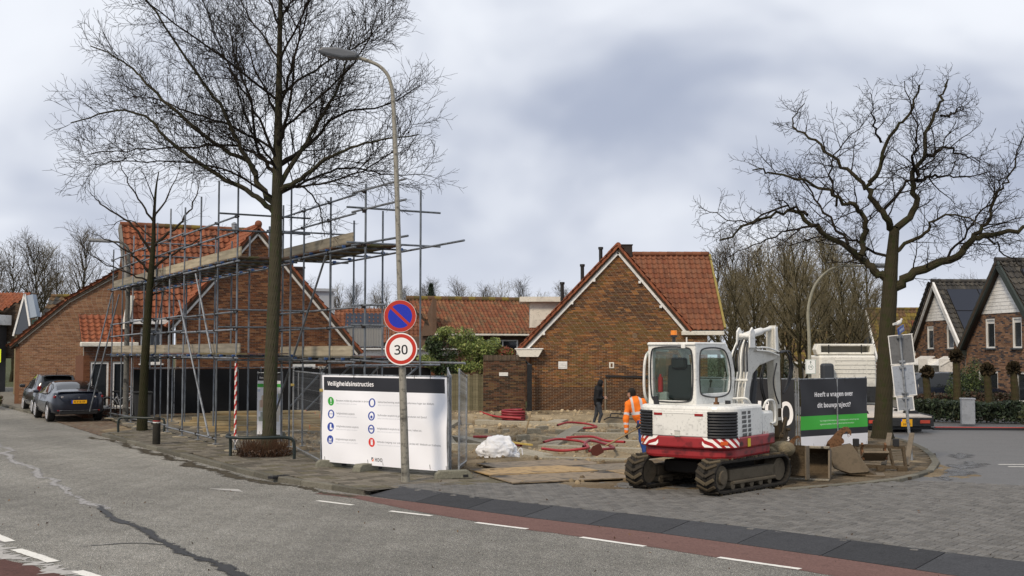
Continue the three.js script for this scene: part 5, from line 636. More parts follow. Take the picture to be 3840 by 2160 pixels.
{ const scr = mat([.012, .0125, .014], .75, { side: THREE.DoubleSide, map: rep(T.fine, 3) }), wx = (x, z) => [-10.2 + .891 * x + .453 * z, -46 - .453 * x + .891 * z];
  const lb = ['black screened fence panel beside the bicycles and young tree', 'black screened fence panel behind the middle of the long scaffold', 'black screened fence panel behind the taped scaffold pole', 'black screened fence panel in front of the white garden door', 'black screened fence panel below the flat extension roof'];
  for (let i = 0; i < 5; i++) sitePanel(lb[i], wx(-5.0 + i * 2.35, 1.9 + .05 * (i & 1)), wx(-5.0 + (i + 1) * 2.35, 1.9 + .05 * (i & 1)), .08, 1.72, { sheet: scr, seed: i, dark: i & 1, mid: .3 });
  const R = rng(12); for (let i = 0; i < 7; i++) { const t = 1.5 + i * 1.2, x = -7.3 - t * .42, z = -31.5 - t * .86, p = solo('fence_block', 'concrete fence foot standing among the scaffold poles', 'fence foot', gb().ext([[-.36, 0], [.36, 0], [.3, .15], [-.3, .15]], .22, null, .012), rough([.25, .245, .2], .95, 1.2), [x + 1.2, -.02, z], R() * 3, 'concrete fence feet in the scaffold'); } }
sitePanel('black site banner with question text and green stripe on a fence', [7.07, -28.6], [9.25, -30.2], 0, 1.72, { tex: questions, seed: 5, mid: -.0 + .12, inset: .02 }); sitePanel('black site banner with large white letters behind the excavator arm', [4.9, -31.0], [7.04, -28.62], 0, 1.72, { tex: bigName, seed: 6, inset: .02, mid: .2 }); 

// ---------- lamps, signs, small street furniture ----------
{
  const p = thing('lamp_post', 'leaning grey street lamp carrying the no parking and thirty signs', 'street lamp', [-1.96, 0, -21.42]), g = gb();
  g.add(new THREE.CylinderGeometry(.062, .08, 2.6, 18), M4(-.045, 1.28, 0, 0, 0, .034)); const gm = mat([.3, .285, .24], .6, { metalness: .25, map: rep(T.grime, 1) }); part(p, 'base_tube', g, gm);
  const crv = [[-.09, 2.5, 0], [-.15, 4.2, 0], [-.21, 5.9, 0], [-.26, 6.9, 0], [-.29, 7.3, .0], [-.37, 7.58, .01], [-.52, 7.75, .02], [-.72, 7.85, .03], [-.95, 7.92, .04]].map(q => V(...q)), c = new THREE.CatmullRomCurve3(crv).getPoints(60), L = new Limbs(); L.add(c, c.map((_, i) => lerp(.055, .033, Math.min(1, i / 36))), 14); part(p, 'pole', L.geo(), gm, true);
  const head = part(p, 'lamp_head', gb().ext([[-.78, -.01], [-.7, .07], [-.4, .1], [-.05, .05], [0, 0], [-.05, -.06], [-.3, -.1], [-.7, -.06]], .26, M4(-.9, 7.94, .05, 0, 0, -.12), .04), mat([.09, .1, .115], .45)); part(head, 'lens', gb().rb(.34, .05, .2, -1.36, 7.93, .05, .02, 0, 0, -.16), mat([.2, .21, .23], .15));
  const disc = (name, label, y, draw) => { const t = mkCanvas(512, 512, (x) => { x.clearRect(0, 0, 512, 512); draw(x); }), s = thing(name, label, 'road sign', [-1.96 - .085 + (y - 2.4) * -.035, y, -21.3], .02); s.rotation.z = .035; part(s, 'back_plate', gb().cyl([0, 0, -.02], [0, 0, 0], .3, .3, 48), M.galv); const f = new THREE.CircleGeometry(.299, 64); f.translate(0, 0, .004); part(s, 'sign_face', f, mat([1, 1, 1], .35, { map: t }), true); part(s, 'bracket', gb().rb(.2, .05, .07, 0, .12, -.055, .01).rb(.2, .05, .07, 0, -.12, -.055, .01), M.galv); return s; };
  disc('no_parking_sign', 'round blue no parking sign with red rim on the lamp post', 3.06, x => { x.fillStyle = '#d8d4d0'; x.fillRect(0, 0, 512, 512); x.fillStyle = '#b5301f'; x.beginPath(); x.arc(256, 256, 250, 0, TAU); x.fill(); x.fillStyle = '#1b2fae'; x.beginPath(); x.arc(256, 256, 190, 0, TAU); x.fill(); x.strokeStyle = '#b5301f'; x.lineWidth = 44; x.beginPath(); x.moveTo(122, 122); x.lineTo(390, 390); x.stroke(); });
  disc('speed_limit_sign', 'round white thirty speed sign with red rim on the lamp post', 2.45, x => { x.fillStyle = '#f3f1ee'; x.fillRect(0, 0, 512, 512); x.fillStyle = '#c1321f'; x.beginPath(); x.arc(256, 256, 238, 0, TAU); x.fill(); x.fillStyle = '#f3f2f0'; x.beginPath(); x.arc(256, 256, 182, 0, TAU); x.fill(); x.fillStyle = '#141414'; x.font = '200px sans-serif'; x.textAlign = 'center'; x.textBaseline = 'middle'; x.fillText('30', 256, 268); x.lineWidth = 7; x.strokeStyle = '#141414'; x.strokeText('30', 256, 268); });
}
{ // sign post on the corner, its plates seen from behind
  const p = thing('sign_post', 'leaning galvanised sign post with blank sign backs and a blue street name', 'sign post', [8.85, 0, -25.7]); p.rotation.z = .078;
  part(p, 'pole', gb().cyl([0, -.1, 0], [0, 1.1, 0], .032).cyl([0, 1.08, 0], [0, 2.95, 0], .025), M.galv);
  const plate = (x, y, w, h, c) => { const f = part(p, 'sign_back', gb().rb(w, h, .018, x, y, -.05, .008, 0, -.25, .02), mat(c, .5, { metalness: .3, map: rep(T.soft, 1) })); part(f, 'rim', gb().box(w + .03, .02, .02, x, y + h / 2, -.045, 0, -.25, .02).box(w + .03, .02, .02, x, y - h / 2, -.045, 0, -.25, .02).box(.02, h, .024, x - w / 2 * .97, y, -.05 - w * .12, 0, -.25, .02).box(.02, h, .024, x + w / 2 * .97, y, -.05 + w * .12, 0, -.25, .02), M.white); part(f, 'clamp', gb().rb(.13, .05, .07, 0, y + h * .42, -.015, .01).rb(.13, .05, .07, 0, y - h * .42, -.015, .01), M.galv); };
  plate(.03, 2.46, .5, .64, [.16, .165, .17]); plate(.02, 1.77, .46, .68, [.36, .4, .46]); plate(.0, 1.25, .34, .3, [.32, .35, .39]);
  const st = mkCanvas(512, 128, (x) => { x.fillStyle = '#1f3f86'; x.fillRect(0, 0, 512, 128); x.fillStyle = '#dfe4f0'; x.font = 'bold 62px sans-serif'; x.textAlign = 'center'; x.fillText('PRINSENLAAN', 256, 86, 480); }), np = part(p, 'name_plate', gb().rb(.62, .15, .03, .04, 2.9, .0, .008, 0, 1.05, .12), mat([.03, .07, .25], .45)), f = new THREE.PlaneGeometry(.6, .14); f.translate(0, 0, .018).applyMatrix4(M4(.04, 2.9, 0, 0, 1.05, .12)); part(np, 'lettering', f, mat([1, 1, 1], .45, { map: st }), true);
}
{ // lamps along the side street, one with the walking route sign
  const arc = (label, x, z, h, reach, s) => { const p = thing('curved_lamp', label, 'street lamp', [x, 0, z]), L = new Limbs(), q = smooth([V(0, -.1, 0), V(0, h * .55, 0), V(0, h * .76, 0), V(reach * .14, h * .9, 0), V(reach * .42, h * .985, 0), V(reach, h, 0)], 44); L.add(q, q.map((_, i) => lerp(.055, .026, i / 44)), 10); part(p, 'pole', L.geo(), grimy([.3, .29, .22], .6, 1), true); part(p, 'lamp_head', gb().rb(.85 * s, .13, .24, reach + .35 * s, h, 0, .05), M.galv); return p; };
  const l = arc('tall curved lamp post beside the oak carrying a white route sign', 8.6, -33.4, 4.9, 1.75, .7); const sg = mkCanvas(256, 384, (x) => { x.fillStyle = '#eef1ef'; x.fillRect(0, 0, 256, 384); x.strokeStyle = '#2d6b53'; x.lineWidth = 8; x.strokeRect(8, 8, 240, 368); x.fillStyle = '#2d4a3e'; x.fillRect(121, 60, 12, 60); x.beginPath(); x.moveTo(127, 35); x.lineTo(155, 75); x.lineTo(99, 75); x.fill(); x.beginPath(); x.arc(128, 205, 62, 0, TAU); x.stroke(); x.font = 'bold 72px sans-serif'; x.textAlign = 'center'; x.fillText('71', 128, 230); x.font = '40px sans-serif'; x.fillText('∘∘', 128, 320); });
  const s = thing('route_sign', 'white walking route sign reading 71 on the curved lamp post', 'sign', [8.6, 1.97, -33.28]); part(s, 'plate', gb().rb(.3, .42, .02, 0, 0, 0, .006), M.white); const f = new THREE.PlaneGeometry(.29, .41); f.translate(0, 0, .013); part(s, 'sign_face', f, mat([1, 1, 1], .4, { map: sg }), true);
  arc('curved lamp post far down the side street above the excavator arm', 14.6, -68, 4.95, 1.3, .9); { const p = thing('lamp_post', 'grey lamp post with flat head between young tree and lean-to', 'street lamp', [-13.35, 0, -40.0]), L = new Limbs(), q = smooth([V(0, -.1, 0), V(0, 3, 0), V(0, 5.7, 0), V(-.06, 6.05, 0), V(-.3, 6.2, 0), V(-.7, 6.24, 0)], 40); L.add(q, q.map((_, i) => lerp(.105, .035, Math.min(1, i / 30))), 12); part(p, 'pole', L.geo(), mat([.11, .11, .1], .7, { map: rep(T.grime, 1) }), true); part(p, 'lamp_head', gb().rb(.75, .12, .24, -1.0, 6.27, 0, .05, 0, 0, -.05), mat([.2, .21, .22], .5)); }
  const y = thing('yellow_sign', 'bright yellow sign with black square at the far footway', 'sign', [-25.6, 0, -57.3]); part(y, 'plate', gb().rb(.5, .66, .03, 0, 2.2, 0, .01), mat([.68, .85, .02], .5)); part(y, 'symbol', gb().box(.32, .34, .036, -.05, 2.12, 0), M.black); part(y, 'pole', gb().cyl([.05, 0, -.05], [.05, 2.5, -.05], .03), M.galv);
}
solo('bollard', 'short dark wooden bollard at the kerb by the young tree', 'bollard', gb().lathe([[0, 0], [.1, 0], [.098, .5], [.094, .68], [.06, .71], [0, .71]], null, 14), grimy([.03, .028, .024], .8, 2), [-9.23, 0, -30.1]); { const b = scene.children.at(-1); part(b, 'white_band', gb().cyl([0, .56, 0], [0, .585, 0], .1, .1, 16), M.white); part(b, 'red_band', gb().cyl([0, .6, 0], [0, .62, 0], .0985, .0985, 16), mat([.4, .03, .03], .5)); }
solo('tree_guard', 'curved dark green tube guard round the tall street tree', 'tree guard', gb().tube([[.95, -.1, .1], [.95, .3, .1], [.92, .42, .1], [.8, .47, .12], [.2, .48, .28], [-.35, .48, .25], [-.62, .48, -.1], [-.66, .47, -.55], [-.66, .3, -.62], [-.66, -.1, -.62]], .036, 60, 10), mat([.01, .018, .017], .45), [-5.85, 0, -26.2]);
solo('tree_guard', 'dark tube rail beside the young street tree', 'tree guard', gb().tube([[-.55, -.1, 0], [-.55, .35, 0], [-.5, .42, 0], [.3, .43, .1], [.75, .43, .15], [.85, .38, .16], [.86, -.1, .16]], .035, 50, 10), mat([.012, .02, .018], .45), [-11.2, 0, -34.6]);
{ const t = thing('root_shoots', 'mass of dry brown shoots round the foot of the street tree', 'shrub', [-5.75, 0, -26.9]), L = new Limbs(), R = rng(4); for (let i = 0; i < 900; i++) { const a = R() * TAU, r = .22 + R() * .36, b = V(Math.cos(a) * r, -.03, Math.sin(a) * r), q = b.clone().add(V((R() - .5) * .3, .12 + R() * .34, (R() - .5) * .3)); lay(L, [b, b.clone().lerp(q, .5).add(V((R() - .5) * .06, .02, (R() - .5) * .06)), q], .006, .003); } part(t, 'twigs', L.geo(), mat([.075, .042, .026], .95), true); part(t, 'dead_leaves', leaves(900, R => { const a = R() * TAU, r = .15 + R() * .55; return [Math.cos(a) * r, .01 + R() * .16, Math.sin(a) * r]; }, .035, 8, [[.1, .055, .03], [.06, .035, .02], [.14, .08, .04]], .5), M.leaf, true); }
{ const g = thing('street_gully', 'small cast iron gully grate set in the kerb', 'drain', [-4.5, -.012, -22.45], .84); part(g, 'frame', gb().rb(.42, .05, .16, 0, 0, .0, .008), mat([.03, .03, .032], .6, { metalness: .5 })); for (let i = 0; i < 5; i++) part(g, 'bar', gb().box(.04, .012, .1, -.16 + i * .08, .026, .0), mat([.06, .058, .055], .5, { metalness: .6 })); }
// ---------- excavator ----------
const mud = grimy([.12, .1, .072], .95, 1.3), steelMud = mat([.1, .075, .048], .8, { metalness: .15, map: rep(T.soft, 1.5), bumpMap: rep(T.bump, 1.5), bumpScale: .01 }), wornSteel = mat([.17, .135, .092], .65, { metalness: .25, map: rep(T.soft, 2) });
const flat = (x = 0, y = 0, z = 0) => M4(x, y, z, -PI / 2, 0, 0); // a plan outline (x, -z) raised along y
{
  const ex = thing('excavator', 'white and red mini excavator parked on its rubber tracks', 'excavator', [3.52, 0, -20.73], (90 - 43) * PI / 180), U = M4(0, 0, 0, 0, 7 * PI / 180, 0);
  const pu = (p, n, g, m, keep) => { const o = part(p, n, g, m, keep); if (p === ex) o.applyMatrix4(U); return o; };
  const paintW = mat([.78, .78, .74], .35, { map: rep(T.soft, .8) }), paintR = mat([.32, .02, .024], .42, { map: rep(T.grime, .5) }), blk = mat([.016, .017, .02], .5);
  for (const s of [-1, 1]) { // tracks
    const z = s * .74, st = (r, n = 18) => { const q = []; for (let i = 0; i <= n; i++) { const a = -PI / 2 + PI * i / n; q.push([.98 + r * Math.cos(a), .3 + r * Math.sin(a)]); } for (let i = 0; i <= n; i++) { const a = PI / 2 + PI * i / n; q.push([-.98 + r * Math.cos(a), .3 + r * Math.sin(a)]); } return q; };
    const rub = mat([.03, .027, .023], .8, { map: rep(T.grime, 2) }), tr = part(ex, 'track', gb().ext(st(.275), .38, M4(0, 0, z), .012, [st(.225).reverse()]), rub), lug = gb().rb(.055, .035, .2, 0, 0, .09, .01, 0, .5, 0).rb(.055, .035, .2, 0, 0, -.09, .01, 0, -.5, 0).geo(), lm = [mat([.06, .048, .032], .9), mat([.04, .034, .026], .85), mat([.1, .082, .055], .95)], per = 4 * .98 + TAU * .285;
    for (let i = 0; i < 44; i++) { let d = per * i / 44, x, y, a; if (d < 1.96) { x = -.98 + d; y = .3 - .285; a = PI; } else if (d < 1.96 + PI * .285) { const t = (d - 1.96) / .285 - PI / 2; x = .98 + .285 * Math.cos(t); y = .3 + .285 * Math.sin(t); a = t - PI / 2; } else if (d < 3.92 + PI * .285) { x = .98 - (d - 1.96 - PI * .285); y = .585; a = 0; } else { const t = (d - 3.92 - PI * .285) / .285 + PI / 2; x = -.98 + .285 * Math.cos(t); y = .3 + .285 * Math.sin(t); a = t - PI / 2; } const o = part(tr, 'lug', lug, lm[i % 3], true); o.position.set(x, y, z); o.rotation.z = a; }
    part(ex, 'track_frame', gb().rb(1.5, .2, .2, .1, .3, z, .03).rb(1.4, .06, .3, .1, .18, z, .02), mud); part(ex, 'sprocket', gb().cyl([-.98, .3, z - .12], [-.98, .3, z + .14], .2, .2, 20).cyl([-.98, .3, z + s * .14], [-.98, .3, z + s * .19], .13, .11, 16), mud); part(ex, 'idler', gb().cyl([.98, .3, z - .1], [.98, .3, z + .1], .2, .2, 20), mud); for (let i = 0; i < 5; i++) part(ex, 'roller', gb().cyl([-.6 + i * .3, .13, z - .12], [-.6 + i * .3, .13, z + .13], .065, .065, 12), mud);
  }
  part(ex, 'undercarriage', gb().rb(1.1, .22, 1.2, 0, .38, 0, .04).cyl([0, .45, 0], [0, .62, 0], .42, .42, 28), mat([.02, .018, .016], .8));
  const bl = part(ex, 'dozer_blade', gb().ext([[0, .12], [.06, .1], [.12, .2], [.12, .5], [.05, .66], [-.02, .68], [0, .6], [.04, .48], [.04, .24]], 1.9, M4(1.72, 0, 0)), steelMud); part(bl, 'side_plate', gb().rb(.14, .62, .03, 1.78, .36, .96, .01).rb(.14, .62, .03, 1.78, .36, -.96, .01), wornSteel); part(bl, 'blade_arm', gb().bar([.7, .4, .35], [1.72, .34, .45], .1, .16).bar([.7, .4, -.35], [1.72, .34, -.45], .1, .16), mud); part(bl, 'sand_load', gb().sph(.22, 1.35, .62, .7, 1.4, .7, 1, 10).sph(.16, 1.1, .6, .6, 1.2, .5, 1, 10), rough([.3, .25, .16], 1, 2, .02));
  const arcPts = (x0, x1, hw, rr, rf) => { const q = []; const c = (cx, cy, r, a0) => { for (let i = 0; i <= 8; i++) { const a = a0 + PI / 2 * i / 8; q.push([cx + r * Math.cos(a), cy + r * Math.sin(a)]); } }; c(x0 + rr, -hw + rr, rr, PI); c(x1 - rf, -hw + rf, rf, 1.5 * PI); c(x1 - rf, hw - rf, rf, 0); c(x0 + rr, hw - rr, rr, PI / 2); return q; };
  pu(ex, 'counterweight', gb().ext(arcPts(-1.1, .8, .93, .42, .08), .2, flat(0, .86, 0), .03), paintR); pu(ex, 'skirt', gb().ext(arcPts(-1.02, .74, .86, .36, .08), .22, flat(0, .68, 0), .06), paintR);
  const hood = pu(ex, 'hood', gb().ext(arcPts(-1.09, .3, .92, .4, .1), .56, flat(0, 1.2, 0), .05), paintW); pu(ex, 'side_cover', gb().rb(.5, .46, .9, .52, 1.12, .46, .05), paintW); pu(ex, 'cab_floor', gb().rb(.8, .5, .95, .5, 1.14, -.42, .03), paintW); pu(ex, 'step_box', gb().rb(.3, .14, .5, .8, .98, .6, .03), paintW);
  part(hood, 'hood_door', gb().rb(.03, .44, 1.1, -1.085, 1.18, -.02, .012).rb(.036, .012, .9, -1.09, 1.35, -.02, .004), paintW); part(hood, 'latch', gb().rb(.02, .09, .1, -1.1, 1.0, -.05, .004).sph(.014, -1.105, 1.0, -.16), mat([.55, .55, .5], .5)); part(hood, 'latch_gap', gb().box(.024, .006, .11, -1.1, 1.048, -.05).box(.024, .006, .11, -1.1, .952, -.05), M.black);
  for (const z of [-.42, .36]) part(hood, 'reflector', gb().rb(.02, .045, .16, -1.1, 1.33, z, .006), mat([.28, .012, .012], .25));
  for (const s of [-1, 1]) for (let k = 0; k < 9; k++) { const q = []; for (let i = 0; i <= 8; i++) { const a = (i / 8 * .82 + .02) * PI / 2; q.push([-.69 - .42 * Math.cos(a), .965 + k * .05, s * (.51 + .42 * Math.sin(a))]); } q.unshift([-1.115, .965 + k * .05, s * .56]); part(hood, 'louvre', gb().tube(q, .024, 14, 6), blk); }
  const strip = mkCanvas(256, 128, x => { x.fillStyle = '#a3161c'; x.fillRect(0, 0, 256, 128); x.fillStyle = '#f1efea'; for (let i = -2; i < 6; i++) { x.beginPath(); x.moveTo(i * 60, 0); x.lineTo(i * 60 + 30, 0); x.lineTo(i * 60 + 110, 128); x.lineTo(i * 60 + 80, 128); x.fill(); } }), sm2 = mat([1, 1, 1], .45, { map: strip, side: THREE.DoubleSide });
  for (const s of [-1, 1]) { const p = [], uv = [], ix = []; for (let i = 0; i <= 12; i++) { const t = i / 12, a = t * 1.45; const x = t < .15 ? -1.106 : -.68 - .427 * Math.cos(a), z = t < .15 ? .5 * 1 + .08 * t / .15 - .08 : .506 + .427 * Math.sin(a); p.push(x, .955, s * z, x, .79, s * z); uv.push(t, 1, t, 0); if (i) { const k = 2 * i; ix.push(k - 2, k - 1, k, k, k - 1, k + 1); } } const g = new THREE.BufferGeometry(); g.setAttribute('position', new THREE.Float32BufferAttribute(p, 3)); g.setAttribute('uv', new THREE.Float32BufferAttribute(uv, 2)); g.setIndex(s > 0 ? ix : ix.reverse()); g.computeVertexNormals(); pu(ex, 'warning_stripes', g, sm2, true); pu(ex, 'tail_lamp', gb().rb(.03, .07, .13, -1.0, .86, s * .78, .01, 0, s * .7, 0), mat([.6, .1, .015], .3)); }
  { const vs = gb(); for (let i = 0; i < 6; i++) for (const [x0, n] of [[-.6, 6], [-.36, 4]]) for (let k = 0; k < n; k++) vs.box(.014, .055, .01, x0 + k * .03 + i * .006, 1.36 - i * .075, .919, 0, 0, -.25); part(hood, 'vent_slot', vs, M.black); }
  { const t = mkCanvas(256, 96, x => { x.fillStyle = '#dcdbd2'; x.fillRect(0, 0, 256, 96); x.fillStyle = '#9c1c22'; x.font = 'bold 74px sans-serif'; x.fillText('TB', 8, 76); x.font = '70px sans-serif'; x.fillText('145', 112, 76); }), g = new THREE.PlaneGeometry(.27, .1); g.translate(.4, .97, .917); pu(ex, 'lettering', g, mat([1, 1, 1], .45, { map: t }), true); const y = new THREE.PlaneGeometry(.12, .14); y.translate(-.35, .85, .935); pu(ex, 'yellow_label', y, grimy([.75, .58, .02], .5, 3)); }
  // cab
  const shell = gb(), side = [[-.6, 1.42], [.9, 1.42], [.97, 2.0], [.84, 2.38], [.6, 2.53], [-.6, 2.55]], hole = [[-.42, 1.66], [.7, 1.66], [.78, 1.95], [.66, 2.3], [.5, 2.43], [-.4, 2.43], [-.45, 2.36], [-.46, 1.74]].reverse();
  shell.ext(side, .07, M4(0, 0, .03), .012, [hole]).ext(side, .06, M4(0, 0, -.85), .012, [hole]); shell.ext([[-.88, 1.42], [.06, 1.42], [.06, 2.55], [-.88, 2.55]], .06, M4(-.585, 0, 0, 0, -PI / 2, 0), .012, [[[-.8, 1.58], [-.8, 2.42], [-.76, 2.46], [-.06, 2.46], [-.02, 2.42], [-.02, 1.58], [-.06, 1.54], [-.76, 1.54]]]); shell.rb(1.25, .06, .96, -.02, 2.54, -.41, .028).rb(.06, .5, .9, .92, 1.64, -.41, .02).rb(.3, .05, .92, .7, 2.44, -.41, .02, 0, 0, -.55);
  const cab = pu(ex, 'cab', shell, paintW); const gm = new THREE.MeshPhysicalMaterial({ color: 0xeef5f3, roughness: .02, transmission: 1, thickness: 0, ior: 1.5 });
  part(cab, 'rear_window', gb().box(.008, .9, .76, -.58, 2.0, -.41), gm); part(cab, 'side_window', gb().ext(hole.slice().reverse(), .008, M4(0, 0, .03)), gm); part(cab, 'side_window', gb().ext(hole.slice().reverse(), .008, M4(0, 0, -.85)), gm); part(cab, 'front_window', gb().box(.008, .85, .8, .9, 2.05, -.41, 0, 0, .12), gm);
  const gk = [[-.8, 1.58], [-.8, 2.42], [-.76, 2.46], [-.06, 2.46], [-.02, 2.42], [-.02, 1.58], [-.06, 1.54], [-.76, 1.54]]; part(cab, 'window_gasket', gb().tube(gk.map(([z, y]) => [-.622, y, z]), .014, 80, 6, true), blk); part(cab, 'window_gasket', gb().tube(hole.map(([x, y]) => [x, y, .07]), .014, 90, 6, true), blk);
  const seat = part(cab, 'seat', gb().rb(.14, .62, .5, -.28, 1.86, -.4, .05, 0, 0, -.1).rb(.12, .2, .3, -.34, 2.2, -.4, .05).rb(.5, .14, .5, 0, 1.58, -.4, .05), mat([.03, .035, .04], .9)); part(cab, 'fire_extinguisher', gb().cyl([-.42, 1.68, -.74], [-.42, 1.95, -.74], .045, .045, 14).cyl([-.42, 1.95, -.74], [-.42, 2.0, -.74], .02), mat([.45, .02, .02], .35)); part(cab, 'console', gb().rb(.3, .16, .16, -.3, 1.6, -.68, .03).rb(.4, .3, .12, .5, 1.6, -.1, .02).box(.05, .8, .08, .3, 1.95, -.82), mat([.3, .31, .3], .7)); part(cab, 'headlining', gb().box(1.1, .02, .8, 0, 2.5, -.41), mat([.06, .06, .06], .9)); part(cab, 'lever', gb().cyl([.3, 1.5, -.15], [.34, 1.85, -.12], .015).sph(.03, .34, 1.87, -.12), blk);
  part(cab, 'open_door', gb().tube([[.3, 1.46, -1.0], [-.3, 1.46, -1.02], [-.46, 1.6, -1.03], [-.5, 2.0, -1.03], [-.44, 2.32, -1.02], [-.3, 2.42, -1.0], [.3, 2.42, -.98]], .026, 60, 8), paintW); part(cab, 'door_pane', gb().box(.72, .9, .008, -.1, 1.95, -1.0), gm);
  part(ex, 'beacon_base', gb().cyl([-.5, 2.52, -.42], [-.5, 2.66, -.42], .03).cyl([-.5, 2.66, -.42], [-.5, 2.7, -.42], .06), blk).applyMatrix4(U); part(ex, 'beacon', gb().cyl([-.5, 2.7, -.42], [-.5, 2.78, -.42], .06, .055, 18), mat([.8, .24, .02], .25)).applyMatrix4(U); pu(ex, 'cab_lamp', gb().rb(.06, .08, .08, -.63, 2.5, -.16, .012), paintW);
  pu(ex, 'exhaust', gb().cyl([-.85, 1.46, -.58], [-.87, 1.62, -.6], .05, .045, 14), blk); pu(ex, 'filler_cap', gb().cyl([-.3, 1.47, .3], [-.3, 1.52, .3], .05).cyl([-.3, 1.52, .3], [-.3, 1.6, .3], .025), M.rust); pu(ex, 'filler_cap', gb().cyl([-.05, 1.47, .4], [-.05, 1.54, .4], .05), blk); pu(ex, 'grab_rail', gb().tube([[.42, 1.4, .86], [.46, 1.52, .9], [.72, 1.52, .92], [.78, 1.42, .92], [.78, 1.15, .92], [.6, 1.12, .92]], .022, 40, 8), paintW);
  // boom, arm and quick hitch stand in line with the tracks
  const boom = part(ex, 'boom', gb().ext([[-.06, 1.0], [.16, 1.0], [.26, 1.8], [.4, 2.1], [.72, 2.26], [1.52, 2.38], [1.57, 2.46], [1.5, 2.54], [.8, 2.56], [.42, 2.68], [.28, 2.68], [.13, 2.4], [.02, 1.8]], .2, M4(1.05, 0, .07), .025), grimy([.6, .59, .54], .45, .9));
  for (let i = 0; i < 6; i++) { const z = -.1 + i * .066; part(boom, 'hydraulic_pipe', gb().tube([[.86 - .02 * (i & 1), 1.25, z], [.94 - .02 * (i & 1), 1.75, z], [1.04, 2.15, z + .01]], .0135, 14, 6), i % 3 === 1 ? grimy([.5, .48, .42], .5, 2) : paintW); part(boom, 'hose', gb().tube([[1.04, 2.15, z + .01], [1.06, 2.36, z], [1.16, 2.58, z * .8], [1.3, 2.74, z * .7]], .017, 16, 6), i % 3 ? blk : paintW); } part(boom, 'pipe_clamp', gb().rb(.05, .04, .42, .98, 2.0, .07, .01).rb(.05, .04, .42, .9, 1.5, .07, .01), paintW);
  part(boom, 'bracket', gb().ext([[.18, 2.6], [.42, 2.6], [.4, 2.9], [.3, 2.98], [.2, 2.9]], .03, M4(1.05, 0, -.06)).ext([[.18, 2.6], [.42, 2.6], [.4, 2.9], [.3, 2.98], [.2, 2.9]], .03, M4(1.05, 0, .2)), paintW); part(boom, 'arm_cylinder', gb().cyl([1.36, 2.82, .07], [2.05, 2.92, .07], .07, .07, 18).cyl([2.05, 2.92, .07], [2.52, 2.98, .07], .04, .04, 14).cyl([1.36, 2.82, -.08], [1.36, 2.82, .22], .05), paintW); part(boom, 'boom_cylinder', gb().cyl([1.5, 1.15, .07], [1.72, 1.95, .07], .065, .065, 16).cyl([1.72, 1.95, .07], [1.78, 2.16, .07], .04), blk); part(boom, 'steel_pipe', gb().tube([[1.5, 2.6, .21], [2.0, 2.6, .22], [2.55, 2.52, .22]], .018, 16, 6).tube([[1.5, 2.55, .21], [2.0, 2.53, .22], [2.55, 2.45, .22]], .018, 16, 6), paintW); part(boom, 'guard_rail', gb().tube([[.82, 1.62, -.18], [.8, 1.66, .1], [.86, 1.66, .3], [1.0, 1.52, .34]], .02, 24, 8), paintW);
  const arm = part(ex, 'arm', gb().ext([[1.42, 2.98], [1.56, 3.04], [1.64, 2.9], [1.72, 2.5], [1.72, 2.1], [1.78, .95], [1.74, .82], [1.62, .82], [1.58, .95], [1.44, 2.1], [1.4, 2.45]], .17, M4(1.05, 0, .07), .02), grimy([.52, .5, .43], .55, 1.1)); part(arm, 'arm_link', gb().rb(.12, .5, .03, 2.56, 2.76, .0, .01).rb(.12, .5, .03, 2.56, 2.76, .16, .01), paintW); part(arm, 'bucket_cylinder', gb().cyl([2.86, 2.15, .07], [2.9, 1.4, .07], .055, .055, 14).cyl([2.9, 1.4, .07], [2.96, 1.05, .07], .03), steelMud);
  part(arm, 'dirt_crust', gb().rb(.21, .36, .19, 2.72, 1.0, .07, .03).rb(.19, .2, .185, 2.71, 1.32, .07, .03), grimy([.05, .036, .022], .95, 3)); for (const [a, b] of [[0, .0], [.05, .06], [-.05, .12]]) part(arm, 'hose', gb().tube([[2.58, 2.5, .18 + a], [2.86 + b, 2.52, .24 + a], [3.06 + b, 2.25, .24], [2.98 + b, 1.9, .2], [2.84, 1.7, .18]], .016, 30, 6), blk); for (const z of [-.06, -.02, .22]) part(arm, 'hose', gb().tube([[2.44, 2.3, z], [2.32, 1.95, z - .02], [2.36, 1.7, z], [2.52, 1.5, z]], .016, 24, 6), blk);
  const hitch = part(ex, 'quick_hitch', gb().ext([[-.1, 0], [.1, -.06], [.26, .06], [.3, .2], [.18, .24], [.08, .14], [-.06, .2], [-.14, .12]], .22, M4(2.78, .74, .07), .015), steelMud); part(hitch, 'hitch_arm', gb().bar([2.8, .9, -.02], [3.0, 1.2, -.02], .06, .1).bar([2.8, .9, .16], [3.0, 1.2, .16], .06, .1).cyl([2.98, .98, -.1], [2.98, .98, .26], .03).cyl([2.7, .86, -.08], [2.7, .86, .24], .04), steelMud);
  for (const q of [boom, arm, hitch]) { q.position.y -= .12; q.position.x += .06; q.position.z -= .12; q.applyMatrix4(M4(1.1, 0, -.05).multiply(M4(0, 0, 0, 0, .12, 0)).multiply(M4(-1.1, 0, .05))); }
}
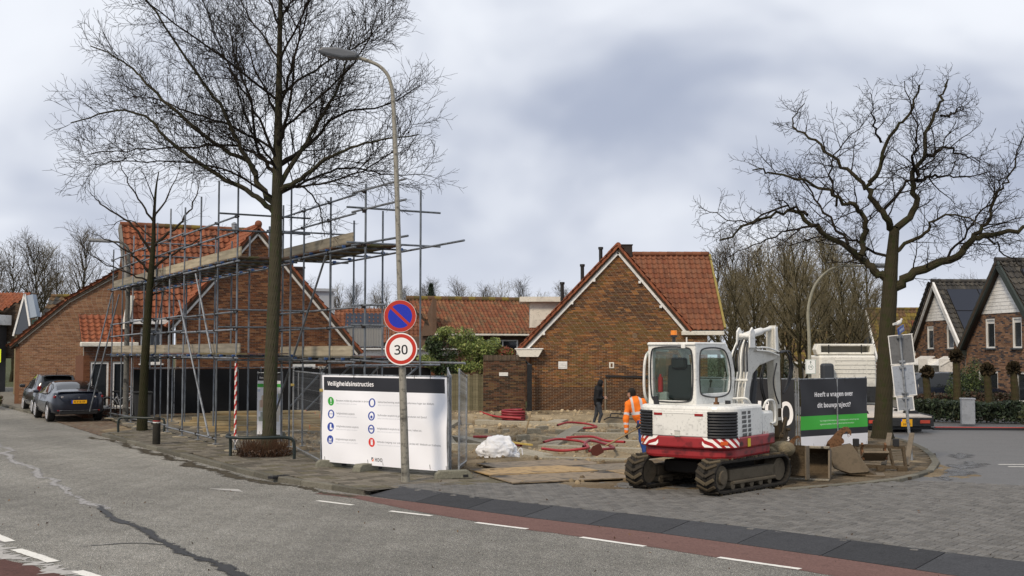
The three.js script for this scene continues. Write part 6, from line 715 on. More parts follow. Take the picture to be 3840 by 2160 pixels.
// ---------- excavator attachments on the corner footway ----------
{
  const hook = (x, y, z, s = 1) => gb().ext([[0, 0], [.42, 0], [.36, .2], [.4, .34], [.48, .43], [.56, .42], [.58, .34], [.53, .3], [.52, .36], [.56, .38], [.6, .33], [.6, .44], [.54, .52], [.44, .52], [.3, .42], [.06, .16]].map(([a, b]) => [a * s, b * s]), .03, M4(x, y, z), .004);
  const d = thing('ditching_bucket', 'wide muddy ditching bucket lying open beside the excavator track', 'bucket', [5.35, 0, -21.95], -.32), R1 = [[-.42, .02], [.1, .0], [.34, .16], [.4, .44], [.36, .46], [.3, .2], [.08, .05], [-.42, .05]];
  part(d, 'bowl', gb().ext([[-.02, 0], [.3, .06], [.48, .24], [.5, .5], [.1, .62], [.1, .58], [.46, .47], [.44, .26], [.28, .1], [-.02, .04]], 1.25, M4(0, 0, 0, 0, PI / 2 + .0, 0)), steelMud); part(d, 'side_plate', gb().ext([[-.02, 0], [.3, .06], [.48, .24], [.5, .5], [.1, .62]], .03, M4(.62, 0, 0, 0, PI / 2, 0)), wornSteel); part(d, 'side_plate', gb().ext([[-.02, 0], [.3, .06], [.48, .24], [.5, .5], [.1, .62]], .03, M4(-.62, 0, 0, 0, PI / 2, 0)), wornSteel); part(d, 'lip', gb().rb(1.26, .05, .06, 0, .6, -.08, .012).rb(1.26, .03, .16, 0, .015, .1, .01), mat([.3, .27, .21], .6, { metalness: .3, map: rep(T.grime, 3) })); part(d, 'ear', hook(-.2, .55, -.1, .5), M.rust);
  d.rotation.y = -.15 - .2;
  const b = thing('digging_bucket', 'narrow muddy digging bucket with two rusty hooked ears', 'bucket', [6.5, 0, -22.7], -.25); part(b, 'bowl', gb().ext([[-.3, .5], [.12, .58], [.42, .1], [.62, .0], [.6, -.02], [.1, .0], [-.2, .12], [-.34, .34]], .5, M4(0, .02, 0), .02), steelMud); part(b, 'side_plate', gb().ext([[-.3, .5], [.12, .6], [.46, .1], [.42, .06], [.1, .03], [-.2, .12]], .03, M4(0, .03, .27), .006), wornSteel); part(b, 'cutting_lip', gb().rb(.36, .03, .56, .56, .02, 0, .008), wornSteel); for (const z of [-.13, .16]) part(b, 'hooked_ear', hook(-.36, .5, z, .82), M.rust); part(b, 'cross_tube', gb().cyl([-.05, .66, -.14], [-.05, .66, .17], .05), M.rust);
  const f = thing('pallet_fork', 'muddy pallet fork frame with two raised steel tines', 'pallet fork', [7.45, 0, -23.55], -.05); part(f, 'frame', gb().bar([-.52, .5, 0], [.52, .46, 0], .06, .06).bar([-.5, .1, .1], [.52, .06, .1], .06, .07).bar([-.48, .5, 0], [-.44, .08, .1], .05, .06).bar([.48, .46, 0], [.5, .06, .1], .05, .06).bar([.2, .46, 0], [.26, .06, .1], .05, .04), steelMud); part(f, 'hitch_plate', gb().rb(.5, .05, .4, -.12, .3, .1, .01, -.5), wornSteel); for (const x of [-.34, .12]) part(f, 'lug_plate', gb().ext([[0, 0], [.16, .02], [.2, .2], [.12, .34], [.06, .3], [.1, .2], [0, .12]], .04, M4(x, .22, .12, 0, PI / 2, 0)), M.rust); for (const x of [-.46, .34]) part(f, 'tine_head', gb().rb(.12, .16, .08, x, .56, 0, .015), M.black); for (const x of [.1, .56]) part(f, 'tine', gb().bar([x, .1, -.05], [x + .38, .68, -.95], .1, .035), wornSteel); part(f, 'foot', gb().rb(.2, .1, .12, .42, .04, .12, .02).rb(.16, .1, .12, -.02, .05, .18, .02), steelMud);
}
// ---------- cars, truck, bicycles ----------
function carShell(S, sideGlass, topGlass) { // lofted body: [lower body, side windows, roof glass, roof panels]
  const ring = ([x, yb, belt, hw, roof, hr]) => [[0, yb], [hw * .8, yb], [hw * .955, yb + .09], [hw, yb + (belt - yb) * .42], [hw * .985, yb + (belt - yb) * .7], [hw * .93, belt], [lerp(hw * .93, hr, .5) + .015, lerp(belt, roof, .52)], [hr, roof - .045], [hr * .72, roof - .008], [0, roof]].map(([z, y]) => [x, y, z]);
  const tri = [[], [], [], [], []]; for (let i = 0; i + 1 < S.length; i++) { const a = ring(S[i]), b = ring(S[i + 1]); for (let k = 0; k < 9; k++) { const t = k < 5 ? 0 : k < 7 ? (sideGlass(i) ? 1 : 0) : topGlass(i); for (const s of [1, -1]) { const f = ([x, y, z]) => [x, y, z * s], q = [f(a[k]), f(b[k]), f(b[k + 1]), f(a[k + 1])]; tri[t].push(...(s > 0 ? [q[0], q[1], q[2], q[0], q[2], q[3]] : [q[0], q[2], q[1], q[0], q[3], q[2]])); } } }
  for (const [e, s] of [[0, 1], [S.length - 1, -1]]) { const a = ring(S[e]); for (let k = 0; k < 9; k++) for (const m of [1, -1]) { const A = a[0], B = [a[k][0], a[k][1], a[k][2] * m], C = [a[k + 1][0], a[k + 1][1], a[k + 1][2] * m]; tri[0].push(...(s * m > 0 ? [A, B, C] : [A, C, B])); } }
  return tri.map(t => { const g = new THREE.BufferGeometry(); g.setAttribute('position', new THREE.Float32BufferAttribute(t.flat(), 3)); const key = new Map(), n = new Float32Array(t.length * 3), v = t.map(p => V(...p)), K = p => p.map(c => c.toFixed(3)).join(); for (let i = 0; i < t.length; i += 3) { const c = v[i + 1].clone().sub(v[i]).cross(v[i + 2].clone().sub(v[i])); for (let j = 0; j < 3; j++) { const k = K(t[i + j]); if (!key.has(k)) key.set(k, V(0, 0, 0)); key.get(k).add(c); } } t.forEach((p, i) => { const q = key.get(K(p)).clone().normalize(); n.set([q.x, q.y, q.z], 3 * i); }); g.setAttribute('normal', new THREE.BufferAttribute(n, 3)); return metric(g); });
}
function wheel(car, x, z, r, w, rim) { const s = Math.sign(z), t = part(car, 'wheel', gb().lathe([[r * .66, -w / 2], [r * .95, -w / 2], [r, -w * .36], [r, w * .36], [r * .95, w / 2], [r * .66, w / 2]], M4(x, r, z, PI / 2, 0, 0), 28), M.rubber); const g = gb(); for (let i = 0; i < 9; i++) { const a = i / 9 * TAU; g.add(new THREE.BoxGeometry(.035, r * .6, .03), M4(x - Math.sin(a) * r * .36, r + Math.cos(a) * r * .36, z + s * w * .48, 0, 0, a)); } g.cyl([x, r, z + s * w * .3], [x, r, z + s * w * .52], .06); g.add(new THREE.TorusGeometry(r * .67, .022, 8, 30), M4(x, r, z + s * w * .46)); part(t, 'rim', g, rim); part(t, 'brake_disc', gb().cyl([x, r, z], [x, r, z + s * w * .25], r * .62, r * .62, 24), mat([.025, .025, .027], .6)); return t; }
const plateTex = (txt, two) => mkCanvas(512, two ? 320 : 128, (x, w, h) => { x.fillStyle = '#f0b010'; x.fillRect(0, 0, w, h); x.fillStyle = '#2547c0'; x.fillRect(0, 0, 46, two ? 100 : h); x.fillStyle = '#141414'; x.textAlign = 'center'; if (two) { x.font = 'bold 130px sans-serif'; x.fillText('BV', 290, 140); x.fillText('DF-96', 256, 275); } else { x.font = 'bold 92px sans-serif'; x.fillText(txt, 275, 97, 420); } });
const K0 = Math.atan2(.863, -.506); // heading away down the street
{
  const S = [[-2.34, .42, .74, .6, .78, .45], [-2.29, .34, .9, .8, .95, .66], [-2.2, .3, 1.0, .87, 1.07, .74], [-2.02, .27, 1.0, .905, 1.1, .72], [-1.72, .25, .99, .92, 1.15, .66], [-1.3, .23, .97, .93, 1.29, .6], [-.9, .22, .96, .93, 1.385, .565], [-.3, .22, .95, .93, 1.435, .55], [.3, .22, .95, .93, 1.41, .555], [.75, .22, .95, .93, 1.28, .59], [1.2, .23, .94, .925, 1.06, .66], [1.6, .24, .88, .92, .93, .7], [2.05, .28, .78, .87, .82, .66], [2.28, .34, .62, .72, .66, .5], [2.34, .4, .54, .55, .56, .4]];
  const c = thing('parked_car', 'dark blue saloon with yellow plate parked in the brick bay', 'car', [-16.55, -.09, -43.1], K0), pm = new THREE.MeshPhysicalMaterial({ color: new THREE.Color().setRGB(.006, .009, .02), roughness: .3, metalness: 0, clearcoat: .6, clearcoatRoughness: .03 }), gl = mat([.01, .012, .014], .05);
  const [bo, sg, tg, tp, tb] = carShell(S, i => i >= 5 && i <= 9, i => i >= 4 && i <= 10 ? 2 : i < 4 ? 3 : 4); const body = part(c, 'body', bo, pm, true); part(c, 'side_window', sg, gl, true); part(c, 'glass_roof', tg, gl, true); part(c, 'boot_lid', tp, pm, true); part(c, 'bonnet', tb, pm, true);
  part(c, 'window_trim', gb().tube([[1.1, .97, .87], [.2, .97, .875], [-.7, .98, .875], [-1.35, 1.06, .82], [-1.2, 1.18, .75], [-.6, 1.33, .66], [.2, 1.36, .64], [.9, 1.16, .74]], .012, 50, 5).tube([[1.1, .97, -.87], [.2, .97, -.875], [-.7, .98, -.875], [-1.35, 1.06, -.82], [-1.2, 1.18, -.75], [-.6, 1.33, -.66], [.2, 1.36, -.64], [.9, 1.16, -.74]], .012, 50, 5), M.black);
  const rim = mat([.62, .62, .64], .35, { metalness: .6 }); for (const x of [-1.42, 1.45]) for (const z of [-.81, .81]) { wheel(c, x, z, .335, .24, rim); part(c, 'wheel_arch', gb().add(new THREE.TorusGeometry(.37, .03, 8, 28, PI), M4(x, .34, Math.sign(z) * .915)), M.black); }
  for (const s of [-1, 1]) { part(c, 'tail_lamp', gb().rb(.1, .09, .3, -2.2, .9, s * .7, .03, 0, -s * .35, 0), mat([.2, .01, .012], .15)); part(c, 'mirror', gb().rb(.14, .11, .2, .75, 1.02, s * 1.0, .04), pm); part(c, 'lower_reflector', gb().rb(.02, .03, .2, -2.3, .42, s * .62, .005), mat([.3, .01, .01], .2)); part(c, 'lamp_lens', gb().rb(.06, .06, .16, -2.27, .89, s * .52, .02, 0, -s * .25, 0), mat([.4, .38, .38], .15)); }
  part(c, 'diffuser', gb().rb(.16, .14, 1.3, -2.24, .34, 0, .03), M.black); part(c, 'bumper_line', gb().rb(.02, .015, 1.3, -2.33, .42, 0, .004), M.galv); const pf = new THREE.PlaneGeometry(.52, .12); pf.rotateY(-PI / 2).translate(-2.372, .72, 0); part(c, 'number_plate', pf, mat([1, 1, 1], .4, { map: plateTex('R-916-XF') }), true); part(c, 'plate_holder', gb().rb(.03, .14, .55, -2.353, .72, 0, .005), M.black); part(c, 'emblem', gb().box(.012, .02, .07, -2.315, .885, 0).box(.012, .07, .018, -2.32, .855, 0), M.galv); part(c, 'boot_lip', gb().rb(.1, .025, 1.4, -2.22, 1.07, 0, .012), pm);
  const S2 = [[-2.0, .45, .85, .7, .95, .5], [-1.96, .36, .98, .82, 1.1, .66], [-1.86, .3, 1.02, .89, 1.34, .62], [-1.5, .27, 1.03, .92, 1.56, .6], [-.8, .25, 1.0, .93, 1.62, .6], [0, .25, .99, .93, 1.6, .6], [.5, .25, .98, .93, 1.5, .62], [1.0, .26, .97, .93, 1.2, .66], [1.35, .27, .95, .92, 1.02, .72], [1.8, .32, .85, .88, .9, .68], [2.1, .38, .6, .72, .64, .5]];
  const d = thing('parked_car', 'black hatchback parked in front of the dark blue saloon', 'car', [-19.2, -.09, -48.2], K0), pb = new THREE.MeshPhysicalMaterial({ color: new THREE.Color().setRGB(.01, .011, .012), roughness: .3, metalness: .3, clearcoat: 1, clearcoatRoughness: .06 }); const q = carShell(S2, i => i >= 2 && i <= 7, i => i === 0 ? 0 : i <= 2 ? 2 : i <= 4 ? 3 : i <= 6 ? 1 : 4); part(d, 'body', q[0], pb, true); part(d, 'side_window', q[1], gl, true); part(d, 'rear_window', q[2], gl, true); part(d, 'roof', q[3], pb, true); part(d, 'bonnet', q[4], pb, true); for (const x of [-1.28, 1.3]) for (const z of [-.81, .81]) wheel(d, x, z, .32, .22, rim); for (const s of [-1, 1]) { part(d, 'tail_lamp', gb().rb(.08, .26, .16, -1.93, 1.0, s * .74, .03), mat([.2, .01, .012], .15)); part(d, 'mirror', gb().rb(.14, .13, .22, .75, 1.08, s * 1.02, .04), pb); } part(d, 'aerial', gb().cyl([-1.3, 1.58, 0], [-1.42, 1.82, 0], .01), M.black); part(d, 'roof_spoiler', gb().rb(.3, .03, 1.1, -1.72, 1.53, 0, .012), pb);
  for (const [x, z, t, lb, cm] of [[17.6, -46.2, .15, 'dark car half hidden behind the beech hedge', pm], [13.9, -47.5, .9, 'grey car parked beyond the flatbed truck', pb]]) { const o = thing('parked_car', lb, 'car', [x, 0, z], t); const m = carShell(S2, i => i >= 2 && i <= 7, i => i === 0 ? 0 : i <= 2 ? 2 : i <= 4 ? 3 : i <= 6 ? 1 : 4); part(o, 'body', m[0], cm, true); part(o, 'side_window', m[1], gl, true); part(o, 'rear_window', m[2], gl, true); part(o, 'roof', m[3], cm, true); part(o, 'bonnet', m[4], cm, true); for (const wx of [-1.28, 1.3]) for (const wz of [-.81, .81]) wheel(o, wx, wz, .32, .22, rim); }
}
{ // flatbed truck, seen from behind
  const t = thing('flatbed_truck', 'flatbed truck with white cab parked beyond the oak', 'truck', [11.75, -.05, -35.2], 0), dm = mat([.018, .02, .022], .6, { map: rep(T.grime, 1) });
  part(t, 'deck', gb().rb(2.06, .07, 4.6, .0, .52, -2.3, .01, .028), grimy([.6, .54, .47], .75, .6)); part(t, 'side_rail', gb().rb(.06, .2, 4.6, 1.03, .48, -2.3, .01, .028).rb(.06, .2, 4.6, -1.03, .48, -2.3, .01, .028), dm); const bm = part(t, 'rear_beam', gb().rb(2.1, .26, .12, 0, .32, 0, .015).rb(2.0, .1, .1, 0, .14, -.1, .01), dm);
  for (const s of [-1, 1]) part(bm, 'tail_lamp', gb().rb(.3, .1, .03, s * .78, .33, .06, .008), mat([.5, .06, .03], .3)); const pf = new THREE.PlaneGeometry(.34, .22); pf.translate(.22, .3, .068); part(t, 'number_plate', pf, mat([1, 1, 1], .4, { map: plateTex('', true) }), true); for (const s of [-1, 1]) for (const z of [-1.2, -2.1]) part(t, 'wheel', gb().cyl([s * .6, .3, z], [s * .95, .3, z], .32, .32, 24), M.rubber); part(t, 'chassis', gb().box(.8, .22, 6.4, 0, .38, -3.4), dm); part(t, 'mudguard', gb().rb(.5, .3, .04, .72, .05, -.8, .01).rb(.5, .3, .04, -.72, .05, -.8, .01), M.black);
  const cw = grimy([.76, .75, .68], .5, .5), cab = part(t, 'cab', gb().rb(2.0, 1.75, 1.6, -.0, 1.45, -6.0, .09), cw); for (let i = 0; i < 5; i++) part(cab, 'pressed_rib', gb().rb(1.1, .025, .02, .08, 1.55 + i * .15, -5.195, .006).rb(.34, .025, .02, .83, 1.55 + i * .15, -5.195, .006), grimy([.62, .61, .55], .6, 1)); const sp = part(cab, 'roof_spoiler', gb().ext([[-1, 2.38], [1, 2.38], [1.06, 2.56], [.98, 2.76], [-.98, 2.76], [-1.06, 2.56]], .5, M4(0, -.03, -5.7), .03, [[[-.86, 2.46], [-.86, 2.68], [.86, 2.68], [.86, 2.46]]]), cw); part(sp, 'spoiler_back', gb().box(1.8, .26, .02, 0, 2.54, -5.86), mat([.25, .24, .2], .8)); part(sp, 'strut', gb().cyl([-.6, 2.4, -5.45], [-.6, 2.7, -5.45], .02).cyl([.55, 2.4, -5.45], [.55, 2.7, -5.45], .02), M.black);
  part(t, 'air_intake', gb().rb(.42, .6, .4, -.78, 1.75, -5.05, .1).rb(.34, .7, .3, -.72, 1.2, -5.0, .04), mat([.03, .036, .045], .6)); part(t, 'headboard', gb().rb(2.1, .55, .08, .0, .98, -4.7, .01), dm); const bk = thing('rusty_bucket', 'rusty digger bucket standing on the flatbed truck', 'bucket', [11.1, .55, -38.4], .5); part(bk, 'bowl', gb().ext([[-.35, 0], [.2, -.02], [.36, .3], [.3, .62], [.05, .78], [-.25, .72], [-.4, .4]], .6, null, .05), M.rust); part(bk, 'ear', gb().ext([[-.2, .7], [.1, .72], [.0, .95], [-.1, .9]], .03, M4(0, 0, .15)).ext([[-.2, .7], [.1, .72], [.0, .95], [-.1, .9]], .03, M4(0, 0, -.15)), M.rust);
}
{ // bicycles and bin by the lean-to
  const bike = (lb, pos, turn, c) => { const b = thing('bicycle', lb, 'bicycle', pos, turn, 'bicycles by the house'); for (const x of [-.52, .52]) { const w = part(b, 'wheel', gb().add(new THREE.TorusGeometry(.33, .02, 6, 30), M4(x, .35, 0)), M.rubber); const g = gb(); for (let i = 0; i < 10; i++) { const a = i / 10 * PI; g.cyl([x - .32 * Math.cos(a), .35 - .32 * Math.sin(a), 0], [x + .32 * Math.cos(a), .35 + .32 * Math.sin(a), 0], .003, .003, 4); } part(w, 'spokes', g, M.galv); part(b, 'mudguard', gb().add(new THREE.TorusGeometry(.37, .018, 6, 20, PI * .8), M4(x, .35, 0, 0, 0, .3)), c); } part(b, 'frame', gb().cyl([-.52, .35, 0], [-.05, .32, 0], .016).cyl([-.05, .32, 0], [-.2, .85, 0], .018).cyl([-.05, .32, 0], [.36, .82, 0], .018).cyl([-.14, .6, 0], [.34, .88, 0], .016).cyl([.34, .98, 0], [.52, .35, 0], .018).cyl([-.52, .35, 0], [-.17, .75, 0], .012), c); part(b, 'saddle', gb().rb(.26, .06, .17, -.24, .92, 0, .03), M.black); part(b, 'handlebar', gb().tube([[.2, 1.08, -.28], [.32, 1.1, -.16], [.34, 1.04, 0], [.32, 1.1, .16], [.2, 1.08, .28]], .014, 20, 6), M.galv); part(b, 'luggage_rack', gb().box(.4, .02, .14, -.52, .76, 0), M.black); return b; };
  bike('silver grey bicycle leaning beside the scaffold foot', [-14.55, 0, -43.2], .5, mat([.4, .42, .46], .4, { metalness: .5 })); bike('black bicycle standing behind the silver one', [-14.1, 0, -43.6], .3, M.black);
  const w = thing('wheelie_bin', 'dark wheeled bin beside the young tree trunk', 'bin', [-12.9, 0, -40.4], .4); part(w, 'bin_body', gb().ext([[-.25, .06], [.25, .06], [.29, .95], [-.29, .95]], .5, null, .02), mat([.02, .022, .024], .6)); part(w, 'lid', gb().rb(.64, .06, .58, 0, .99, 0, .02), mat([.025, .028, .03], .5)); part(w, 'wheel', gb().cyl([-.28, .1, -.28], [-.28, .1, .28], .1, .1, 14), M.rubber);
  solo('utility_box', 'grey street utility cabinet before the low hedge', 'utility box', gb().rb(.42, .82, .32, 0, .41, 0, .02).rb(.46, .05, .36, 0, .84, 0, .01), grimy([.42, .44, .46], .6, 1), [15.15, 0, -38.5], -.2);
  const rd = thing('cable_ramp', 'red and black cable ramp lying across the side street', 'cable ramp', [15.0, -.05, -36.6], -.08); part(rd, 'ramp_body', gb().ext([[-.3, 0], [.3, 0], [.12, .06], [-.12, .06]], 3.4, M4(0, 0, 0, 0, PI / 2, 0), .005), mat([.02, .02, .02], .8)); part(rd, 'red_lid', gb().box(3.2, .02, .2, 0, .065, 0), mat([.55, .07, .05], .6)); part(rd, 'yellow_lid', gb().box(1.5, .02, .16, 2.6, .05, .05), mat([.6, .32, .03], .6));
}
// ---------- building site ----------
{
  const fm = [0, 1, 2].map(i => rough([.46, .42, .33].map(c => c * (.86 + .12 * i)), .93, .8, .006)), F = thing('foundation', 'grid of pale concrete foundation beams in the sandy building pit', 'foundation');
  const beam = (P, w = .32, y = -.1, h = .5) => { for (let i = 1; i < P.length; i++) { const [a, b] = P[i - 1], [c, d] = P[i], l = Math.hypot(c - a, d - b); part(F, 'beam', gb().rb(l + .2, h, w, 0, 0, 0, .012), fm[(i + P.length + Math.floor(l * 7)) % 3]).applyMatrix4(M4((a + c) / 2, y - h / 2 + (i & 1) * .006, (b + d) / 2, 0, Math.atan2(-(d - b), c - a), 0)); } };
  beam([[-2.02, -44.2], [-.61, -45.2], [4.9, -44.6]]); beam([[-1.2, -42.51], [2.94, -40.86], [5.1, -40.3]], .3, -.11); beam([[-.56, -45.0], [-1.14, -42.76]], .45, -.12); beam([[2.17, -44.7], [1.42, -41.5]], .5, -.12); beam([[2.28, -39.34], [1.05, -31.6]], .42, -.11); beam([[-1.61, -34.55], [-.94, -32.86], [.8, -28.44]], .36, -.1); beam([[-1.6, -31.33], [-.78, -31.07], [.81, -27.29], [3.2, -26.6]], .34, -.07); beam([[1.87, -35.9], [4.6, -35.6]], .34, -.1); beam([[1.73, -33.16], [4.4, -32.2]], .34, -.09); beam([[.85, -31.07], [4.2, -29.5]], .36, -.09); beam([[-1.6, -31.3], [-2.3, -38], [-2.0, -44.2]], .3, -.12); beam([[-5.5, -33], [-2.1, -36]], .3, -.14); beam([[-7.5, -37], [-2.4, -39.6]], .3, -.14);
  const R = rng(90), bg = gb().rb(.42, .16, .2, 0, 0, 0, .012).geo(); for (const [x, z] of [[.7, -36.86], [1.02, -39.4], [.32, -34.29], [-.46, -34.98], [1.08, -33.95], [-1.61, -41.8], [-.2, -38], [1.6, -37.2], [-1.0, -37.4], [3.3, -37.6]]) { const o = solo('concrete_block', 'grey concrete block lying in the sand of the pit', 'block', bg, fm[0], [x, soilH(x, z) + .06, z], R() * 3, 'loose blocks in the pit', true); }
  const red = mat([.34, .025, .03], .5), hoseLab = ['red ribbed conduit lying along the rear beam', 'red conduit loop near the walking person', 'red conduit bending out of the front trench', 'wide red conduit loop in the middle of the pit', 'dark red conduit loop beside the wider red one', 'red conduit running towards the worker'];
  const H = [[[-1.21, -44.3], [-.56, -43.17], [.34, -42.84]], [[1.51, -38.52], [1.97, -39.58], [2.46, -39.86], [2.75, -38.09], [2.6, -36.86], [2.3, -37.26]], [[-1.1, -33.29], [-.57, -32.78], [-.13, -31.18], [.24, -30.35]], [[.86, -31.35], [1.3, -32.05], [1.83, -32.05], [1.96, -30.35], [1.77, -28.83], [1.26, -28.83], [.76, -29.42]], [[1.89, -28.59], [2.38, -28.83], [2.61, -29.72], [2.46, -30.9], [2.13, -31.46], [1.85, -30.09]], [[1.54, -32.97], [2.23, -32.97], [2.62, -32.05], [3.06, -31.46]]];
  const ribbed = (P, r, y0, m, lb, grp) => { const pts = smooth(P.map(([x, z], i) => V(x, Math.max(soilH(x, z) + r, -.09 + r) + y0 + .03 * Math.sin(i * 2), z)), P.length * 24), L = new Limbs(); L.add(pts, pts.map((_, i) => r * (i & 1 ? 1.06 : .94)), 9); const o = solo('conduit', lb, 'pipe', L.geo(), m, [0, 0, 0], 0, grp, true); return o; };
  H.forEach((P, i) => ribbed(P, .036, .02, i === 4 ? mat([.2, .015, .025], .5) : red, hoseLab[i], 'red conduits in the pit')); { const P = []; for (let i = 0; i < 60; i++) { const a = i / 60 * TAU * 5; P.push(V(.05 + Math.cos(a) * .42, -.22 + i * .0075, -43.4 + Math.sin(a) * .42)); } const L = new Limbs(), q = smooth(P, 240); L.add(q, q.map(() => .045), 7); solo('conduit', 'coiled dark red conduit stacked by the rear beam', 'pipe', L.geo(), mat([.24, .02, .03], .5), [0, 0, 0], 0, 'red conduits in the pit', true); }
  ribbed([[3.39, -40.0], [3.6, -41.2], [4.2, -41.6], [4.9, -41.2]], .022, .25, M.black, 'black cables rising from the trench by the worker', null); ribbed([[3.2, -40.2], [3.5, -41.0], [4.3, -41.0], [5, -40.6]], .022, .12, M.black, 'second black cable bundle lying by the worker', null);
  solo('timber_stake', 'thin wooden stake leaning in the sand of the pit', 'stake', gb().bar([.42, -.3, -37.3], [.62, .42, -38.2], .045, .045), M.plank); solo('spirit_lath', 'long yellow lath lying across the front beam', 'lath', gb().bar([-.41, .0, -31.4], [.5, .03, -29.6], .07, .04), mat([.55, .4, .1], .7));
  const wt = 'pale timber beam lying in the formwork behind the scaffold', grp = 'timber beams behind the scaffold', R2 = rng(44), tm = [[.6, .46, .25], [.52, .38, .19], [.66, .53, .31]].map(c => mat(c, .85, { map: rep(T.wood, .6) }));
  for (let i = 0; i < 18; i++) { const z = -33.5 - (i % 9) * 1.05 - R2() * .4, x = (i < 9 ? -7.6 : -4.2) + (z + 34) * .26 + R2() * .8, l = 3 + R2() * 1.3, o = solo('timber_batten', wt, 'timber', gb().rb(l, .11, .09, 0, 0, 0, .006), tm[i % 3], [x, Math.max(-.1, soilH(x, z), soilH(x - 1, z), soilH(x + 1, z)) + .1 + R2() * .12, z], .25 + (R2() - .5) * (i % 5 === 0 ? 1.6 : .18), grp); part(o, 'painted_end', gb().box(.02, .112, .092, l / 2, 0, 0), mat([.6, .12, .04], .7)); }
}
{ // boards laid as a driveway
  const e1 = V(-.35, 0, -.94).normalize(), e2 = V(.92, 0, -.39).normalize(), t0 = Math.atan2(-e2.z, e2.x), wm = [[.24, .185, .12], [.4, .27, .12], [.2, .165, .115], [.3, .215, .115]].map(c => mat(c, .7, { map: rep(T.grime, .45), bumpMap: rep(T.bump, .6), bumpScale: .006 }));
  const lb = ['muddy plywood road board nearest the kerb edge', 'ochre plywood road board beside the white banner', 'brown muddy plywood road board behind the ochre one', 'plywood road board next to the excavator track', 'stained plywood road board leading into the pit'];
  [[.0, .0, 2.5, 1.25], [.0, 1.28, 2.3, 1.2], [2.35, 1.3, 2.2, 1.2], [2.52, .05, 1.7, 1.22], [.6, 2.55, 2.4, 1.2]].forEach(([a, b, l, w], i) => { const p = V(.02, 0, -20.95).addScaledVector(e2, a + l / 2).addScaledVector(e1, b + w / 2); solo('road_board', lb[i], 'board', gb().rb(l, .025, w, 0, 0, 0, .006), wm[i % 4], [p.x, .03 + (i % 2) * .012, p.z], t0 + (i - 2) * .015, 'plywood boards laid over the sand'); });
}
{ // crumpled white bag
  let g = new THREE.IcosahedronGeometry(1, 14); g.deleteAttribute('uv'); g.deleteAttribute('normal'); g = mergeVertices(g); const p = g.attributes.position; for (let i = 0; i < p.count; i++) { const v = V(p.getX(i), p.getY(i), p.getZ(i)), n = fbm(v.x * 2.2 + 5, v.y * 2.2 + v.z * 1.7, v.z * 2 + 3.3, 4) - .5, f = Math.abs(fbm(v.x * 4 + 1, v.y * 5, v.z * 4 + 9, 3) - .5); const r = 1 + .55 * n - .5 * f; p.setXYZ(i, v.x * r * .56, Math.max(-.02, v.y * r * .42 + .2), v.z * r * .4); } g.computeVertexNormals();
  const b = thing('rubble_bag', 'crumpled white woven bag lying before the front beam', 'bag', [-.32, -.08, -26.9]); b.scale.setScalar(.86); part(b, 'bag', metric(g), mat([.78, .79, .81], .5), true); part(b, 'strap', gb().tube([[-.3, .3, 0], [-.1, .5, .1], [.1, .38, .05], [.25, .45, -.05], [.35, .3, 0]], .012, 24, 5), M.black); part(b, 'handle_loop', gb().tube([[.45, .1, .1], [.62, .3, .12], [.66, .12, .14]], .02, 16, 5), mat([.7, .71, .73], .5));
}
// ---------- people ----------
function figure(label, pos, turn, bones, kids, scale = 1) { // one skin over tapered bones, coloured by the nearest one
  const N = 120, half = N / 2, S = .95, mc = new MarchingCubes(N, mat([1, 1, 1]), false, false, 160000), f = mc.field, cy = .85; mc.isolation = 0;
  const B = bones.map(([a, b, ra, rb, c, sf]) => ({ a: V(...a), d: V(...b).sub(V(...a)), ra, rb, c, sf })); B.forEach(b => b.l = Math.max(1e-6, b.d.lengthSq()));
  const dist = (b, x, y, z) => { const px = x - b.a.x, py = y - b.a.y, pz = z - b.a.z, h = clamp((px * b.d.x + py * b.d.y + pz * b.d.z) / b.l), qx = px - b.d.x * h, qy = py - b.d.y * h, qz = pz - b.d.z * h; b.h = h; return Math.sqrt(qx * qx + qy * qy + qz * qz * (b.sf || 1)) - lerp(b.ra, b.rb, h); };
  for (let k = 0; k < N; k++) for (let j = 0; j < N; j++) for (let i = 0; i < N; i++) { const x = (i - half) / half * S, y = (j - half) / half * S + cy, z = (k - half) / half * S; let d = 9; if (Math.abs(x) < .75 && Math.abs(z) < .5) for (const b of B) { const e = dist(b, x, y, z), h = Math.max(0, .035 - Math.abs(d - e)) / .035; d = Math.min(d, e) - h * h * .035 * .25; } else d = .3; if (d < .06) d += (vnoise(x * 15 + 40, y * 11 + 40, z * 15 + 40.5) - .5) * .016; f[i + j * N + k * N * N] = -d; }
  mc.update(); const n = mc.count, P = mc.positionArray.slice(0, n * 3), C = new Float32Array(n * 3); for (let i = 0; i < n; i++) { const x = P[3 * i] * S, y = P[3 * i + 1] * S + cy, z = P[3 * i + 2] * S; P[3 * i] = x; P[3 * i + 1] = y; P[3 * i + 2] = z; let m = 9, c = null; for (const b of B) { const e = dist(b, x, y, z); if (e < m) { m = e; c = typeof b.c === 'function' ? b.c(b.h, x, y, z) : b.c; } } C.set(c, 3 * i); }
  const g = new THREE.BufferGeometry(); g.setAttribute('position', new THREE.BufferAttribute(P, 3)); g.setAttribute('normal', new THREE.BufferAttribute(mc.normalArray.slice(0, n * 3), 3)); g.setAttribute('color', new THREE.BufferAttribute(C, 3)); g.setAttribute('uv', new THREE.BufferAttribute(new Float32Array(n * 2), 2));
  const t = thing('person', label, 'person', pos, turn); t.scale.setScalar(scale); part(t, 'body', g, mat([1, 1, 1], .8, { vertexColors: true }), true); kids(t); return t;
}
const skin = [.42, .24, .17];
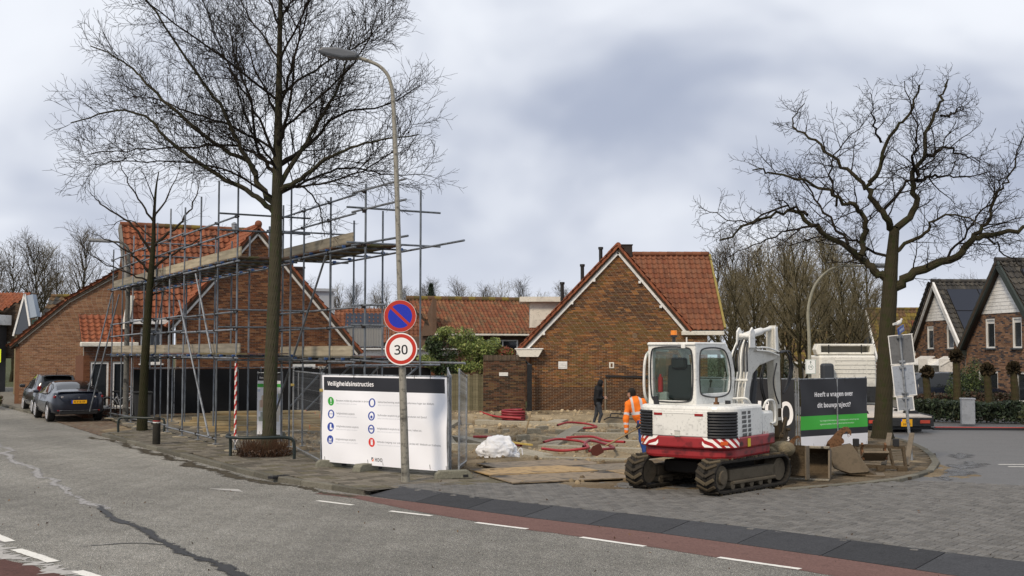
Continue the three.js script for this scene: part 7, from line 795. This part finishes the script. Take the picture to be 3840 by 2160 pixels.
function hand(t, o, dir, m, bend = .5) { const L = new Limbs(), D = V(...dir).normalize(), O = V(...o), X = V().crossVectors(D, V(0, 1, .3)).normalize(), Nn = V().crossVectors(X, D); for (let k = 0; k < 4; k++) { const s = O.clone().addScaledVector(D, .055).addScaledVector(X, (k - 1.5) * .019), l = [.062, .072, .068, .052][k]; lay(L, [s.clone().addScaledVector(D, -.03), s, s.clone().addScaledVector(D, l * .5).addScaledVector(Nn, -l * bend * .4), s.clone().addScaledVector(D, l * .75).addScaledVector(Nn, -l * bend)], .0095, .0075); } lay(L, [O.clone(), O.clone().addScaledVector(X, .035).addScaledVector(D, .03), O.clone().addScaledVector(X, .045).addScaledVector(D, .065)], .011, .009); lay(L, [O.clone().addScaledVector(D, -.04), O.clone().addScaledVector(D, .05)], .03, .035); part(t, 'hand', L.geo(), m, true); }
{
  const bk = [.014, .0145, .017], jean = [.045, .05, .06], boot = [.22, .15, .085];
  figure('person in black hooded jacket walking and looking at a phone', [3.14, -.34, -42.2], 0, [
    [[0, .86, 0], [.0, 1.0, 0], .15, .155, bk, 1.0], [[0, 1.0, 0], [.02, 1.3, 0], .165, .15, bk, .8], [[.02, 1.3, .14], [.02, 1.3, -.14], .075, .075, bk], [[.03, 1.36, 0], [.06, 1.46, 0], .07, .06, bk], [[.08, 1.54, 0], [.09, 1.58, 0], .108, .1, (h, x, y, z) => x > .155 && y < 1.57 && Math.abs(z) < .07 ? skin : bk], [[-.04, 1.38, 0], [-.06, 1.32, 0], .09, .07, bk],
    [[.0, .84, .08], [.1, .46, .09], .088, .062, jean], [[.1, .46, .09], [.0, .12, .1], .06, .045, jean], [[0, .1, .1], [-.02, .06, .1], .05, .05, boot], [[-.02, .05, .1], [.15, .04, .11], .048, .04, boot], [[-.02, .84, -.08], [-.06, .46, -.09], .088, .062, jean], [[-.06, .46, -.09], [-.16, .13, -.1], .06, .045, jean], [[-.16, .11, -.1], [-.18, .07, -.1], .05, .05, boot], [[-.18, .06, -.1], [-.02, .035, -.1], .048, .04, boot],
    [[.0, 1.3, .19], [-.04, 1.04, .23], .062, .05, bk], [[-.04, 1.04, .23], [.19, 1.02, .15], .05, .036, bk], [[.0, 1.3, -.19], [-.02, 1.04, -.22], .062, .05, bk], [[-.02, 1.04, -.22], [.2, 1.06, -.1], .05, .036, bk]], t => { hand(t, [.22, 1.02, .14], [1, .05, -.25], mat(skin, .6)); hand(t, [.23, 1.06, -.08], [1, .1, .25], mat(skin, .6)); part(t, 'phone', gb().rb(.012, .14, .075, .33, 1.09, .03, .004, 0, 0, -.5), M.black); }, 1.03);
  const org = [.85, .2, .025], silver = [.55, .58, .62], blue = [.03, .075, .26], dark = [.02, .017, .015], st = (...r) => h => r.some(([a, b]) => h > a && h < b) ? silver : org;
  figure('worker in orange reflective jacket bending over a shovel', [2.98, 0, -26.0], 0, [
    [[.1, .84, 0], [.06, 1.02, 0], .15, .16, org, 1], [[.06, 1.0, 0], [.0, 1.27, 0], .175, .16, (h, x, y, z) => (y > 1.02 && y < 1.08) || (Math.abs(x + .08) < .025 && y > 1.05) || (Math.abs(x - .12) < .025 && y > 1.05) ? silver : org, .85], [[-.16, 1.27, 0], [.17, 1.27, 0], .078, .078, org], [[0, 1.32, 0], [-.02, 1.4, 0], .062, .055, (h) => h < .6 ? dark : skin], [[-.03, 1.49, 0], [-.03, 1.53, 0], .088, .092, (h, x, y, z) => x < -.08 && y < 1.52 ? skin : dark], [[-.1, 1.46, .0], [-.07, 1.5, 0], .035, .05, skin],
    [[.05, .84, .08], [.0, .45, .1], .09, .066, blue], [[.0, .45, .1], [.02, .1, .1], .07, .06, blue], [[.02, .06, .1], [-.1, .045, .14], .05, .042, dark], [[.16, .84, -.06], [.18, .45, -.08], .09, .066, blue], [[.18, .45, -.08], [.2, .1, -.08], .07, .06, blue], [[.2, .06, -.08], [.08, .045, -.06], .05, .042, dark],
    [[-.17, 1.25, .02], [-.27, .96, .08], .07, .06, st([.55, .72])], [[-.27, .96, .08], [-.31, .68, .1], .06, .048, st([.3, .46], [.72, .86])], [[.18, 1.25, .02], [.24, .98, .12], .07, .06, st([.55, .72])], [[.24, .98, .12], [.04, .82, .2], .058, .046, st([.3, .46])]], t => { const gl = mat([.03, .035, .05], .8); hand(t, [-.315, .64, .11], [-.3, -1, .1], gl, .9); hand(t, [.0, .8, .21], [-1, -.3, .1], gl, .9); }).rotation.z = .17;
  const s = thing('shovel', 'long handled shovel held by the orange worker', 'shovel', [2.9, -.02, -26.0]); part(s, 'handle', gb().cyl([.15, .86, .24], [-.82, .32, .12], .018, .018, 8), M.plank); part(s, 'blade', gb().ext([[-.12, .1], [.12, .1], [.13, -.08], [.06, -.17], [-.06, -.17], [-.13, -.08]], .012, M4(-.98, .24, .1, .25, .2, -1.1), .003), mat([.16, .05, .04], .6, { metalness: .3 }));
}
{ // loose bits
  { const R = rng(321), g = new THREE.IcosahedronGeometry(1, 1), p = g.attributes.position; for (let i = 0; i < p.count; i++) { const v = V(p.getX(i), p.getY(i), p.getZ(i)), k = .75 + .5 * vnoise(v.x * 2 + 5, v.y * 2 + 5, v.z * 2 + 5.5); p.setXYZ(i, v.x * k, v.y * k * .7, v.z * k); } g.computeVertexNormals(); const ms = [], cs = []; for (let i = 0; i < 5200; i++) { const x = -9 + R() * 16.5, z = -20.6 - Math.pow(R(), .8) * 25, y = soilH(x, z); if (y < -.03 && !inPoly(x, z, PIT)) continue; if (inPoly(x, z, roadPoly) || distTo(KERB, x, z) < 1.4) continue; const s = .012 + Math.pow(R(), 4) * .085; ms.push(M4(x, y + s * .25, z, R() * 3, R() * 6, R() * 3, s)); const c = soilC(x, z), k = .7 + .5 * R(); cs.push(new THREE.Color(c[0] * k, c[1] * k, c[2] * k)); } copies(scene, 'soil_clods', metric(g), mat([1, 1, 1], .95), ms, cs).userData.label = 'loose clods of soil strewn over the building plot'; }
  const leafM = M.leaf; const g = leaves(420, R => { const x = -9 + R() * 16, z = -11 - R() * 11; return R() < .55 && distTo(KERB, x, z) > 1.2 ? [x, inPoly(x, z, roadPoly) ? -.088 : .012, z] : (() => { const s = 40 + R() * 26, L = polyLen(KERB), [a, b, dx, dz] = along(KERB, L, s); return [a - dz * -.0 + dz * .12 * R() * 2, -.088, b - dx * .12 * R() * 2 + .1]; })(); }, .022, 99, [[.1, .05, .025], [.16, .085, .035], [.06, .035, .02]], .45); const o = part(scene, 'fallen_leaves', g, leafM, true); o.userData = { kind: 'stuff', label: 'small dry brown leaves scattered on the road' };
  const b = thing('dove', 'small white dove perched on the blue street name plate', 'bird', [8.63, 3.0, -25.72], .6); part(b, 'body', gb().lathe([[0, -.12], [.03, -.09], [.05, -.02], [.045, .04], [.02, .09], [0, .1]], M4(0, .05, 0, 0, 0, -1.1), 12).sph(.028, .09, .12, 0).cyl([.11, .12, 0], [.135, .115, 0], .006, .001, 6).ext([[-.02, -.01], [-.16, -.03], [-.16, .01], [-.02, .04]], .04, M4(-.04, .02, 0)), mat([.6, .6, .58], .8)); part(b, 'leg', gb().cyl([0, -.04, .015], [0, .02, .015], .004).cyl([0, -.04, -.015], [0, .02, -.015], .004), mat([.3, .1, .08], .7));
}
scene.traverse(o => { if (o.isMesh) { o.castShadow = true; o.receiveShadow = true; } });
renderer.render(scene, camera);
